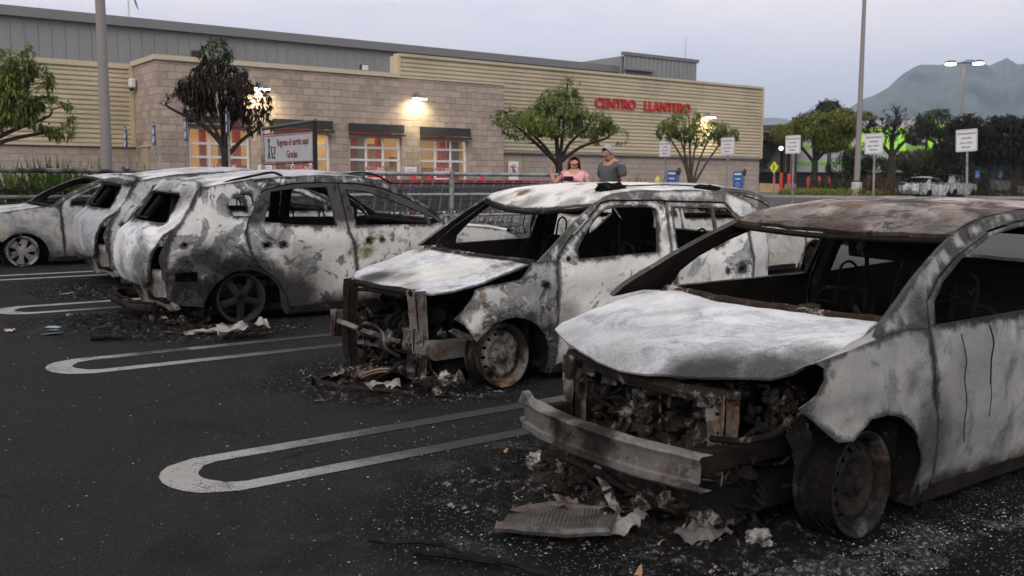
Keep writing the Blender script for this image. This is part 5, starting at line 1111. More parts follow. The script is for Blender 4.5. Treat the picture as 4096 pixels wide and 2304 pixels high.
carC = Spec(**{**DEF, **dict(name='burnt_suv', label='burnt white SUV seen from behind at the left, tailgate window gone, roof rails warped', X0=6.75, Y0=9.58, L=4.2, hw=.87, zb=(.85, .93), tum=.32, nose=1, seed=3, xr=.7, tr=.20, flare=.016,
    arch=[(3.35, .12, .385), (.92, .12, .385)],
    fender=[(.05, .70), (.10, .55), (.22, .42), (.45, .33)] + arc(.92, .12, .385, 150, -8, 16) + [(1.31, .05), (1.09, .045 + .0)][:1] + [(1.35, .05), (1.30, .2), (1.10, .45), (1.11, .667), (1.075, .768), (1.105, .842), (.95, .86), (.6, .835), (.3, .785)],
    shoulder=[(.30, .78, .20, .68), (.6, .83, .5, .72), (.95, .855, .85, .72), (1.1, .842, 1.0, .68)],
    fdoor=([(2.18, .04), (2.18, .401), (2.205, .69), (2.265, .83), (2.272, .9), (2.283, 1.086), (2.30, 1.296), (2.061, 1.288), (1.833, 1.246), (1.607, 1.168), (1.381, 1.066), (1.234, .966), (1.12, .842), (1.084, .768), (1.12, .667), (1.11, .45), (1.32, .2), (1.36, .04)],
           [[(2.18, .893), (2.201, 1.017), (2.237, 1.242), (2.001, 1.22), (1.778, 1.149), (1.552, 1.064), (1.367, .99), (1.34, .881)], [(1.322, .98), (1.19, .899), (1.308, .881)]], [[(2.08, .715), (2.085, .75), (2.045, .755), (2.04, .72)], [(1.92, .725), (1.92, .75), (1.89, .75), (1.89, .73)]]),
    rdoor=([(3.286, .952), (3.321, .845), (3.308, .744), (3.267, .64), (3.242, .59), (3.184, .515), (3.033, .40), (2.945, .25), (2.896, .114), (2.85, .04), (2.19, .04), (2.19, .401), (2.216, .69), (2.278, .829), (2.288, .898), (2.298, 1.086), (2.315, 1.298), (2.472, 1.302), (2.738, 1.295), (2.943, 1.268), (3.105, 1.224), (3.204, 1.097)],
           [[(3.139, .943), (3.029, 1.223), (2.747, 1.256), (2.432, 1.268), (2.415, 1.088), (2.404, .894), (2.784, .909)]], [[(3.16, .70), (3.165, .745), (3.11, .745), (3.10, .705)], [(2.98, .71), (2.98, .74), (2.94, .74), (2.94, .715)]]),
    bodyside=(tabC[:9] + [(3.30, 1.318), (3.45, 1.295), (3.612, 1.27), (3.701, 1.245), (3.711, 1.19), (3.80, 1.08), (3.89, .98), (3.92, .91), (4.0, .80), (4.03, .614), (4.036, .25), (3.93, .20), (3.735, .18)] + arc(3.35, .12, .385, 12, 150, 16) + [(2.975, .12), (2.93, .045), (2.865, .045), (2.908, .114), (2.957, .25), (3.043, .40), (3.194, .515), (3.252, .59), (3.277, .64), (3.32, .744), (3.333, .845), (3.298, .952), (3.216, 1.10), (3.117, 1.23), (2.94, 1.28), (2.74, 1.306), (2.47, 1.313), (2.30, 1.309), (2.06, 1.301), (1.833, 1.259), (1.607, 1.181), (1.381, 1.079), (1.228, .979), (1.115, .853), (.95, .868)],
             [rounded([(3.475, 1.10), (3.38, 1.20), (3.225, 1.20), (3.215, 1.09), (3.27, 1.00), (3.42, .985)], .035)], [[(3.973, .501), (3.785, .508), (3.786, .408), (3.974, .413)], [(3.90, .735), (3.90, .765), (3.87, .765), (3.87, .735)]]),
    H=hoodH([(-.06, .70), (-.02, .745), (.1, .79), (.3, .835), (.6, .875), (.9, .905), (1.15, .93)], .02, .72),
    hood=[(-.04, 0), (-.03, .25), (.0, .48), (.07, .64), (.2, .70), (.5, .735), (.85, .735), (1.0, .70), (1.02, .4), (1.03, 0)],
    roof=(1.90, 3.62), ztop=lambda x: sm_tab(tabC, x), crown=lambda x: lerp_tab([(1.8, .02), (2.3, .05), (3.0, .055), (3.6, .03)], x),
    cabin=(1.15, 3.8), cowl=lambda y: (1.05, .90), bpil=[2.25], seats=[(2.15, .38, .2, .66), (2.15, -.38, .2, .66), (3.0, .38, .2, .52), (3.0, -.38, .2, .52)],
    wheels=[(3.38, .76, 'alloy', 0, 0, .232), (3.38, -.76, 'alloy', 0, 0, .232), (.92, .76, 'alloy', 0, 0, .232), (.92, -.76, 'alloy', 0, 0, .232)],
    wm=(charm('black_alloy_rim', c0=(.012, .011, .010), c1=(.03, .027, .024), c2=(.16, .15, .135), amt=.60, seed=6), charm('black_alloy_spokes', c0=(.011, .010, .010), c1=(.026, .024, .022), c2=(.15, .14, .125), amt=.61, seed=7)),
    m_body=m_C, m_fender=m_C, m_hood=m_Cr, m_roof=m_Cr, m_pillar=m_Cp, m_bodyside=m_Cq, m_fdoor=m_Cd, m_rdoor=m_Cd, m_tail=m_Ct, m_corner=m_Cq, m_lamp=m_chara, m_low=burnt('burnt_lower_panel', 17, ash=(.50, .47, .43), blue=(.22, .21, .20), dark=(.09, .08, .075), t1=.50, t2=.57, soot=.40, rust=.3, scale=2), bump=True, rear=rearC, extra=extraC, warp=.006)})
# ------------------------------------------------------------ generic bodies further back
def offs(pl, d):
    out = []
    for i, p in enumerate(pl):
        a = Vector(pl[max(0, i - 1)]); b = Vector(pl[min(len(pl) - 1, i + 1)]); t = (b - a).normalized(); out.append((p[0] + t.y * d, p[1] - t.x * d))
    return out
def generic(tab, s0, s1, s2, af, ar_, L, belt, rad=.33, zc=.14, hatch=True, qwin=None):
    top = spl([(x, z) for x, z in tab], 3); top = [(p[0], p[1]) for p in top]; lo = offs(top, .052); fr = offs(top, .060); wi = offs(top, .098)
    B = lambda x: belt[0] + (belt[1] - belt[0]) * x / L
    def cut(pl, a, b): return [p for p in pl if a < p[0] < b and p[1] > B(p[0]) + .015]
    fd = [(s0 + .03, .055), (s0, .5), (s0 - .02, B(s0))] + cut(fr, s0 - .05, s1) + [(s1, lerp_tab(fr, s1)), (s1, B(s1)), (s1 - .01, .055)]
    w1 = [(s0 + .12, B(s0) + .012)] + cut(wi, s0 + .10, s1 - .04) + [(s1 - .04, lerp_tab(wi, s1 - .04)), (s1 - .05, B(s1) + .012)]
    rd = [(s1 + .012, .055), (s1 + .012, B(s1)), (s1 + .012, lerp_tab(fr, s1))] + cut(fr, s1 + .02, s2) + [(s2, max(B(s2) + .02, lerp_tab(fr, s2))), (s2 + .03, B(s2)), (s2, .55)] + [p for p in arc(ar_, zc, rad + .01, 95, 180, 8) if p[0] < s2 - .01] + [(ar_ - rad - .02, .055)]
    w2 = [(s1 + .055, B(s1) + .012), (s1 + .055, lerp_tab(wi, s1 + .05))] + cut(wi, s1 + .06, s2 - .03) + [(s2 - .03, B(s2) + .012)]
    qt = [p for p in top if p[0] > s2 + .01]
    qu = [(s2 + .012, lerp_tab(top, s2 + .012))] + qt + ([(L - .05, B(L)), (L, .7), (L, .4), (L - .06, .18)] if hatch else [(L - .35, B(L) + .0), (L - .03, B(L) - .03), (L, .6), (L - .02, .35), (L - .08, .18)]) + arc(ar_, zc, rad, 6, 90, 8) + [(s2 + .015, .55), (s2 + .042, B(s2)), (s2 + .012, max(B(s2) + .02, lerp_tab(fr, s2)))]
    pl = [p for p in top if p[0] <= s2] + qu + [p for p in lo if p[0] < s2 and p[1] > B(p[0]) + .01][::-1] + [(s0 - .03, B(s0) + .008), (tab[0][0] - .1, B(s0) - .0)]
    fe = [(.18, B(0) - .10), (.10, .60), (.14, .50), (.28, .38)] + arc(af, zc, rad, 140, -14, 14) + [(af + rad + .02, .055), (s0 + .018, .055), (s0 - .012, .5), (s0 - .03, B(s0)), (s0 - .3, B(s0)), (.6, B(0) - .03)]
    return dict(fdoor=(fd, [w1]), rdoor=(rd, [w2]), bodyside=(pl, [qwin] if qwin else []), fender=fe, arch=[(af, zc, rad), (ar_, zc, rad)], ztop=lambda x: sm_tab(tab, x), bpil=[s1])
def frontG(c, T):
    mb = MB(); mb.tube(spl([(.10, -.6, .38), (.02, -.3, .38), (.0, 0, .38), (.02, .3, .38), (.10, .6, .38)], 4), .04, 6); mb.jitter(.01, 8, 2); mb.build('bumper_beam', m_charr, T)
    mb = MB()
    for y in (-.45, .45): mb.box((.25, y, .38), (.05, .07, .6), bev=.006)
    mb.tube([(.25, -.5, .66), (.22, 0, .67), (.25, .5, .66)], .025, 6); mb.build('radiator_support', m_charr, T)
    mb = MB(); junk(mb, (.55, 0, .40), (.5, 1.1, .42), 90, 60 + c.seed, (.04, .13)); junk(mb, (.22, 0, .5), (.14, 1.3, .25), 40, 70 + c.seed, (.03, .08)); mb.build('engine', m_chara, T, ang=45)
tabE = [(1.19, .86), (1.336, .975), (1.503, 1.065), (1.745, 1.175), (1.95, 1.222), (2.39, 1.250), (2.9, 1.235), (3.3, 1.18), (3.6, 1.06), (3.78, .95)]
m_E = burnt('burnt_paint_far_left_car', 18, low=(.12, .34, .9), ash=(.47, .46, .43), blue=(.26, .265, .275), dark=(.10, .10, .10), t1=.52, t2=.60, soot=.16, soft=.06, speck=.3, browntint=.5, spots=[((.78, .84, .12), .34, .48, .6), ((2.2, .84, .02), .08, .25, .7)])
gE = generic(tabE, 1.30, 2.36, 3.20, .78, 3.15, 4.0, (.80, .90))
def extraE(c, T, near):
    mb = MB(); mb.ball((1.62, near * .86, .80), (.06, .05, .06), seed=3, amp=.4, n=8); mb.tube(spl([(1.72, near * .80, .86), (1.66, near * .86, .80), (1.65, near * .88, .68), (1.64, near * .88, .58)], 4), .022, 6); mb.jitter(.01, 20, 2); mb.build('melted_mirror', m_charr, T)
carE = Spec(**{**DEF, **gE, **dict(name='burnt_sedan', label='burnt grey car at the far left with melted alloy wheel and melted door mirror', X0=1.86, Y0=15.72, L=4.0, hw=.84, zb=(.80, .90), tum=.36, nose=-1, seed=5,
    shoulder=[(.2, .70, .12, .62), (.6, .77, .5, .70), (1.0, .80, .9, .70), (1.27, .81, 1.12, .66)],
    H=hoodH([(.0, .60), (.1, .67), (.3, .72), (.6, .77), (.9, .80), (1.15, .84)], .02), hood=[(.02, 0), (.03, .3), (.08, .55), (.14, .64), (.5, .71), (.9, .71), (1.12, .67), (1.08, .4), (1.06, 0)],
    roof=(1.9, 3.25), crown=lambda x: .045, cabin=(1.2, 3.4), cowl=lambda y: (1.12, .83), seats=[(2.1, .36), (2.1, -.36)],
    wheels=[(.765, -.755, 'melted', R(4), 0, .21), (.765, .73, 'melted', 0, 0, .21), (3.15, -.74, 'steel', 0, 0, .21), (3.15, .74, 'steel', 0, 0, .21)], ww=.16,
    wm=(burnt('melted_rim', 24, edge=None, ash=(.42, .40, .37), blue=(.15, .145, .14), dark=(.04, .038, .035), t1=.50, t2=.54, soot=.6, scale=4), m_alum),
    m_body=m_E, m_fender=m_E, m_hood=burnt('burnt_hood_far_left', 19, ash=(.66, .67, .69), blue=(.30, .31, .34), t1=.53, soot=.2, soft=.03), m_roof=burnt('burnt_roof_far_left', 20, ash=(.62, .61, .57), blue=(.28, .28, .27), t1=.52, soot=.3, soft=.02), front=frontG, rear=rearG, extra=extraE, tailtab=[(.25, 3.9), (.6, 4.0), (.9, 3.92), (1.2, 3.35)])})
# D : second SUV behind C, rear towards us
def extraD(c, T, near):
    mb = MB(); vs = []; 
    for i in range(13):
        y = .60 * (i / 6 - 1)
        for x, z in ((3.50, 1.315), (3.66, 1.31), (3.84, 1.26), (3.86, 1.235), (3.70, 1.235)): vs.append((x - .06 * abs(y / .6) ** 2, y * (1.06 if z < 1.3 else 1), z - .03 * abs(y / .6) ** 2))
    mb.add(vs, [(i * 5 + j, i * 5 + (j + 1) % 5, (i + 1) * 5 + (j + 1) % 5, (i + 1) * 5 + j) for i in range(12) for j in range(5)] + [tuple(range(5)), tuple(range(60, 65))]); mb.build('spoiler', c.m_tail, T, ang=35)
m_D = burnt('burnt_paint_second_suv', 25, low=(.2, .42, .8), ash=(.52, .52, .53), blue=(.20, .21, .23), dark=(.085, .085, .09), t1=.50, t2=.60, soot=.22, soft=.02, speck=.5)
carD = Spec(**{**carC.__dict__, **dict(name='burnt_suv', label='dull grey burnt SUV behind the white one at the left, roof spoiler still on', X0=7.02, Y0=12.55, seed=4, arch=carC.arch, m_body=m_D, m_fender=m_D, m_bodyside=m_D, m_fdoor=m_D, m_rdoor=m_D, m_tail=m_D, m_corner=m_D, bump=False, extra=extraD)})
# F : behind the pale SUV, nose towards the right
tabF = [(1.16, .86), (1.302, .925), (1.467, 1.01), (1.732, 1.142), (1.971, 1.206), (2.339, 1.240), (2.9, 1.25), (3.6, 1.23), (4.1, 1.15), (4.5, .98), (4.65, .90)]
m_F = burnt('burnt_paint_back_car', 26, ash=(.62, .60, .54), blue=(.30, .31, .33), dark=(.11, .11, .11), t1=.53, t2=.61, soot=.16, soft=.05, speck=.3, browntint=.8, rust=.15, rustc=(.30, .20, .09))
gF = generic(tabF, .86, 2.15, 3.45, .62, 3.5, 4.85, (.78, .86), qwin=[(3.56, .88), (4.2, .90), (4.05, 1.06), (3.6, 1.12)])
carF = Spec(**{**DEF, **gF, **dict(name='burnt_sedan', label='burnt car behind the pale SUV, yellowish door panel showing through its windows', X0=13.0, Y0=9.86, L=4.85, hw=.86, zb=(.78, .86), tum=.38, nose=1, seed=6,
    H=hoodH([(.0, .55), (.1, .62), (.3, .69), (.6, .75), (1.1, .84)], .02), hood=[(.10, 0), (.12, .3), (.17, .55), (.24, .66), (.5, .71), (.9, .71), (1.08, .66), (1.04, .4), (1.02, 0)],
    roof=(1.97, 4.05), crown=lambda x: .05, cabin=(1.15, 4.1), cowl=lambda y: (1.10, .83), seats=[(2.1, .36), (2.1, -.36)],
    wheels=[(.62, .74, 'steel', 0, 0, .21), (.62, -.74, 'steel', 0, 0, .21), (3.5, .74, 'steel', 0, 0, .21), (3.5, -.74, 'steel', 0, 0, .21)], ww=.16, wm=(m_char, m_char),
    m_body=m_F, m_fender=m_F, m_hood=m_Cr, m_roof=m_Cr, m_pillar=m_Ap, front=frontG, rear=rearG, tailtab=[(.25, 4.7), (.6, 4.83), (.86, 4.76), (1.12, 4.15)])})
for c_ in (carA, carB, carC, carD, carE, carF): build_car(c_)
# far pair: a white sedan and an SUV behind it, tail towards us
m_S = burnt('burnt_paint_far_sedan', 27, ash=(.62, .63, .64), blue=(.25, .26, .27), dark=(.05, .05, .05), t1=.52, t2=.555, soot=.30, edge=(.06, .9), hole=(.10, .95), soft=.02, speck=.2)
gS = generic([(1.35, .90), (1.6, 1.04), (1.9, 1.19), (2.2, 1.27), (2.7, 1.30), (3.1, 1.26), (3.5, 1.12), (3.85, .98)], 1.3, 2.35, 3.2, .85, 3.45, 4.5, (.82, .95), hatch=False)
def rearS(c, T):
    tt = [(.25, 4.35), (.45, 4.5), (.7, 4.48), (.92, 4.42)]
    Tf = lambda y, z: (sm_tab(tt, z) - .18 * (abs(y) / .8) ** 3, y, z); wl = c.hw - .02
    mb = MB(); sheet(mb, [(wl, .22), (wl, .93), (-wl, .93), (-wl, .22)], [], Tf, step=.08, thick=.02, warp=.01, outward=(1, 0, 0)); mb.build('rear_bumper', [m_S, m_soot], T, ang=40)
    mb = MB(); sheet(mb, [(3.9, .68), (4.40, .70), (4.40, -.70), (3.9, -.68)], [], lambda x, y: (x - .15 * (abs(y) / .8) ** 3, y, .96 - (x - 3.9) * .02), step=.08, thick=.02, warp=.01, outward=(0, 0, 1)); mb.build('boot_lid', [m_S, m_soot], T, ang=40)
    mb = MB(); mb.box((4.33, -.45, .86), (.25, .4, .12), bev=.03); mb.tube([(3.2, -.5, 1.25), (3.9, -.62, .97)], .03, 6); mb.tube([(3.2, .5, 1.25), (3.9, .62, .97)], .03, 6); mb.build('scorched_lamp', m_char, T)
def far_car(name, label, X, Y, rz, gg, **k):
    c = Spec(**{**DEF, **gg, **dict(name=name, label=label, X0=0, Y0=0, L=4.5, hw=.88, zb=(.82, .95), tum=.40, nose=-1, seed=8, H=hoodH([(.0, .6), (.2, .72), (.6, .80), (1.2, .90)]), hood=[(.10, 0), (.12, .3), (.2, .6), (.6, .72), (1.1, .70), (1.12, 0)],
        roof=(2.15, 3.15), crown=lambda x: .05, cabin=(1.3, 3.4), cowl=lambda y: (1.2, .88), seats=[], nj=6, wheels=[(.85, -.78, 'steel', 0, 0, .21), (3.45, -.78, 'steel', 0, 0, .21), (.85, .78, 'steel', 0, 0, .21), (3.45, .78, 'steel', 0, 0, .21)], wm=carA.wm, m_body=m_S, m_fender=m_S, m_hood=m_S, m_roof=m_S, front=None, rear=rearS), **k})
    T = build_car(c); T.location = (X, Y, G(0, Y)); T.rotation_euler = (0, 0, rz); return T
far_car('burnt_sedan', 'white burnt sedan far across the lot, boot towards the camera, blackened left lamp area', 61.8, 35.1, R(183), gS)
gV = generic([(1.2, .95), (1.5, 1.15), (1.75, 1.32), (2.1, 1.42), (2.9, 1.45), (3.6, 1.42), (4.0, 1.36), (4.25, 1.1)], 1.2, 2.3, 3.3, .85, 3.5, 4.4, (.90, 1.0))
far_car('burnt_suv', 'burnt SUV beyond the far white sedan, square rear window opening', 67.6, 36.6, R(183), gV)
# ================================================================ CORRAL RAILS, CARTS, SIGNS, POLES
YR = 17.0
def rail_section(x0, x1, posts, label, m, seed=0):
    t = thing('corral_rail', label, 'rail', ((x0 + x1) / 2, YR, G(0, YR)), group='steel rails of the cart corral'); cx = (x0 + x1) / 2
    for h, r_ in ((1.31, .042), (.89, .034), (.46, .030)):
        mb = MB(); mb.tube([(x0 - cx, 0, h), (0, 0, h), (x1 - cx, 0, h)], r_, 10); mb.build('rail', m, t)
    for p in posts:
        mb = MB(); mb.tube([(p - cx, .0, 0), (p - cx, .0, 1.33)], .055, 12); mb.lathe([(.055, 1.33), (.04, 1.36), (0, 1.365)], 12, Matrix.Translation((p - cx, 0, 0))); mb.lathe([(.10, 0), (.10, .02), (.05, .02)], 12, Matrix.Translation((p - cx, 0, 0))); mb.build('post', m, t)
    return t
m_galvburnt = simple('scorched_galvanised', (.14, .14, .135), .6, metal=.3, var=.4, scale=6, dirt=(.02, .02, .02))
rail_section(7.2, 14.05, [11.1, 14.0, 7.3], 'clean galvanised three-bar corral rail in front of the red-handled carts', m_galv)
rail_section(-3.0, 7.0, [2.1, -1.5, 5.3], 'scorched three-bar corral rail in front of the stone wall at the left', m_galvburnt)
t = thing('rail_clamp', 'black plastic clamp on the top bar of the scorched corral rail', 'clamp', (4.62, YR, G(0, YR) + 1.27)); mb = MB(); mb.box((0, 0, .02), (.10, .12, .20), bev=.02); mb.build('body', m_dark, t); mb = MB(); mb.box((0, -.06, .10), (.05, .03, .04)); mb.build('latch', m_galv, t)
# shopping cart, pushed towards local -x
m_cart = simple('cart_wire', (.20, .20, .205), .4, metal=.5, var=.3, scale=10); m_cartred = simple('cart_red_plastic', (.17, .022, .028), .4, var=.1)
m_cartb = charm('burnt_cart_wire', c0=(.008, .008, .008), c1=(.025, .02, .018), c2=(.10, .09, .08), amt=.60, seed=4, rust=.4)
m_rub = mat('caster_rubber', None, (.22, .21, .19), .7)
def make_cart(mw, mr, mc, label, grp, mfr=None):
    mfr = mfr or mw
    t = thing('shopping_cart', label, 'shopping cart', (0, 0, 0), group=grp)
    mb = MB(); n = 13
    B = lambda u, v, w_: (-.92 + u * .86 + (1 - v) * 0 + (0 if u > .5 else (1 - v) * .10), (w_ - .5) * (.40 + .16 * u + .05 * v), .46 + (.50 + .03 * u) * v + (0 if u < .5 else 0) - .0 + (.12 * (1 - u)) * (1 - v) * 0)
    for w_ in (0, 1):
        for v in (0, .2, .4, .6, .8, 1): mb.tube([B(0, v, w_), B(1, v, w_)], .0065 if v == 1 else .0045, 4, cap=False)
        for i in range(n + 1): mb.tube([B(i / n, 0, w_), B(i / n, 1, w_)], .0045, 4, cap=False)
    for i in range(8):
        w_ = i / 7
        for u in (0, 1): mb.tube([B(u, 0, w_), B(u, 1, w_)], .0032, 4, cap=False)
        mb.tube([B(0, 0, w_), B(1, 0, w_)], .0035, 4, cap=False)
    for u in (0, .25, .5, .75, 1): mb.tube([B(u, 0, 0), B(u, 0, 1)], .0035, 4, cap=False)
    for v in (.33, .66, 1):
        for u in (0, 1): mb.tube([B(u, v, 0), B(u, v, 1)], .0045, 4, cap=False)
    mb.build('basket', mw, t, ang=None)
    mb = MB(); mb.tube([B(0, 1, 0), B(1, 1, 0)], .011, 5); mb.tube([B(0, 1, 1), B(1, 1, 1)], .011, 5); mb.tube([B(0, 1, 0), B(0, 1, 1)], .012, 5); mb.build('basket_rim', mr, t, ang=None)
    mb = MB()
    for y in (-.25, .25): mb.tube(spl([(.06, y, 1.02), (-.02, y, .90), (-.10, y, .50), (-.20, y * .98, .22), (-.30, y * .95, .16), (-.88, y * .7, .15)], 3), .0125, 6); mb.tube([(-.80, y * .78, .16), (-.62, y * .85, .47)], .010, 5)
    mb.tube([(-.25, -.24, .18), (-.25, .24, .18)], .010, 5); mb.tube([(-.86, -.17, .15), (-.86, .17, .15)], .010, 5)
    for q in range(5): mb.tube([(-.84, -.15 + .075 * q, .16), (-.26, -.2 + .1 * q, .19)], .004, 4)
    mb.build('chassis', mfr, t, ang=None)
    mb = MB(); mb.tube([(.06, -.27, 1.02), (.06, .27, 1.02)], .014, 8); mb.build('handle', mr, t)
    mb = MB(); [mb.tube([(-.05, -.21 + .06 * q, .74), (-.03, -.21 + .06 * q, .95)], .004, 4) for q in range(8)]; mb.box((-.035, 0, .90), (.010, .40, .06), rot=(0, .15, 0)); mb.build('child_seat_flap', mw, t, ang=None)
    for x, y in ((-.24, -.235), (-.24, .235), (-.82, -.165), (-.82, .165)):
        mb = MB(); mb.lathe([(.02, -.014), (.062, -.012), (.065, 0), (.062, .012), (.02, .014)], 14, Matrix.Translation((x, y, .066)) @ Matrix.Rotation(R(90), 4, 'X')); mb.tube([(x, y, .07), (x - .02, y, .17)], .012, 5); mb.build('caster', mc, t, ang=40)
    return t
cart = make_cart(m_cart, m_cartred, m_rub, '', 'red-handled carts nested behind the corral rail', m_galv); ncart = 0
for row, (yy, n0, x0) in enumerate(((17.72, 28, 7.0), (18.42, 26, 7.3))):
    for i in range(n0):
        c_ = cart if ncart == 0 else copy_tree(cart); ncart += 1
        c_.scale = (1, 1, 1.14); x = x0 + i * .262; c_.location = (x, yy + .012 * math.sin(i * 2.3), G(0, yy)); c_.rotation_euler = (0, 0, math.sin(i * 1.7 + row) * .012)
        if i == n0 - 1: c_['label'] = 'red-handled cart at the open right end of the ' + ('front' if row == 0 else 'back') + ' nested row, pale casters showing'
        elif i == 0: c_['label'] = 'red-handled cart at the left end of the ' + ('front' if row == 0 else 'back') + ' nested row'
        else: c_['label'] = 'grey wire cart with red handle nested inside the ' + ('front' if row == 0 else 'back') + ' row behind the corral rail'
bc = make_cart(m_cartb, m_cartb, m_cartb, 'blackened cart leftmost behind the scorched rail', 'fire-blackened carts behind the scorched rail')
BL = ['blackened cart leftmost behind the scorched rail, red scrap inside it', 'blackened cart second from the left behind the scorched rail', 'blackened cart with its tall back frame up, in front of the green strap-leaf clump', 'blackened cart behind the windscreen pillar of the far left car', 'blackened cart seen through the side window of the far left car']
for i, (x, rz) in enumerate(((3.05, 0), (3.62, .1), (4.5, -.05), (5.2, .08), (5.9, 0))):
    c_ = bc if i == 0 else copy_tree(bc); c_.location = (x, 17.75, G(0, 17.75)); c_.rotation_euler = (0, 0, rz); c_['label'] = BL[i]
for i, (x, y, rz, lb) in enumerate(((65.6, 33.6, R(160), 'tall shopping cart standing alone by the far kerb at the right'), (66.4, 32.3, R(150), 'lower shopping cart beside the tall one at the far kerb'))):
    c_ = make_cart(m_galv, m_cartred, m_rub, lb, 'stray carts at the far kerb') if i == 0 else copy_tree(c_); c_.location = (x, y, G(0, y)); c_.rotation_euler = (0, 0, rz); c_['label'] = lb; c_.scale = (1.25, 1.25, 1.15) if i == 0 else (1, 1, .8)

# cart return sign frame
m_frm = simple('dark_steel_frame', (.07, .07, .07), .5, metal=.3, var=.3, scale=8); m_frmb = mat('charred_frame', None, (.012, .012, .012), .7)
t = thing('cart_return_sign', 'cart return sign board in a steel frame, Regrese el carrito aqui Gracias', 'sign', (0, 0, 0))
mb = MB(); mb.tube([(6.79, 16.42, G(0, 16.4)), (6.79, 16.42, 2.40)], .032, 10); mb.build('post', m_galv, t)
mb = MB(); mb.tube([(6.85, 14.45, G(0, 14.5)), (6.85, 14.45, 2.45)], .036, 10); mb.build('post', m_frmb, t)
mb = MB(); mb.tube([(6.79, 16.45, 2.40), (6.85, 14.42, 2.45)], .030, 10); mb.tube([(6.79, 16.4, 1.78), (6.85, 14.45, 1.80)], .012, 6); mb.tube([(6.79, 16.4, 2.30), (6.85, 14.45, 2.32)], .012, 6); mb.build('cross_bar', m_frm, t)
F = face((-1, 0, 0))
mb = MB(); mb.box((6.81, 15.40, 2.045), (.02, 1.86, .47)); mb.build('board', simple('grey_white_board', (.40, .41, .42), .5, var=.05), t)
mb = MB(); mb.box((6.795, 15.40, 2.268), (.012, 1.86, .010)); mb.box((6.795, 15.40, 1.822), (.012, 1.86, .010)); mb.build('red_border', m_signr, t)
text_thing('lettering', 'Regrese el carrito aquí', .165, .004, (6.797, 15.20, 2.09), F, m_cartred, parent=t, bold=.002, sx=.82)
text_thing('lettering', 'Gracias', .175, .004, (6.797, 15.22, 1.885), F, m_cartred, parent=t, bold=.002, sx=.82)
mb = MB(); X_ = 6.792
def sk(pts, r_=.008): mb.tube([(X_, 16.16 - a, 1.86 + b_) for a, b_ in pts], r_, 4)
sk([(.03 * math.cos(a * .785), .33 + .03 * math.sin(a * .785)) for a in range(9)]); sk([(0, .30), (0, .14), (-.04, .02)]); sk([(0, .14), (.05, .02)]); sk([(0, .26), (.09, .20)]); sk([(.09, .22), (.12, .10), (.24, .10), (.27, .21), (.10, .21)]); sk([(.12, .10), (.14, .05), (.25, .05)]); sk([(.15, .02), (.15, .04)], .014); sk([(.24, .02), (.24, .04)], .014)
mb.build('pictogram', m_signk, t, ang=None)

m_signd = simple('faded_maroon_ink', (.22, .075, .08), .6, var=.05)
# white parking signs along x = 22
WL = ['white parking sign between the centre tree and the sparse tree, smallest of its row', 'white parking sign overlapping the sparse tree crown', 'white parking sign in front of the yellow-green tree trunk', 'white parking sign beside the bare scorched tree', 'largest white parking sign at the right, on a leaning post']
for i, (x, y, zt_, ln) in enumerate(((22.4, 22.0, 2.80, 0), (22.1, 19.2, 2.80, 0), (22.45, 17.15, 2.80, .01), (21.5, 14.0, 2.71, .025), (21.6, 11.66, 2.72, .055))):
    g_ = G(0, y); t = thing('parking_sign', WL[i], 'sign', (x, y, g_), group='tyre centre parking signs on posts'); h = zt_ - g_; t.rotation_euler = (ln * -.8 if ln else 0, 0, 0); 
    mb = MB(); mb.tube([(.03, 0, 0), (.03, 0, h - .1)], .028, 8); mb.build('post', m_galv, t)
    mb = MB(); P_ = rounded([(-.25, h - .50), (.25, h - .50), (.25, h), (-.25, h)], .035); mb.prism([(a, b_) for a, b_ in P_], -.008, .0, axis='x'); mb.build('board', m_signw, t)
    mb = MB(); Q_ = rounded([(-.232, h - .482), (.232, h - .482), (.232, h - .018), (-.232, h - .018)], .03); mb.tube([(-.011, a, b_) for a, b_ in Q_ + Q_[:1]], .0028, 4); mb.build('border', m_signd, t, ang=None)
    mb = MB(); [mb.lathe([(.008, 0), (0, .006)], 6, Matrix.Translation((-.01, 0, q)) @ Matrix.Rotation(R(-90), 4, 'Y')) for q in (h - .025, h - .475)]; mb.build('bolt_pair', m_galv, t)
    for tx, dz, sz in (('Estacionamiento', .115, .078), ('exclusivo', .215, .072), ('para centro', .320, .072), ('llantero.', .420, .072)):
        text_thing('lettering', tx, sz, .003, (-.0115, 0, h - dz), face((-1, 0, 0)), m_signd, parent=t, bold=.0, sx=.80 if len(tx) > 12 else .9)
# blue reserved-space signs at x = 7.7
m_blue = simple('blue_sign_face', (.035, .075, .20), .4, var=.08)
BL2 = ['narrow blue sign on a post in front of the beige siding, farthest of its row', 'narrow blue sign in front of the stone block side wall', 'narrow blue sign beside the scorched tree, left of its trunk', 'largest blue sign, overlapping the scorched tree trunk']
for i, (x, y, zt_) in enumerate(((7.69, 28.2, 2.97), (7.86, 26.2, 3.02), (7.73, 23.3, 3.03), (7.60, 20.26, 3.05))):
    g_ = G(0, y); h = zt_ - g_; t = thing('reserved_space_sign', BL2[i], 'sign', (x, y, g_), rz=-.12 if i < 3 else -.3, group='blue reserved-space signs on posts')
    mb = MB(); mb.tube([(.03, 0, 0), (.03, 0, h - .1)], .026, 8); mb.build('post', m_galv, t)
    mb = MB(); mb.prism(rounded([(-.15, h - .60), (.15, h - .60), (.15, h), (-.15, h)], .02), -.01, .0, axis='x'); mb.build('board', m_blue, t)
    mb = MB()
    for dz in (.24, .46): mb.tube([(-.014, .085 * math.cos(a * .3927), h - dz + .085 * math.sin(a * .3927)) for a in range(17)], .009, 4); mb.box((-.013, 0, h - dz), (.004, .06, .07))
    mb.box((-.013, 0, h - .07), (.004, .22, .035)); mb.build('symbols', m_signw, t, ang=None)
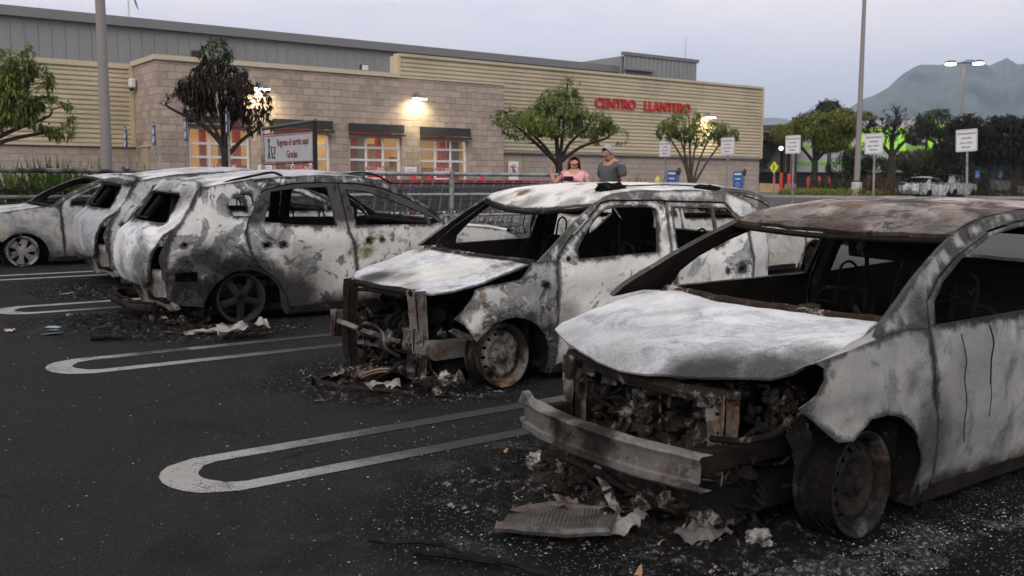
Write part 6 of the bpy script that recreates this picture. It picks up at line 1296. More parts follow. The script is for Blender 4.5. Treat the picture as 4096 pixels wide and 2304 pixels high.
# light poles
m_conc = simple('pole_concrete', (.25, .225, .215), .85, var=.08, scale=6); m_base = simple('pale_concrete_base', (.50, .50, .49), .85, var=.1, scale=3)
def pole(label, x, y, r0, r1, h, baseh=.8, br=.3):
    t = thing('light_pole', label, 'light pole', (x, y, G(0, y)), group='tall light poles')
    mb = MB(); mb.lathe([(r0 + (r1 - r0) * q / 10, baseh - .02 + (h - baseh) * q / 10) for q in range(11)], 14); mb.build('shaft', m_conc, t)
    mb = MB(); mb.lathe([(br, 0), (br, baseh - .04), (br - .04, baseh), (0, baseh)], 20); mb.build('concrete_base', m_base, t)
    mb = MB(); mb.lathe([(r0 + .07, baseh), (r0 + .07, baseh + .07), (r0, baseh + .09)], 16); mb.build('collar', m_dark, t); return t
pole('thick brown light pole rising in front of the left beige siding', 5.9, 23.2, .125, .08, 12, .6, .3)
pole('tall light pole between the yellow-green tree and the bare tree', 55.4, 37.3, .19, .10, 15.5, .95, .33)
t = pole('distant light pole with two lit heads in front of the mountain', 73.3, 40.4, .14, .09, 10.0, .6, .3)
mb = MB(); mb.tube([(-.45, .55, 10.0), (0, 0, 10.05), (.45, -.55, 10.0)], .05, 6); mb.build('arm', m_dark, t)
m_lampw = mat('lit_street_lamp_lens', None, (1, 1, 1), emit=(1, .97, .80), estr=18)
for sx_, sy_ in ((-.62, .75), (.62, -.75)):
    mb = MB(); mb.ball((sx_, sy_, 10.12), (.42, .42, .12), amp=0, n=8); lh = mb.build('lamp_head', m_dark, t); mb = MB(); mb.lathe([(.40, 9.99), (.36, 9.90), (0, 9.86)], 16, Matrix.Translation((sx_, sy_, 0))); mb.lathe([(.40, 9.99), (0, 10.0)], 16, Matrix.Translation((sx_, sy_, 0))); mb.build('lens', m_lampw, lh)
# tyre inflators and hydrant
for x, lb, yl in ((22.3, 'blue air pump box near the centre of the wall, yellow hydrant beside it', 1), (25.4, 'blue air pump box beside the sign by the sparse tree', 0)):
    y = 21.6; t = thing('air_pump', lb, 'air pump', (x, y, G(0, y)), rz=R(20), group='air pumps by the base wall')
    mb = MB(); mb.box((.12, 0, .72), (.24, .34, 1.44), bev=.02); mb.build('cabinet', m_galv, t)
    mb = MB(); mb.box((-.02, -.02, 1.17), (.02, .32, .56)); fb = mb.build('panel', simple('air_pump_blue', (.05, .12, .42), .4, var=.08), t)
    mb = MB(); mb.box((-.035, -.02, 1.36), (.006, .24, .06)); mb.box((-.035, -.02, 1.20), (.006, .18, .04)); mb.tube([(-.035, -.02 + .06 * math.cos(a * .5236), 1.02 + .06 * math.sin(a * .5236)) for a in range(13)], .008, 4); mb.build('print', m_signw, fb)
    mb = MB(); mb.tube([(.05, -.22, 1.42 + 0)] + [(.05 + .10 * math.cos(a * .5236), -.22, 1.42 + .10 * math.sin(a * .5236)) for a in range(13)], .025, 6); mb.build('hose', m_dark, t)
t = thing('hydrant', 'yellow-green hydrant post left of the first air pump', 'hydrant', (21.85, 21.75, G(0, 21.75)))
mb = MB(); mb.lathe([(.09, 0), (.09, .55), (.12, .6), (.08, .66), (.08, 1.0), (.12, 1.05), (.09, 1.18), (.03, 1.25), (0, 1.26)], 14); mb.build('body', simple('hydrant_yellow', (.55, .62, .12), .5, var=.1), t); mb = MB(); mb.tube([(0, -.14, .85), (0, .14, .85)], .045, 8); mb.build('outlet', m_galv, t)
# speed bump
t = thing('speed_bump', 'black and orange striped speed bump seen through the burnt car windows', 'speed bump', (28.7, 24.3, G(0, 24.3)))
mb = MB(); mb.prism([(-.3, 0), (-.2, .055), (.2, .055), (.3, 0)], -3.4, 3.4); mb.build('rubber_body', m_dark, t)
mb = MB(); [mb.box((s_ * .17, -3.1 + .78 * i, .054), (.20, .34, .012), rot=(0, 0, .5 * s_)) for i in range(9) for s_ in (-1, 1)]; mb.build('orange_stripes', simple('orange_reflector', (.62, .27, .03), .5, var=.1), t)
# kerbed island
m_kerb = simple('kerb_concrete', (.30, .295, .28), .85, var=.12, scale=2); m_soil = simple('dry_soil', (.10, .085, .06), .95, var=.4, scale=1.5)
def island(pts, label):
    mb = MB(); P_ = rounded(pts, 1.2, 5); n = len(P_); vs = [(x, y, G(0, y) - .05) for x, y in P_] + [(x, y, G(0, y) + .14) for x, y in P_]; c0 = Vector((sum(p[0] for p in P_) / n, sum(p[1] for p in P_) / n))
    ins = [tuple(Vector(p) + (c0 - Vector(p)).normalized() * .18) for p in P_]; vs += [(x, y, G(0, y) + .14) for x, y in ins] + [(x, y, G(0, y) + .06) for x, y in ins]
    mb.add(vs, [(k_ * n + i, k_ * n + (i + 1) % n, (k_ + 1) * n + (i + 1) % n, (k_ + 1) * n + i) for k_ in range(3) for i in range(n)]); o = tag(mb.build('kerb', m_kerb, ang=30), label, kind='structure')
    mb = MB(); mb.add([(x, y, G(0, y) + .065) for x, y in ins], [tuple(range(n))]); tag(mb.build('island_ground', m_soil), 'planted soil inside the kerbed island', kind='structure')
island([(48.0, 38.6), (52.4, 34.7), (60.0, 34.6), (63.5, 40.5), (57, 45), (50, 42)], 'pale concrete kerb round the planted island with the light pole')
island([(61.5, 31.2), (82, 28), (86, 38), (70, 38.6), (66, 36.2), (62.3, 33.6)], 'pale concrete kerb round the right-hand island with the dark trees')
island([(2.2, 19.0), (12.6, 19.0), (12.8, 21.0), (2.2, 21.0)], 'kerb round the island with the scorched tree'); island([(14.4, 19.1), (26.3, 19.1), (26.3, 22.3), (14.4, 22.3)], 'kerb round the island with the centre tree')
# red bollards of the entrance
EB = ['beside the plywood barrier, thick and alone', 'tall one just right of the white parking sign post', 'first of the close row behind the parking sign post', 'second of the close row behind the parking sign post', 'third of the close row behind the parking sign post', 'right of the yellow-green tree trunk', 'above the spiky bush', 'rightmost, above the spiky bush', 'small one left of the parking sign post']
for i, (x, y, h, r_) in enumerate(((59.47, 46.43, 1.53, .125), (67.34, 50.5, 1.48, .14), (72.37, 53.86, 1.25, .12), (72.73, 53.81, 1.27, .12), (73.1, 53.76, 1.3, .12), (70.6, 50.96, 1.46, .16), (73.0, 51.4, 1.4, .15), (74.3, 51.2, 1.4, .15), (71.8, 55.8, 1.25, .11))):
    x, y = (((x, y), (66.6, 51.2), (68.9, 51.0), (69.8, 50.6), (70.7, 50.2), (70.6, 48.9), (72.2, 48.6), (73.4, 48.3), (66.2, 52.4))[i])
    t = thing('entrance_bollard', 'red round-topped bollard ' + EB[i], 'bollard', (x, y, G(0, y)), group='red bollards at the store entrance')
    mb = MB(); mb.lathe([(r_, .16), (r_, h - r_ * .8), (r_ * .85, h - r_ * .3), (r_ * .5, h - .03), (0, h)], 14); mb.build('sleeve', simple('bollard_red', (.62, .05, .035), .4, var=.05), t); mb = MB(); mb.lathe([(r_ + .005, 0), (r_ + .005, .16), (0, .16)], 14); mb.build('foot', m_dark, t)
t = thing('pedestrian_sign', 'fluorescent yellow diamond pedestrian sign by the entrance columns', 'sign', (49.15, 38.77, G(0, 38.77)), rz=R(-10)); t.location = (52.0, 41.2, G(0, 41.2)); t.scale = (1.35, 1.35, 1.2)
mb = MB(); mb.tube([(.04, 0, 0), (.04, 0, 1.7)], .03, 6); mb.build('post', m_galv, t); mb = MB(); mb.prism([(0, 1.2), (.30, 1.53), (0, 1.86), (-.30, 1.53)], -.01, .01, axis='x'); mb.build('board', mat('fluorescent_yellow', None, (.75, .80, .03), .5), t)
mb = MB(); mb.ball((-.02, 0, 1.70), (.01, .035, .035), amp=0, n=5); [mb.tube(q, .016, 4) for q in ([(-.018, 0, 1.66), (-.018, 0, 1.50), (-.018, .06, 1.36)], [(-.018, 0, 1.5), (-.018, -.07, 1.37)], [(-.018, .09, 1.56), (-.018, 0, 1.62), (-.018, -.09, 1.54)])]; mb.build('walking_figure', m_signk, t)
# lime green building beyond
m_pale = simple('pale_grey_panel', (.40, .405, .41), .7, var=.04, scale=.2); m_lime = simple('lime_paint', (.22, .48, .03), .5, var=.05, scale=.3); m_limes = mat('lit_lime_sign', None, (.30, .60, .05), .4, emit=(.42, .9, .10), estr=.28)
t = thing('lime_striped_store', 'pale store with lime green stripes and a lit lime sign, far behind the trees', 'building', (0, 0, 0))
A0, A1 = Vector((86, 74.0)), Vector((112, 55.6)); u_ = (A1 - A0).normalized(); nn = Vector((-u_.y, u_.x)) * 1; nn = nn if nn.dot(A0) < 0 else -nn; ra = math.atan2(u_.y, u_.x); L_ = (A1 - A0).length
def onw(s0, s1, z0, z1, out, dep_, m, nm):
    c_ = A0 + u_ * (s0 + s1) / 2 + nn * (out - dep_ / 2); mb = MB(); mb.box((c_.x, c_.y, (z0 + z1) / 2), (s1 - s0, dep_, z1 - z0), rot=(0, 0, ra)); return mb.build(nm, m, t)
onw(0, L_, 2.7, 7.5, 0, 20, m_pale, 'wall'); onw(0, L_, 0.9, 2.7, -.6, 19, m_dark, 'ground_floor'); onw(17, L_, 7.5, 9.0, -3, 16, m_pale, 'roof_block'); onw(17, L_, 8.8, 9.1, -2.9, 16, m_grey, 'roof_edge')
for z_ in (3.55, 5.35): onw(0, L_, z_, z_ + .32, .06, .06, m_lime, 'stripe')
onw(8, 14, 7.3, 7.6, .1, .1, m_lime, 'stripe'); onw(14.0, 19.6, 5.1, 7.7, .2, .2, m_limes, 'lit_sign'); onw(22.0, 28.2, 4.9, 8.0, .2, .2, m_limes, 'lit_sign')
for i, s_ in enumerate((14.8, 16.3, 17.8, 22.9, 24.4, 25.9)): onw(s_, s_ + .35, 5.6, 7.1, .24, .04, m_signw, 'sign_stroke')
# small far signs
for i, (x, y, h, lb) in enumerate(((69.5, 41.6, 1.9, 'small blue wheelchair sign above the far white sedan roof'), (71.4, 40.6, 1.8, 'small blue wheelchair sign above the far burnt SUV'), (73.7, 39.1, 1.85, 'small blue wheelchair sign right of the leaning parking sign post'), (75.1, 38.0, 1.85, 'small blue wheelchair sign near the right edge'))):
    t = thing('far_blue_sign', lb, 'sign', (x, y, G(0, y)), rz=R(-5), group='blue wheelchair signs far across the lot')
    mb = MB(); mb.tube([(.03, 0, 0), (.03, 0, h - .1)], .025, 5); mb.build('post', m_galv, t); mb = MB(); mb.box((0, 0, h - .3), (.02, .42, .6)); mb.build('board', simple('wheelchair_blue', (.06, .13, .38), .4, var=.05), t)
    mb = MB(); mb.ball((-.02, .02, h - .13), (.01, .04, .04), amp=0, n=5); mb.tube([(-.02, .03, h - .18), (-.02, .02, h - .32), (-.02, -.1, h - .34), (-.02, -.13, h - .46)], .022, 4); mb.tube([(-.02, .04 + .10 * math.cos(a * .628), h - .40 + .10 * math.sin(a * .628)) for a in range(3, 12)], .018, 4); mb.build('symbol', m_signw, t)
t = thing('diamond_sign', 'grey back of a diamond road sign behind the leaning parking sign post', 'sign', (73.0, 39.9, G(0, 39.9)), rz=R(28))
mb = MB(); mb.tube([(-.03, 0, 0), (-.03, 0, 3.1)], .04, 6); mb.build('post', m_galv, t); mb = MB(); mb.prism([(0, 1.95), (.62, 2.6), (0, 3.25), (-.62, 2.6)], -.0, .02, axis='x'); mb.build('board', simple('sign_back_grey', (.27, .27, .27), .6, var=.05), t)
t = thing('steel_sign_post', 'small grey square sign on a post left of the far sedan', 'sign', (69.3, 42.5, G(0, 42.5)), rz=R(30)); mb = MB(); mb.tube([(.03, 0, 0), (.03, 0, 2.2)], .04, 6); mb.build('post', m_galv, t); mb = MB(); mb.box((0, 0, 2.0), (.02, .45, .6)); mb.build('board', m_pale, t)
t = thing('abstract_sculpture', 'orange red abstract panel high among the dark trees', 'sculpture', (85.2, 50.2, 6.6)); mb = MB(); mb.ball((0, 0, 0), (.9, .9, .7), seed=5, amp=.7, n=9); mb.build('panel', simple('orange_red_panel', (.60, .12, .03), .5, var=.2, scale=1), t); mb = MB(); mb.tube([(0, 0, -6), (0, 0, 0)], .12, 6); mb.build('mast', m_dark, t)
# ================================================================ TREES AND PLANTS
def leafm(name, a, b_, c_, sc=1.2):
    def f(k, b):
        v = k.obj(); n = k.noise(v, sc, 5, .7); n2 = k.noise(v, 14, 3, .6)
        c = k.ramp(k.math('ADD', k.math('MULTIPLY', n, .65), k.math('MULTIPLY', n2, .35)), [(.38, a), (.50, b_), (.62, c_)])
        k.put(b.inputs['Base Color'], c); b.inputs['Roughness'].default_value = .5
        g = k.new('ShaderNodeBsdfTranslucent'); k.put(g.inputs[0], c); ms = k.new('ShaderNodeMixShader'); ms.inputs[0].default_value = .35
        out = k.n['Material Output']; k.l.new(b.outputs[0], ms.inputs[1]); k.l.new(g.outputs[0], ms.inputs[2]); k.l.new(ms.outputs[0], out.inputs[0])
    return mat(name, f, spec=.25)
def barkm(name, c): return simple(name, c, .9, var=.45, scale=9, bump=.6)
m_bark = barkm('grey_brown_bark', (.075, .062, .050)); m_barkb = barkm('scorched_bark', (.028, .024, .021))
def leaf(mb, p, d, up_, l, w_, droop):
    d = d.normalized(); s_ = d.cross(up_); s_ = s_.normalized() if s_.length > .01 else d.orthogonal().normalized()
    a = p; m_ = p + d * l * .5 + Vector((0, 0, -droop * l * .12)); e = p + d * l + Vector((0, 0, -droop * l * .5))
    o = len(mb.v); mb.v += [tuple(a), tuple(m_ + s_ * w_ / 2), tuple(e), tuple(m_ - s_ * w_ / 2)]; mb.f.append((o, o + 1, o + 2, o + 3)); mb.m.append(0)
def tree(name, label, loc, fork, blobs, nclus, ls, m_leaf, m_b, r0=.13, droop=.8, seed=1, per=6, lean=(0, 0), twigs=0, group=None, shell=.55, lw=.30, cat='tree', size=1.0):
    q = random.Random(seed); t = thing(name, label, cat, loc, group=group); mb = MB()
    base = Vector((0, 0, -.05)); fk = Vector((lean[0], lean[1], fork))
    mb.tube(spl([base, base.lerp(fk, .5) + Vector((.03, .02, 0)), fk], 4), [r0 * (1.25 - .45 * i / 8) for i in range(9)], 10)
    ends = []
    for i, (bx, by, bz, rx, ry, rz_) in enumerate(blobs):
        c_ = Vector((bx, by, bz)); st = base.lerp(fk, q.uniform(.82, 1.0)); mid = st.lerp(c_, .45) + Vector((q.uniform(-.1, .1), q.uniform(-.1, .1), .04 * (c_ - st).length)) * size
        pts = spl([st, mid, c_ - Vector((0, 0, rz_ * .3)), c_ + Vector((0, 0, rz_ * .4))], 4); n_ = len(pts); mb.tube(pts, [r0 * .55 * (1 - .85 * j / (n_ - 1)) for j in range(n_)], 7)
        for k_ in range(5 + twigs):
            a = Vector(pts[q.randint(n_ // 3, n_ - 1)]); dd = Vector((q.gauss(0, 1), q.gauss(0, 1), q.uniform(-.1, 1) + (1.2 if twigs > 6 else 0))).normalized(); ln = q.uniform(.5, 1.0) * max(rx, rz_)
            e = a + Vector((dd.x * rx, dd.y * ry, dd.z * rz_)) * (ln / max(rx, rz_)); m2 = a.lerp(e, .5) + Vector((q.uniform(-.05, .05), q.uniform(-.05, .05), .03)) * size
            mb.tube([a, m2, e], [r0 * .14, r0 * .09, r0 * .03], 5, cap=False); ends.append(e)
            for _ in range(2): 
                e2 = e + Vector((q.gauss(0, .12), q.gauss(0, .12), q.uniform(0, .2))) * size; mb.tube([m2, e2], [r0 * .07, r0 * .02], 4, cap=False); ends.append(e2)
    tr = mb.build('trunk', m_b, t, ang=None)
    mb = MB(); tot = sum(b[3] * b[4] * b[5] for b in blobs) ** 1.0; so = Vector((seed * 9.1, 0, 0))
    for (bx, by, bz, rx, ry, rz_) in blobs:
        n_ = max(8, int(nclus * (rx * ry * rz_) / tot)); made = 0; tries = 0
        while made < n_ and tries < n_ * 6:
            tries += 1; d = Vector((q.gauss(0, 1), q.gauss(0, 1), q.gauss(0, 1))).normalized(); rr = shell + (1.08 - shell) * q.random() ** .6
            p = Vector((bx + d.x * rx * rr, by + d.y * ry * rr, bz + d.z * rz_ * rr))
            if noise.noise(p * (1.7 / size) + so) < -.10: continue
            made += 1; ax = (d + Vector((0, 0, .5 - droop * .5)) + Vector((q.gauss(0, .4), q.gauss(0, .4), q.gauss(0, .3)))).normalized()
            s_ = ax.orthogonal().normalized(); w_ = ax.cross(s_)
            for j in range(per):
                a = 2 * math.pi * j / per + q.uniform(-.3, .3); dd = (s_ * math.cos(a) + w_ * math.sin(a)) * .9 + ax * q.uniform(.1, .8); dd = dd + Vector((0, 0, -droop * q.uniform(.2, .9)))
                leaf(mb, p + ax * q.uniform(0, .06) * size, dd, Vector((0, 0, 1)), ls * q.uniform(.6, 1.15), ls * lw, droop)
    mb.build('crown', m_leaf, t, ang=None, recalc=False)
    return t
gA = leafm('green_leaves', (.06, .095, .022), (.14, .19, .045), (.30, .32, .08)); gDk = leafm('dark_green_leaves', (.015, .032, .010), (.035, .065, .017), (.09, .12, .026))
gBurn = leafm('scorched_brown_leaves', (.012, .008, .006), (.030, .017, .012), (.062, .036, .024)); gYel = leafm('yellow_green_leaves', (.07, .095, .016), (.15, .175, .03), (.30, .28, .05)); gOl = leafm('olive_leaves', (.020, .024, .009), (.05, .052, .014), (.10, .088, .02)); gBlk = leafm('charred_leaves', (.006, .005, .004), (.013, .009, .008), (.028, .018, .014))
YT = 19.8
def P(x, y): return (x, y, G(0, y))
tree('green_tree', 'leafy green tree at the left edge with limbs reaching over the strap-leaf clump', P(2.7, 20.2), 1.7, [(.1, 0, 2.5, .7, .6, .55), (.75, -.3, 3.2, .40, .4, .45), (1.0, -.4, 2.85, .45, .4, .40), (.5, -.3, 2.5, .7, .5, .35), (1.35, -.4, 2.35, .40, .35, .26), (.2, -.1, 3.1, .5, .4, .5), (1.55, -.3, 2.1, .28, .25, .18)], 1250, .135, gA, m_bark, .10, .8, 3, per=7)
tree('scorched_tree', 'scorched tree with hanging brown leaves in front of the first bay', P(7.72, 20.75), 1.80, [(-.10, 0, 3.05, .75, .7, .50), (-.65, .1, 2.85, .50, .5, .40), (-1.15, .1, 2.68, .28, .3, .20), (.50, 0, 2.85, .5, .45, .40), (.75, -.1, 2.35, .30, .3, .32), (-.10, 0, 3.45, .38, .35, .32), (.25, 0, 3.3, .35, .3, .3)], 900, .12, gBurn, m_barkb, .10, 1.4, 5, per=5, shell=.35)
tree('green_sprig', 'sprig of leaves still green on top of the scorched tree', P(7.65, 20.75), 3.0, [(-.08, 0, 3.78, .30, .28, .28), (.22, 0, 3.62, .2, .2, .14)], 120, .13, gDk, m_barkb, .03, .3, 8, per=7, cat='branch')
tree('green_tree', 'broad green tree behind the couple, in front of the red wall lettering', P(16.35, 19.9), 1.75, [(.0, 0, 2.75, 1.0, .8, .42), (-.95, .1, 2.52, .78, .6, .30), (-1.6, .1, 2.76, .46, .4, .22), (1.0, 0, 2.66, .85, .6, .28), (1.75, 0, 2.40, .55, .4, .28), (.05, 0, 3.15, .62, .5, .38), (.25, 0, 3.58, .32, .3, .24)], 1300, .12, gA, m_barkb, .105, .7, 7, per=7)
tree('green_tree', 'sparse forked green tree with two crowns in front of the siding', P(21.9, 20.4), .95, [(-.55, .1, 2.78, .42, .4, .26), (-.15, 0, 2.96, .28, .3, .26), (-1.0, .1, 2.62, .32, .3, .20), (.75, -.1, 2.70, .50, .4, .20), (1.35, -.1, 2.55, .40, .35, .22), (-.35, 0, 2.65, .35, .3, .25), (.2, 0, 2.45, .3, .3, .16)], 480, .15, gA, m_bark, .085, .6, 9, per=6)
tree('yellow_green_tree', 'yellow-green tree on the far island behind the third parking sign', P(57.8, 42.3), 2.4, [(0, 0, 4.6, 2.0, 1.6, .95), (-1.9, 1.4, 4.35, 1.4, 1.2, .45), (1.4, -1.2, 4.9, 1.5, 1.2, .95), (.8, -.5, 3.9, 1.6, 1.3, .75), (2.4, -1.9, 5.2, 1.0, .8, .55), (-.4, .2, 5.3, .9, .8, .5)], 2300, .27, gYel, m_barkb, .24, .7, 11, per=6, size=2.2)
tree('scorched_tree', 'bare charred tree with thin upright twigs beside the tall light pole', P(58.9, 37.1), 2.7, [(.1, 0, 4.3, 1.6, 1.3, .9), (-1.3, 1.0, 4.35, 1.1, .9, .7), (1.6, -1.1, 4.4, 1.0, .9, .8), (.2, 0, 5.1, 1.2, .9, .8)], 170, .24, gBlk, m_barkb, .27, 1.3, 12, per=4, twigs=26, size=2.0, shell=.2)
tree('scorched_tree', 'dark scorched tree behind the largest parking sign', P(66.2, 34.1), 2.2, [(-.8, .8, 4.4, 1.9, 1.6, 1.2), (.8, -.6, 4.4, 1.8, 1.6, 1.2), (-2.0, 1.6, 3.6, 1.5, 1.3, 1.0), (0, 0, 3.2, 1.8, 1.5, .9)], 2000, .27, gBlk, m_barkb, .30, 1.2, 13, per=6, size=2.2, shell=.25)
tree('scorched_tree', 'dark scorched tree at the far right edge', P(73.4, 36.0), 2.2, [(-.8, .8, 4.6, 1.9, 1.6, 1.3), (1.0, -.8, 4.6, 2.0, 1.6, 1.3), (0, 0, 3.4, 2.2, 1.6, .9), (2.8, -1.8, 4.2, 1.8, 1.5, 1.3)], 2200, .27, gBlk, m_barkb, .32, 1.2, 14, per=6, size=2.2, shell=.25)
tree('green_tree', 'round green tree behind the dark scorched trees, under the distant lamp', P(82, 46.6), 3.5, [(-.5, .5, 6.0, 1.9, 1.6, 1.1), (1.5, -1.0, 5.4, 1.9, 1.6, 1.2), (-1.8, 1.2, 5.2, 1.4, 1.2, .9)], 800, .45, gDk, m_bark, .3, .5, 15, per=6, size=2.2)
tree('green_tree', 'small bushy green tree between the light pole and the lime sign', P(64.0, 43.0), 1.0, [(0, 0, 2.6, 1.3, 1.2, 1.0), (-.9, .7, 1.9, 1.2, 1.0, .8), (1.0, -.7, 1.9, 1.2, 1.0, .9)], 900, .30, gDk, m_bark, .16, .4, 16, per=6, size=1.8)
tree('green_tree', 'olive bushy tree behind the far burnt sedan', P(66.5, 38.9), 1.0, [(-.6, .5, 2.5, 1.8, 1.5, .8), (1.2, -.8, 2.5, 1.8, 1.5, .9), (-1.9, 1.3, 2.1, 1.2, 1.0, .7), (0, 0, 1.5, 2.2, 1.8, .8)], 1500, .30, gOl, m_bark, .2, .8, 17, per=6, size=2)
tree('green_tree', 'green tree between the canopy columns and the wall corner', P(66.5, 55.5), 1.0, [(0, 0, 2.4, 1.5, 1.4, 1.3), (1.0, -.5, 3.4, 1.2, 1.1, .9), (-.8, .8, 3.6, 1.0, 1, .8)], 800, .32, gOl, m_bark, .2, .5, 18, per=6, size=2)
tree('green_tree', 'green bush at the right edge behind the dark trees', P(76.5, 37.0), .8, [(0, 0, 2.0, 1.8, 1.5, 1.4), (1.6, -1.0, 2.2, 1.6, 1.4, 1.3)], 700, .32, gDk, m_bark, .2, .5, 19, per=6, size=2)
tree('palm', 'dark palm top showing above the yellow-green tree', P(86.8, 61.8), 7.0, [(0, 0, 8.3, 1.3, 1.2, .5)], 260, 1.0, gDk, m_bark, .2, .8, 20, per=6, size=2.4, lw=.12)
for i, (a, b_, lb) in enumerate(((92, 44, 'far dark tree closing the view between the two scorched trees'), (98, 50, 'far dark tree behind the diamond sign back'), (90, 38, 'far dark tree behind the right edge trees'), (104, 57, 'far dark tree below the lime sign'))):
    tree('background_tree', lb, P(a, b_), 1.5, [(0, 0, 3.6, 3.2, 2.6, 2.0), (-2.8, 2.0, 2.8, 2.6, 2.2, 1.7), (2.8, -2.2, 3.0, 2.6, 2.2, 1.9)], 900, .6, (gDk, gOl, gBlk, gDk)[i], m_bark, .3, .4, 30 + i, per=6, size=3, group='dark trees far behind the lot')
# strap-leaf clumps
def clump(name, label, loc, n, h, w_, m1, seed, spread=.5, ww=.035, group=None, rx=.25, ry=.25):
    q = random.Random(seed); t = thing(name, label, 'plant', loc, group=group); mb = MB()
    for i in range(n):
        a = q.uniform(0, 6.283); p = Vector((q.gauss(0, rx), q.gauss(0, ry), 0)); hh = h * q.uniform(.6, 1.1); sp_ = spread * q.uniform(.2, 1.2); d = Vector((math.cos(a), math.sin(a), 0)); s_ = Vector((-d.y, d.x, 0)); o = len(mb.v)
        for j in range(5):
            tt = j / 4; c_ = p + d * sp_ * tt ** 1.4 + Vector((0, 0, hh * (tt - .28 * tt * tt * (sp_ / spread)))); w__ = ww * (1 - tt) ** .6 + .002
            mb.v += [tuple(c_ + s_ * w__), tuple(c_ - s_ * w__)]
        mb.f += [(o + 2 * j, o + 2 * j + 1, o + 2 * j + 3, o + 2 * j + 2) for j in range(4)]; mb.m += [0] * 4
    mb.build('leaves', m1, t, ang=None, recalc=False); mb = MB(); mb.ball((0, 0, .04), (rx * 1.2, ry * 1.2, .12), seed=seed, amp=.3, n=6); mb.build('crown_base', m_soil, t); return t
gStrap = leafm('strap_leaves', (.02, .045, .012), (.055, .10, .02), (.15, .19, .04), 2.0); gStrapD = leafm('dark_strap_leaves', (.012, .022, .010), (.03, .045, .018), (.07, .075, .03), 2.0); gStrapB = leafm('scorched_strap_leaves', (.012, .009, .008), (.028, .02, .014), (.06, .05, .03), 2.0); gBrown = leafm('dry_brown_grass', (.03, .018, .010), (.07, .04, .02), (.13, .085, .045), 1.0)
clump('strap_leaf_plant', 'big bright green strap-leaf clump at the base of the left stone wall', P(5.3, 26.0), 420, 1.70, .5, gStrap, 1, 1.15, .052, rx=.55, ry=.4)
clump('strap_leaf_plant', 'dark spiky strap-leaf plant beside the thick pole', P(7.05, 24.8), 70, 1.60, .5, gStrapD, 2, .55, .028, rx=.12, ry=.12)
clump('strap_leaf_plant', 'scorched strap-leaf plant left of the first bay door', P(7.9, 23.6), 40, 1.55, .5, gStrapB, 3, .8, .025, rx=.12, ry=.12)
clump('strap_leaf_plant', 'green strap-leaf clump right of the man, against the base wall', P(19.4, 19.9), 150, 1.35, .5, gStrapD, 4, .55, .035, rx=.40, ry=.3)
clump('strap_leaf_plant', 'green strap-leaf clump between the woman and the man', P(17.7, 20.0), 90, 1.28, .5, gStrapD, 5, .45, .035, rx=.22, ry=.2)
clump('strap_leaf_plant', 'dark spiky bush in front of the red bollards on the far island', P(57.2, 39.9), 260, 1.5, .5, gStrapD, 6, 1.2, .05, rx=.8, ry=.7)
clump('grass_tuft', 'brown grass tuft right of the concrete pole base', P(56.4, 36.4), 220, 1.75, .5, gBrown, 7, .8, .04, rx=.6, ry=.5)
clump('grass_tuft', 'brown grass tuft by the right far kerb', P(70.8, 34.4), 260, 1.5, .5, gBrown, 8, 1.0, .04, rx=1.2, ry=.8)
clump('strap_leaf_plant', 'dark clump behind the right stray cart', P(69.6, 35.8), 200, 1.5, .5, gStrapD, 9, 1.0, .05, rx=1.0, ry=.8)
def cover(name, label, pts, n, h, m1, seed, l=.22):
    q = random.Random(seed); mb = MB(); made = 0; xs_ = [p[0] for p in pts]; ys_ = [p[1] for p in pts]
    while made < n:
        x, y = q.uniform(min(xs_), max(xs_)), q.uniform(min(ys_), max(ys_))
        if not inside((x, y), pts) or noise.noise(Vector((x * .7, y * .7, seed))) < -.12: continue
        made += 1; p = Vector((x, y, G(0, y) + .06 + q.random() ** 2 * h))
        for j in range(3): leaf(mb, p, Vector((q.gauss(0, 1), q.gauss(0, 1), q.uniform(.2, 1.2))), Vector((0, 0, 1)), l * q.uniform(.6, 1.3), l * .4, .3)
    tag(mb.build(name, m1, ang=None, recalc=False), label, kind='stuff')
cover('ground_cover', 'low yellow-green ground cover plants on the far island', [(48.9, 38.3), (52.6, 35.2), (59.8, 35.2), (60.5, 39.8), (54, 42)], 2600, .4, gYel, 3)
cover('ground_cover', 'low dry ground cover on the right far island', [(63.2, 33.6), (68, 30.9), (82, 29), (84, 37), (70, 38)], 2600, .4, gOl, 4)
cover('grass', 'scorched grass in the tree island behind the corral', [(2.6, 19.3), (12.3, 19.3), (12.3, 20.7), (2.6, 20.7)], 1200, .2, gStrapB, 5, .12)
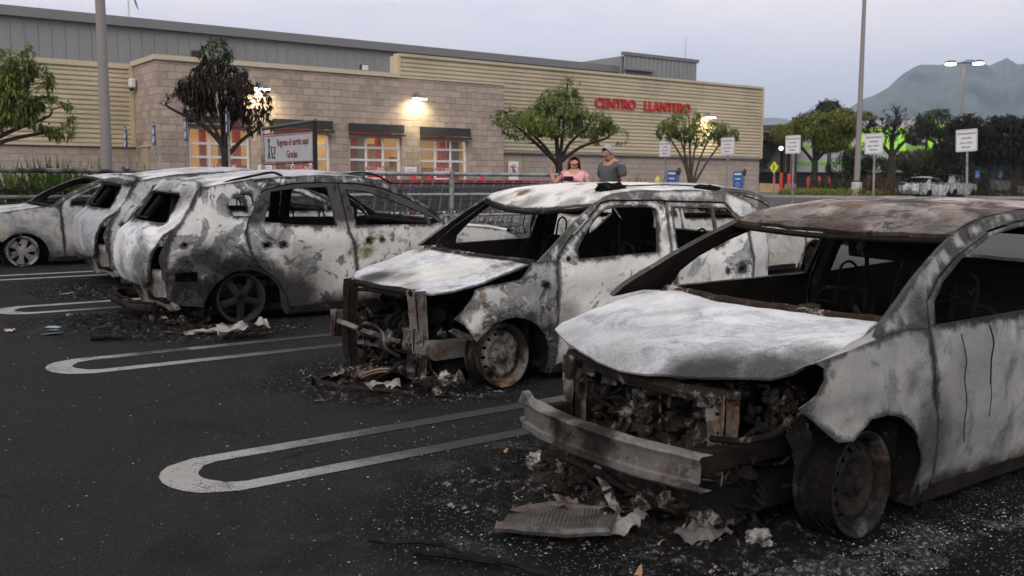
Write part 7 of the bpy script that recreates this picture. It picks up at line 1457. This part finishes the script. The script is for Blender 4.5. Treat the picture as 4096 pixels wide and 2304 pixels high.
# ================================================================ PEOPLE
m_skin = simple('skin', (.50, .27, .19), .5, var=.12, scale=7); m_skin2 = simple('sun_tanned_skin', (.42, .22, .155), .5, var=.12, scale=7)
def skel(name, chains, m, parent, sub=2, root=0):
    """connected chains of (key, (x, y, z), radius); a key already placed is re-used as the joint"""
    keys = {}; vs = []; rs = []; es = []
    for ch in chains:
        prev = None
        for it in ch:
            if isinstance(it, str): i = keys[it]
            else:
                kk, p, r_ = it; i = len(vs); keys[kk] = i; vs.append(p); rs.append(r_)
            if prev is not None: es.append((prev, i))
            prev = i
    me = bpy.data.meshes.new(name); me.from_pydata(vs, es, []); o = bpy.data.objects.new(name, me); COL.objects.link(o)
    sk_ = o.modifiers.new('Skin', 'SKIN'); sk_.use_smooth_shade = True
    if not me.skin_vertices: me.attributes.new('x', 'FLOAT', 'POINT')
    sv = me.skin_vertices[0].data
    for i, r_ in enumerate(rs): sv[i].radius = r_ if hasattr(r_, '__len__') else (r_, r_)
    for i in range(len(rs)): sv[i].use_root = (i == root)
    ss = o.modifiers.new('Sub', 'SUBSURF'); ss.levels = sub; ss.render_levels = sub
    dg = bpy.context.evaluated_depsgraph_get(); dg.update(); ev = bpy.data.meshes.new_from_object(o.evaluated_get(dg)); bpy.data.objects.remove(o)
    ev.name = name; ev.materials.clear(); ev.materials.append(m); ev.polygons.foreach_set('use_smooth', [True] * len(ev.polygons)); ev.polygons.foreach_set('material_index', [0] * len(ev.polygons))
    o = bpy.data.objects.new(name, ev); COL.objects.link(o); o.parent = parent; return o
def fingers(key, p, d, side_, curl, l=.075):
    """four fingers and a thumb from the palm `key` at p, pointing along d, spread along side_, curling towards curl"""
    d, s_, c_ = Vector(d).normalized(), Vector(side_).normalized(), Vector(curl).normalized(); p = Vector(p); out = []
    for i, (o, f) in enumerate(((-.030, .85), (-.010, 1.0), (.010, .95), (.030, .75))):
        a = p + s_ * o + d * .035; b_ = a + (d * .8 + c_ * .45) * l * .5 * f; e = b_ + (d * .2 + c_ * .9) * l * .45 * f
        out.append([key, (key + 'a%d' % i, tuple(a), .011), (key + 'b%d' % i, tuple(b_), .010), (key + 'c%d' % i, tuple(e), .008)])
    a = p - s_ * .038 + d * .005; out.append([key, (key + 't0', tuple(a), .012), (key + 't1', tuple(a + (d * .6 - s_ * .5 + c_ * .3) * .035), .011), (key + 't2', tuple(a + (d * 1.0 - s_ * .4 + c_ * .8) * .055), .009)])
    return out
def head_bits(T, hc, yaw, pitch, m_hair, long=False, sc=1.0):
    M = Matrix.Translation(hc) @ Matrix.Rotation(yaw, 4, 'Z') @ Matrix.Rotation(pitch, 4, 'Y') @ Matrix.Scale(sc, 4)
    mb = MB()
    for s_ in (-1, 1): mb.ball((.083, s_ * .031, .012), (.010, .013, .009), amp=0, n=6)
    mb.xf(M); mb.build('eyes', mat('dark_eye', None, (.03, .02, .015), .3), T)
    mb = MB(); [mb.tube([(.088, s_ * .018, .030), (.090, s_ * .034, .034), (.078, s_ * .050, .028)], .004, 5) for s_ in (-1, 1)]; mb.xf(M); mb.build('eyebrows', m_hair, T)
    mb = MB(); mb.tube([(.088, -.022, -.058), (.096, 0, -.056), (.088, .022, -.058)], .006, 5); mb.xf(M); mb.build('mouth', mat('lips', None, (.30, .08, .07), .5), T)
    mb = MB(); n = 14; vs = []
    for i in range(n + 1):
        th = math.pi * .62 * i / n
        for k_ in range(20):
            a = 2 * math.pi * k_ / 20; x = math.sin(th) * math.cos(a); fr_ = max(0, math.cos(a)); th2 = th * (1 - .56 * fr_); r_ = 1.0 + .05 * noise.noise(Vector((a * 3, th * 5, 1)))
            vs.append(((math.sin(th2) * math.cos(a) * .108 - .010) * r_, math.sin(th2) * math.sin(a) * .086 * r_, math.cos(th2) * .125 * r_ + .012))
    mb.add(vs, [(i * 20 + k_, i * 20 + (k_ + 1) % 20, (i + 1) * 20 + (k_ + 1) % 20, (i + 1) * 20 + k_) for i in range(n) for k_ in range(20)])
    if long:
        q = random.Random(4)
        for i in range(46):
            a = R(q.uniform(75, 285)); x, y = math.cos(a) * .085 - .01, math.sin(a) * .080; dr = .30 + .12 * q.random()
            mb.tube(spl([(x * .7, y * .8, .08), (x * 1.08, y * 1.12, .0), (x * 1.2 - .02, y * 1.25, -.14), (x * 1.1 - .03, y * 1.4 + .02, -dr)], 3), [.018] * 4 + [.02] * 3 + [.014] * 2 + [.004], 5)
    mb.xf(M); mb.build('hair', m_hair, T, ang=None)
def body(T, m, H, P_, extra_ch, headr=1.0):
    """P_: joint positions in the person's frame (x forward, y left, z up)"""
    p = P_; hd = Vector(p['head']); nk = Vector(p['neck']); fwd = Vector(p['look'])
    ch = [[('pelvis', p['pelvis'], (.135, .10)), ('waist', p['waist'], (.125, .095)), ('chest', p['chest'], (.155, .11)), ('collar', p['collar'], (.10, .075)), ('neck', p['neck'], .052), ('skull', tuple(nk.lerp(hd, .55)), .066), ('head', p['head'], (.080, .088)), ('top', tuple(hd + Vector((-.005, 0, .062))), (.062, .068))],
          ['skull', ('jaw', tuple(hd + fwd * .045 + Vector((0, 0, -.068))), .036)], ['head', ('nose', tuple(hd + fwd * .088 + Vector((0, 0, -.012))), .016), ('nosetip', tuple(hd + fwd * .104 + Vector((0, 0, -.022))), .009)]]
    for s_, n_ in ((1, 'l'), (-1, 'r')):
        ch.append(['collar', ('sh' + n_, p['sh' + n_], .058), ('ua' + n_, tuple(Vector(p['sh' + n_]).lerp(Vector(p['el' + n_]), .5)), .048), ('el' + n_, p['el' + n_], .040), ('fa' + n_, tuple(Vector(p['el' + n_]).lerp(Vector(p['wr' + n_]), .35)), .042), ('wr' + n_, p['wr' + n_], .027), ('pa' + n_, p['pa' + n_], (.036, .022))])
        ch.append(['pelvis', ('hp' + n_, p['hp' + n_], .088), ('th' + n_, tuple(Vector(p['hp' + n_]).lerp(Vector(p['kn' + n_]), .5)), .075), ('kn' + n_, p['kn' + n_], .056), ('ca' + n_, tuple(Vector(p['kn' + n_]).lerp(Vector(p['an' + n_]), .3)), .056), ('an' + n_, p['an' + n_], .036), ('he' + n_, tuple(Vector(p['an' + n_]) + Vector((.03, 0, -.045))), .038), ('to' + n_, tuple(Vector(p['an' + n_]) + Vector((.17, 0, -.055))), .026)])
    return skel('body', ch + extra_ch, m, T)
rd = lambda v: (math.cos(v), math.sin(v))
# woman: faces the camera and a little to the left of the picture
xw, yw = 10.22, 12.05; T = thing('person', 'woman with long dark red hair in a pink dress, one fist raised, holding a phone', 'person', (xw, yw, G(0, yw)), rz=R(225))
Pw = dict(pelvis=(0, 0, .92), waist=(0, 0, 1.08), chest=(.01, 0, 1.30), collar=(0, 0, 1.42), neck=(0, 0, 1.475), head=(.02, 0, 1.565), look=(.99, .12, 0),
          shl=(0, .165, 1.395), ell=(.04, .25, 1.19), wrl=(.22, .07, 1.27), pal=(.27, .01, 1.30), shr=(0, -.165, 1.395), elr=(.05, -.31, 1.235), wrr=(.06, -.365, 1.40), par=(.065, -.355, 1.46),
          hpl=(0, .09, .86), knl=(.02, .10, .47), anl=(.0, .10, .085), hpr=(0, -.09, .86), knr=(.03, -.10, .47), anr=(-.02, -.10, .085))
body(T, m_skin, 1.62, Pw, fingers('par', Pw['par'], (0, .1, 1), (1, 0, 0), (.1, .9, -.2), .06) + fingers('pal', Pw['pal'], (.3, -.8, .1), (0, 0, 1), (-.3, -.5, 0), .07))
m_pink = simple('pink_cotton', (.72, .38, .43), .85, var=.07, scale=4, bump=.25)
skel('dress', [[('a', (0, 0, .50), (.24, .20)), ('b', (0, 0, .80), (.20, .165)), ('c', (0, 0, 1.0), (.175, .15)), ('d', (.015, 0, 1.24), (.19, .15)), ('e', (0, 0, 1.385), (.14, .10)), ('f', (0, 0, 1.435), (.075, .06))],
               ['e', ('sl', (0, .17, 1.385), .078), ('sl2', (.02, .22, 1.27), .068)], ['e', ('sr', (0, -.17, 1.385), .078), ('sr2', (.02, -.25, 1.31), .064)]], m_pink, T)
head_bits(T, (.015, 0, 1.57), .12, 0, simple('dark_red_hair', (.09, .012, .018), .45, var=.3, scale=20), long=True, sc=.93)
ph = thing('phone', 'black phone held sideways by the woman in pink', 'phone', (xw, yw, G(0, yw)), rz=R(225)); mb = MB(); mb.box((.30, -.065, 1.31), (.012, .155, .075), bev=.005); mb.build('case', mat('black_glass', None, (.008, .008, .009), .15), ph); mb = MB(); mb.box((.3075, -.11, 1.33), (.004, .02, .02), bev=.002); mb.build('camera_bump', m_dark, ph)
# man: walks to the left, looking down
xm, ym = 10.62, 11.62; T = thing('person', 'grey-haired man in a dark grey T-shirt and pale shorts walking to the left', 'person', (xm, ym, G(0, ym)), rz=R(183))
Pm = dict(pelvis=(0, 0, 1.02), waist=(0, 0, 1.17), chest=(.0, 0, 1.42), collar=(-.01, 0, 1.57), neck=(.03, 0, 1.635), head=(.085, 0, 1.725), look=(.96, .15, -.2),
          shl=(-.02, .20, 1.54), ell=(-.05, .25, 1.22), wrl=(.03, .27, .95), pal=(.05, .27, .87), shr=(-.01, -.20, 1.54), elr=(-.02, -.26, 1.22), wrr=(.12, -.25, .98), par=(.16, -.24, .91),
          hpl=(0, .095, .95), knl=(.16, .10, .53), anl=(.10, .10, .09), hpr=(0, -.095, .95), knr=(.02, -.10, .53), anr=(-.22, -.10, .12))
body(T, m_skin2, 1.84, Pm, fingers('pal', Pm['pal'], (.1, 0, -1), (1, 0, 0), (0, -1, -.2)) + fingers('par', Pm['par'], (.2, 0, -1), (1, 0, 0), (0, 1, -.2)))
m_tee = simple('dark_grey_cotton', (.085, .09, .095), .9, var=.12, scale=4, bump=.3)
skel('t_shirt', [[('a', (.0, 0, 1.0), (.185, .15)), ('b', (.0, 0, 1.18), (.175, .145)), ('c', (0, 0, 1.40), (.20, .15)), ('d', (-.01, 0, 1.545), (.15, .11)), ('e', (0, 0, 1.60), (.078, .07))],
                 ['d', ('sl', (-.02, .20, 1.535), .086), ('sl2', (-.04, .24, 1.34), .072)], ['d', ('sr', (-.01, -.20, 1.535), .086), ('sr2', (-.02, -.245, 1.33), .072)]], m_tee, T)
skel('shorts', [[('a', (0, 0, 1.04), (.165, .135)), ('b', (0, 0, .93), (.15, .13)), ('l', (.04, .10, .80), .105), ('l2', (.12, .105, .58), .092)], ['b', ('r', (0, -.10, .80), .105), ('r2', (.01, -.105, .58), .092)]], simple('pale_shorts', (.55, .53, .50), .85, var=.06, scale=4), T)
head_bits(T, (.085, 0, 1.728), .15, .18, simple('grey_hair', (.33, .325, .32), .7, var=.35, scale=40), sc=1.0)
# far figure behind the sedan
xf_, yf_ = 70.2, 41.2; T = thing('person', 'far figure with dark hair standing behind the white burnt sedan', 'person', (xf_, yf_, G(0, yf_)), rz=R(200))
body(T, m_skin2, 1.8, Pm, []); skel('shirt', [[('a', (0, 0, 1.0), (.18, .15)), ('c', (0, 0, 1.38), (.19, .14)), ('d', (0, 0, 1.52), (.10, .08))]], simple('grey_shirt', (.25, .26, .28), .9), T); head_bits(T, (.085, 0, 1.728), 0, 0, mat('black_hair', None, (.01, .01, .01), .7))
# ================================================================ DEBRIS
def g3(x, y, h=0.0): return (x, y, G(x, y) + h)
m_fin = burnt('burnt_radiator_fins', 51, edge=None, ash=(.14, .13, .12), blue=(.075, .07, .065), dark=(.06, .055, .05), t1=.5, t2=.58, soot=.35, rust=.25, scale=3)
m_finb = burnt('rusty_radiator_fins', 52, edge=None, ash=(.30, .25, .21), blue=(.19, .15, .125), dark=(.07, .055, .045), t1=.52, t2=.6, soot=.2, rust=.5, scale=3, rustc=(.2, .10, .05))
m_melt = burnt('white_molten_lump', 53, edge=None, ash=(.50, .49, .46), blue=(.22, .21, .195), dark=(.05, .047, .043), t1=.50, t2=.545, soot=.45, scale=5)
m_foil = burnt('crumpled_foil_insulation', 54, edge=None, ash=(.40, .365, .335), blue=(.20, .18, .17), dark=(.10, .09, .08), t1=.53, t2=.6, soot=.2, scale=4)
def radiator(label, x, y, rz, w_, l_, tilt, m, seed):
    t = thing('radiator_core', label, 'debris', g3(x, y, .02), rz, group='radiator cores fallen from the burnt cars')
    M = Matrix.Rotation(tilt, 4, 'Y'); mb = MB(); n = 56; vs = []
    for j in range(9):
        for i in range(n + 1):
            a, b_ = (i / n - .5) * l_, (j / 8 - .5) * w_; z_ = .05 * noise.noise(Vector((a * 4, b_ * 4, seed))) + .025 * noise.noise(Vector((a * 11, b_ * 9, seed))) + (.010 if i % 2 else 0); vs.append(M @ Vector((a, b_, z_ + .03)))
    mb.add(vs, [(j * (n + 1) + i, j * (n + 1) + i + 1, (j + 1) * (n + 1) + i + 1, (j + 1) * (n + 1) + i) for j in range(8) for i in range(n)]); mb.add([Vector(v) - Vector((0, 0, .018)) for v in vs], [(j * (n + 1) + i, j * (n + 1) + i + 1, (j + 1) * (n + 1) + i + 1, (j + 1) * (n + 1) + i) for j in range(8) for i in range(n)]); mb.build('fins', m, t, ang=20)
    for s_ in (-1, 1): mb = MB(); mb.tube([M @ Vector((a * l_ / 8, s_ * w_ / 2, .035 + .05 * noise.noise(Vector((a * l_ / 2, s_ * w_ * 2, seed))))) for a in range(-4, 5)], .016, 6, flat=1.2); mb.jitter(.006, 20, seed); mb.build('side_tank', m_beam, t)
radiator('flattened grey radiator core lying before the nearest car bumper', 2.50, 3.02, R(-48), .30, .46, R(-5), m_fin, 1)
radiator('brown ribbed radiator core leaning on the pale car front frame', 3.20, 5.85, R(75), .30, .36, R(22), m_finb, 2)
def lump(name, label, x, y, r_, m, seed, amp=.4, h=None, n=12, group=None):
    h = h if h is not None else (r_[2] if hasattr(r_, '__len__') else r_) * .55
    mb = MB(); mb.ball((0, 0, 0), r_, seed=seed, amp=amp * .45, n=22, fr=3.0); mb.jitter(.008, 22, seed); mb.jitter(.003, 60, seed); o = mb.build(name, m, ang=35); o.location = g3(x, y, h); return tag(o, label, 'debris', group)
lump('molten_lump', 'white melted lump on the ground under the pale car front wheel arch', 3.50, 5.44, (.055, .05, .08), m_melt, 3)
lump('molten_lump', 'white melted lump between the nearest car post and its front wheel', 3.06, 2.44, (.05, .045, .045), m_melt, 4, .6)
lump('molten_lump', 'cream melted lump under the far end of the nearest car bumper', 2.95, 3.72, (.07, .07, .055), m_melt, 5, .5)
lump('molten_lump', 'dark burnt lump in the ash behind the nearest car bumper', 2.78, 3.46, (.10, .08, .05), m_chara, 6, .5)

def sheet_piece(name, label, x, y, w_, l_, amp, seed, m, rz=0, h=.03, n=16, cat='debris', pitch=0, group=None):
    mb = MB(); M = Matrix.Rotation(rz, 4, 'Z') @ Matrix.Rotation(pitch, 4, 'X'); crumple(mb, w_, l_, amp, seed, n, M); nv = len(mb.v); mb.add([(a, b_, c_ - .003) for a, b_, c_ in mb.v], [f[::-1] for f in mb.f]); o = mb.build(name, m, ang=25, recalc=False); o.location = g3(x, y, h + amp * .5); return tag(o, label, cat, group)
sheet_piece('crumpled_heat_shield', 'crumpled pale heat shield in front of the left SUV rear wheel', 3.10, 8.02, .44, .24, .10, 3, m_foil, R(-10), .05, 20)
sheet_piece('crumpled_heat_shield', 'small crumpled pale sheet left of the SUV rear wheel', 2.86, 8.32, .34, .14, .03, 5, m_foil, R(12), .02)
for i, (x, y, w_, l_, rz_, m_, lb) in enumerate(((2.72, 2.88, .26, .16, 20, m_foil, 'torn pale sheet metal folded over the right edge of the flattened radiator core'), (2.66, 3.18, .22, .12, 70, m_fin, 'grey torn sheet behind the flattened radiator core'), (2.86, 2.98, .30, .10, -40, m_chara, 'ash-covered strip of sheet metal under the nearest car bumper'), (2.90, 2.60, .24, .14, 10, m_fin, 'bent dark sheet by the nearest car lower support'), (3.12, 5.62, .24, .14, -15, m_foil, 'torn pale sheet at the foot of the pale car front post'), (3.02, 6.1, .30, .12, 30, m_chara, 'ash-covered sheet left of the pale car front frame'), (3.36, 5.30, .22, .10, 60, m_chara, 'dark folded sheet before the pale car front wheel'), (2.5, 9.3, .34, .14, 15, m_char, 'black warped panel piece behind the left SUV'), (2.35, 8.9, .28, .12, -20, m_char, 'black warped panel piece nearer the hairpin line behind the left SUV'))): sheet_piece('torn_sheet', lb, x, y, w_, l_, .045, 20 + i, m_, R(rz_), .02, 12, pitch=.15)
sheet_piece('paper_scrap', 'small pinkish paper scrap on the asphalt at the left', 1.51, 9.32, .09, .07, .02, 7, simple('pink_paper', (.40, .32, .30), .8), R(20), .01, 8)
m_gls = mat('blueish_glass_shard', None, (.20, .27, .28), .12, spec=.6)
GS = ['pale glass shard farthest left of the three by the SUV tail', 'middle pale glass shard of the three by the SUV tail', 'nearest pale glass shard of the three by the SUV tail', 'glass shard beside the debris behind the second SUV', 'glass shard under the second SUV tail', 'glass shard near the tail of the left SUV bumper']
for i, (x, y, w_, l_) in enumerate(((1.86, 9.32, .07, .05), (1.84, 9.16, .08, .05), (1.78, 9.0, .09, .05), (2.46, 11.6, .10, .08), (2.62, 11.3, .08, .05), (2.18, 9.95, .10, .06))):
    mb = MB(); mb.prism([(-w_, -l_ * .5), (w_ * .3, -l_), (w_, 0), (w_ * .4, l_), (-w_ * .6, l_ * .8)], 0, .004, axis='z'); o = mb.build('glass_shard', m_gls); o.location = g3(x, y, .012); o.rotation_euler = (.08, .1, i * 1.3); tag(o, GS[i], 'glass shard', 'glass shards by the left cars')
m_leafdry = simple('dry_fallen_leaf', (.30, .17, .09), .8, var=.3, scale=20)
LL = ['dry orange leaf on the asphalt above the nearest car bumper end', 'dry leaf just before the flattened radiator core', 'dry curled leaf right of the flattened radiator core', 'dry leaf at the bottom edge left of the nearest car']
for i, (x, y) in enumerate(((2.95, 4.03), (2.66, 2.80), (2.70, 2.66), (2.45, 2.50))):
    mb = MB(); vs = [(.03 * math.cos(a) * (1.4 if abs(math.cos(a)) > .9 else 1),   .014 * math.sin(a), .012 * math.cos(a * 2) + .014) for a in [q * .5236 for q in range(12)]] + [(0, 0, .004)]; mb.add(vs, [(j, (j + 1) % 12, 12) for j in range(12)]); o = mb.build('fallen_leaf', m_leafdry, ang=None); o.location = g3(x, y, .004); o.rotation_euler = (0, .2, i * 1.1 + .3); tag(o, LL[i], 'leaf', 'dry leaves on the asphalt')
def stick(name, label, pts, r_, m, cat='debris', flat=.6):
    mb = MB(); mb.tube(spl([g3(x, y, h) for x, y, h in pts], 5), r_, 6, flat=flat); mb.jitter(.01, 14, len(pts)); return tag(mb.build(name, m, ang=40), label, cat)
stick('charred_strip', 'long charred plastic strip on the asphalt at the bottom of the picture', [(1.78, 3.33, .02), (1.95, 3.12, .035), (2.02, 3.0, .02), (2.12, 2.72, .03), (2.16, 2.42, .02)], .014, m_char)
stick('charred_strip', 'short charred strip beside the long one at the bottom', [(1.86, 3.12, .02), (1.98, 2.95, .03), (2.08, 2.86, .015)], .016, m_char)
stick('charred_strip', 'charred strip in front of the mid-left hairpin line', [(2.0, 8.55, .015), (2.12, 8.46, .03), (2.28, 8.40, .012)], .03, m_char)
stick('charred_strip', 'bent grey strip at the outer edge of the pale car debris', [(2.80, 6.0, .02), (2.74, 5.86, .10), (2.82, 5.80, .05), (3.06, 5.56, .03), (3.2, 5.40, .02)], .018, m_chara)
stick('charred_strip', 'charred strip behind the left SUV in the debris', [(2.1, 9.35, .02), (2.4, 9.1, .04), (2.62, 9.0, .02)], .022, m_char)
stick('charred_strip', 'charred strip lying before the left SUV rear wheel', [(2.55, 8.5, .02), (2.8, 8.28, .03), (3.3, 8.2, .02)], .016, m_chara)
stick('bent_bracket', 'pale bent bracket across the scrap before the nearest car', [(2.95, 3.30, .12), (2.82, 3.06, .07), (2.72, 2.90, .03)], .022, m_alum)
stick('bent_bracket', 'rusty bar lying along the ash under the nearest car front', [(2.84, 3.5, .16), (2.9, 3.25, .12), (2.92, 3.0, .08), (2.93, 2.75, .06)], .024, m_charr)
stick('bent_bracket', 'flat grey bracket under the middle of the nearest car bumper', [(2.98, 3.80, .20), (2.90, 3.60, .12), (2.86, 3.42, .05)], .022, m_chara)
stick('curved_trim', 'curved black trim strip over the brown radiator core', [(3.06, 5.76, .02), (3.14, 5.70, .08), (3.24, 5.62, .16), (3.30, 5.58, .20)], .014, m_char)
# rubble fields: nobody could count these
def ash_bed(beds, m, seed, label):
    mb = MB()
    for (x, y, rx, ry, h) in beds:
        n = 34; vs = []
        for j in range(n + 1):
            for i in range(n + 1):
                a, b_ = i / n * 2 - 1, j / n * 2 - 1; px_, py_ = x + a * rx, y + b_ * ry; e = max(0, 1 - (a * a + b_ * b_) * (1 + .5 * noise.noise(Vector((px_ * 2.5, py_ * 2.5, seed)))))
                z_ = h * e ** .7 * (.55 + .9 * noise.fractal(Vector((px_ * 9, py_ * 9, seed)), .7, 2.1, 5)) - .008
                vs.append((px_, py_, G(px_, py_) + z_))
        mb.add(vs, [(j * (n + 1) + i, j * (n + 1) + i + 1, (j + 1) * (n + 1) + i + 1, (j + 1) * (n + 1) + i) for j in range(n) for i in range(n)])
    return tag(mb.build('ash_rubble', m, ang=60), label, kind='stuff')
def rubble(name, label, spots, n, s0, s1, m, seed, flatz=.4):
    q = random.Random(seed); mb = MB()
    for i in range(n):
        x, y, rx, ry = spots[q.randrange(len(spots))]; a = q.uniform(0, 6.283); rr = q.random() ** .6; px_, py_ = x + rx * rr * math.cos(a), y + ry * rr * math.sin(a); s = s0 + (s1 - s0) * q.random() ** 3
        k_ = q.randint(4, 6); vs = []; z0 = G(px_, py_) + .002; ph_ = q.uniform(0, 6)
        for j in range(k_): b_ = ph_ + 6.283 * j / k_; vs.append((px_ + s * q.uniform(.5, 1.3) * math.cos(b_), py_ + s * q.uniform(.4, 1.1) * math.sin(b_), z0 + s * flatz * q.uniform(0, .5)))
        vs.append((px_ + q.uniform(-.3, .3) * s, py_ + q.uniform(-.3, .3) * s, z0 + s * flatz * q.uniform(.4, 1.6))); mb.add(vs, [(j, (j + 1) % k_, k_) for j in range(k_)])
    return tag(mb.build(name, m, ang=20), label, kind='stuff')
ash_bed([(2.85, 3.2, .5, .75, .075), (3.05, 2.6, .5, .45, .06), (2.7, 3.6, .4, .35, .05), (3.1, 5.8, .5, .6, .06), (3.5, 5.4, .5, .25, .05), (2.6, 9.2, .7, .65, .075), (2.65, 8.6, .6, .5, .055), (3.3, 8.4, .7, .3, .05), (2.3, 9.6, .5, .5, .05), (2.7, 11.4, .5, .5, .05), (2.75, 11.9, .6, .7, .06)], charm('ash_bed_char', c0=(.004, .0038, .0036), c1=(.014, .012, .011), c2=(.17, .168, .165), amt=.55, seed=8, scale=4), 2, 'bumpy beds of black ash and melted plastic under the car fronts')
ash_bed([(3.5, 2.05, .35, .16, .03), (3.05, 2.12, .4, .2, .035), (4.35, 2.0, .5, .12, .02)], charm('ash_bed_white', c0=(.010, .010, .0105), c1=(.05, .05, .052), c2=(.30, .305, .31), amt=.535, seed=9, scale=9), 5, 'whitish ash bed beside the nearest front wheel')
m_ashw = simple('white_ash_flakes', (.36, .365, .37), .9, var=.4, scale=30); m_blk = simple('black_char_flakes', (.012, .011, .011), .85, var=.5, scale=30); m_mid = charm('mixed_ash_rubble', c1=(.04, .035, .03), c2=(.26, .25, .235), amt=.50, seed=3, rust=.5)
FA = [(2.75, 3.0, .42, .75), (3.0, 2.45, .35, .35), (3.1, 3.2, .5, .6), (2.6, 3.5, .35, .4)]; FB = [(3.15, 5.75, .38, .55), (3.5, 5.35, .4, .25), (3.3, 6.4, .4, .4)]; FC = [(2.75, 8.9, .5, .6), (2.6, 9.5, .45, .4), (3.1, 8.3, .4, .3), (2.4, 8.8, .4, .4)]; FD = [(2.7, 11.6, .4, .6), (2.6, 12.3, .4, .5)]; FW = [(3.7, 2.1, .35, .12), (4.2, 2.0, .5, .2), (3.0, 2.15, .45, .28), (3.25, 2.05, .3, .2)]
rubble('black_rubble', 'black char rubble under and before the burnt cars', FA + FB + FC + FD + [(4.2, 8.6, .9, .15), (3.0, 15.2, .6, .5), (4.4, 5.1, .7, .2)], 6500, .003, .018, m_blk, 1, .7)
rubble('ash_rubble', 'grey and rusty ash rubble before the burnt cars', FA + FA + FB + FB + FC, 4200, .003, .016, m_mid, 2, .8)
rubble('white_ash', 'white ash flakes and glass crumbs scattered on the asphalt', FW + FW + FA + FB + FC, 2000, .002, .008, m_ashw, 3, .5)
rubble('white_ash', 'thin spread of white specks across the asphalt', [(2.2, 2.6, .7, 1.0), (1.9, 4.0, 1.2, 1.6), (1.6, 6.4, 1.4, 1.6), (4.6, 1.6, 1.0, .4), (2.2, 9.0, 1.0, 1.2), (3.0, 4.5, 1.0, .4)], 900, .0025, .008, m_ashw, 4, .3)
mb = MB(); 
for i, (cx, cy, cz, w_, l_) in enumerate(((2.95, 3.1, .03, .35, .5), (3.05, 2.7, .05, .25, .3), (3.2, 5.95, .03, .3, .3), (3.45, 5.5, .03, .3, .3), (2.85, 9.1, .03, .5, .6), (2.9, 3.45, .05, .3, .3))): junk(mb, (cx, cy, G(0, cy) + cz + .02), (w_, l_, .08), 46, 90 + i, (.015, .06))
tag(mb.build('scrap_rubble', m_chara, ang=45), 'tangled wires and scrap fallen from the burnt engine bays', kind='stuff')
mb = MB(); r4 = random.Random(9)
for i in range(46):
    cx, cy = ((2.93, 3.78), (3.55, 5.32), (3.9, 2.15))[i % 3]; a0 = r4.uniform(0, 6); rr = r4.uniform(.05, .15); mb.tube([g3(cx + rr * math.cos(a0 + q * .35) + .02 * r4.random(), cy + rr * .8 * math.sin(a0 + q * .35), .02 + .05 * abs(math.sin(q * .5 + i))) for q in range(10)], .0016, 4, cap=False)
tag(mb.build('tyre_wire_tangle', m_char, ang=None), 'tangles of thin burnt tyre wire on the ground', kind='stuff')
t = thing('scrap_bundle', 'black scrap pile with a pinkish rag on the open asphalt beyond the cars', 'debris', g3(17.6, 12.1), 0)
mb = MB(); junk(mb, (0, 0, .06), (.7, .7, .14), 50, 7, (.04, .14)); mb.build('pile', m_char, t); mb = MB(); crumple(mb, .5, .3, .08, 3, 10, Matrix.Translation((0, .1, .17))); mb.build('rag', simple('pink_rag', (.55, .42, .44), .9), t)

# ---------------------------------------------------------------- mountains and air
hill('mountain', [(60, 2.5), (50, 2.6), (44, 2.9), (41, 3.2), (39.8, 3.44), (39.4, 3.53), (39.0, 3.66), (38.2, 3.62), (37.2, 3.34), (35.9, 3.1), (33, 3.0), (28, 2.8), (20, 2.6)], 4600, 900, (.05, .07, .05), 'low blue ridge behind the mountain foot', 3)
hill('mountain', [(37.5, .8), (36.2, 2.2), (34.9, 3.9), (33.96, 4.52), (33.41, 4.77), (32.87, 5.07), (32.39, 5.35), (31.99, 5.74), (31.52, 6.04), (31.11, 6.18), (30.51, 6.16), (29.93, 6.28), (29.35, 6.36), (28.78, 6.42), (28.2, 6.3), (27.74, 6.13), (27.17, 6.16), (26.9, 6.33), (26.62, 6.2), (26.08, 6.08), (24, 6.6), (20, 6.9), (15, 6.0), (8, 5.0), (0, 4.0)], 3000, 1300, (.025, .035, .055), 'blue hazy mountain rising at the right', 7)
def hazef(k, b):
    vol = k.new('ShaderNodeVolumePrincipled'); vol.inputs['Color'].default_value = (.66, .80, 1.0, 1); vol.inputs['Density'].default_value = HAZE; vol.inputs['Anisotropy'].default_value = .0
    k.n.remove(b); k.l.new(vol.outputs[0], k.n['Material Output'].inputs['Volume'])
HAZE = 2.3e-4
mb = MB(); mb.box((1300, 1700, 207.5), (8600, 7600, 420)); tag(mb.build('haze', mat('haze_air', hazef), ang=None), 'pale blue evening haze in the air', kind='stuff')
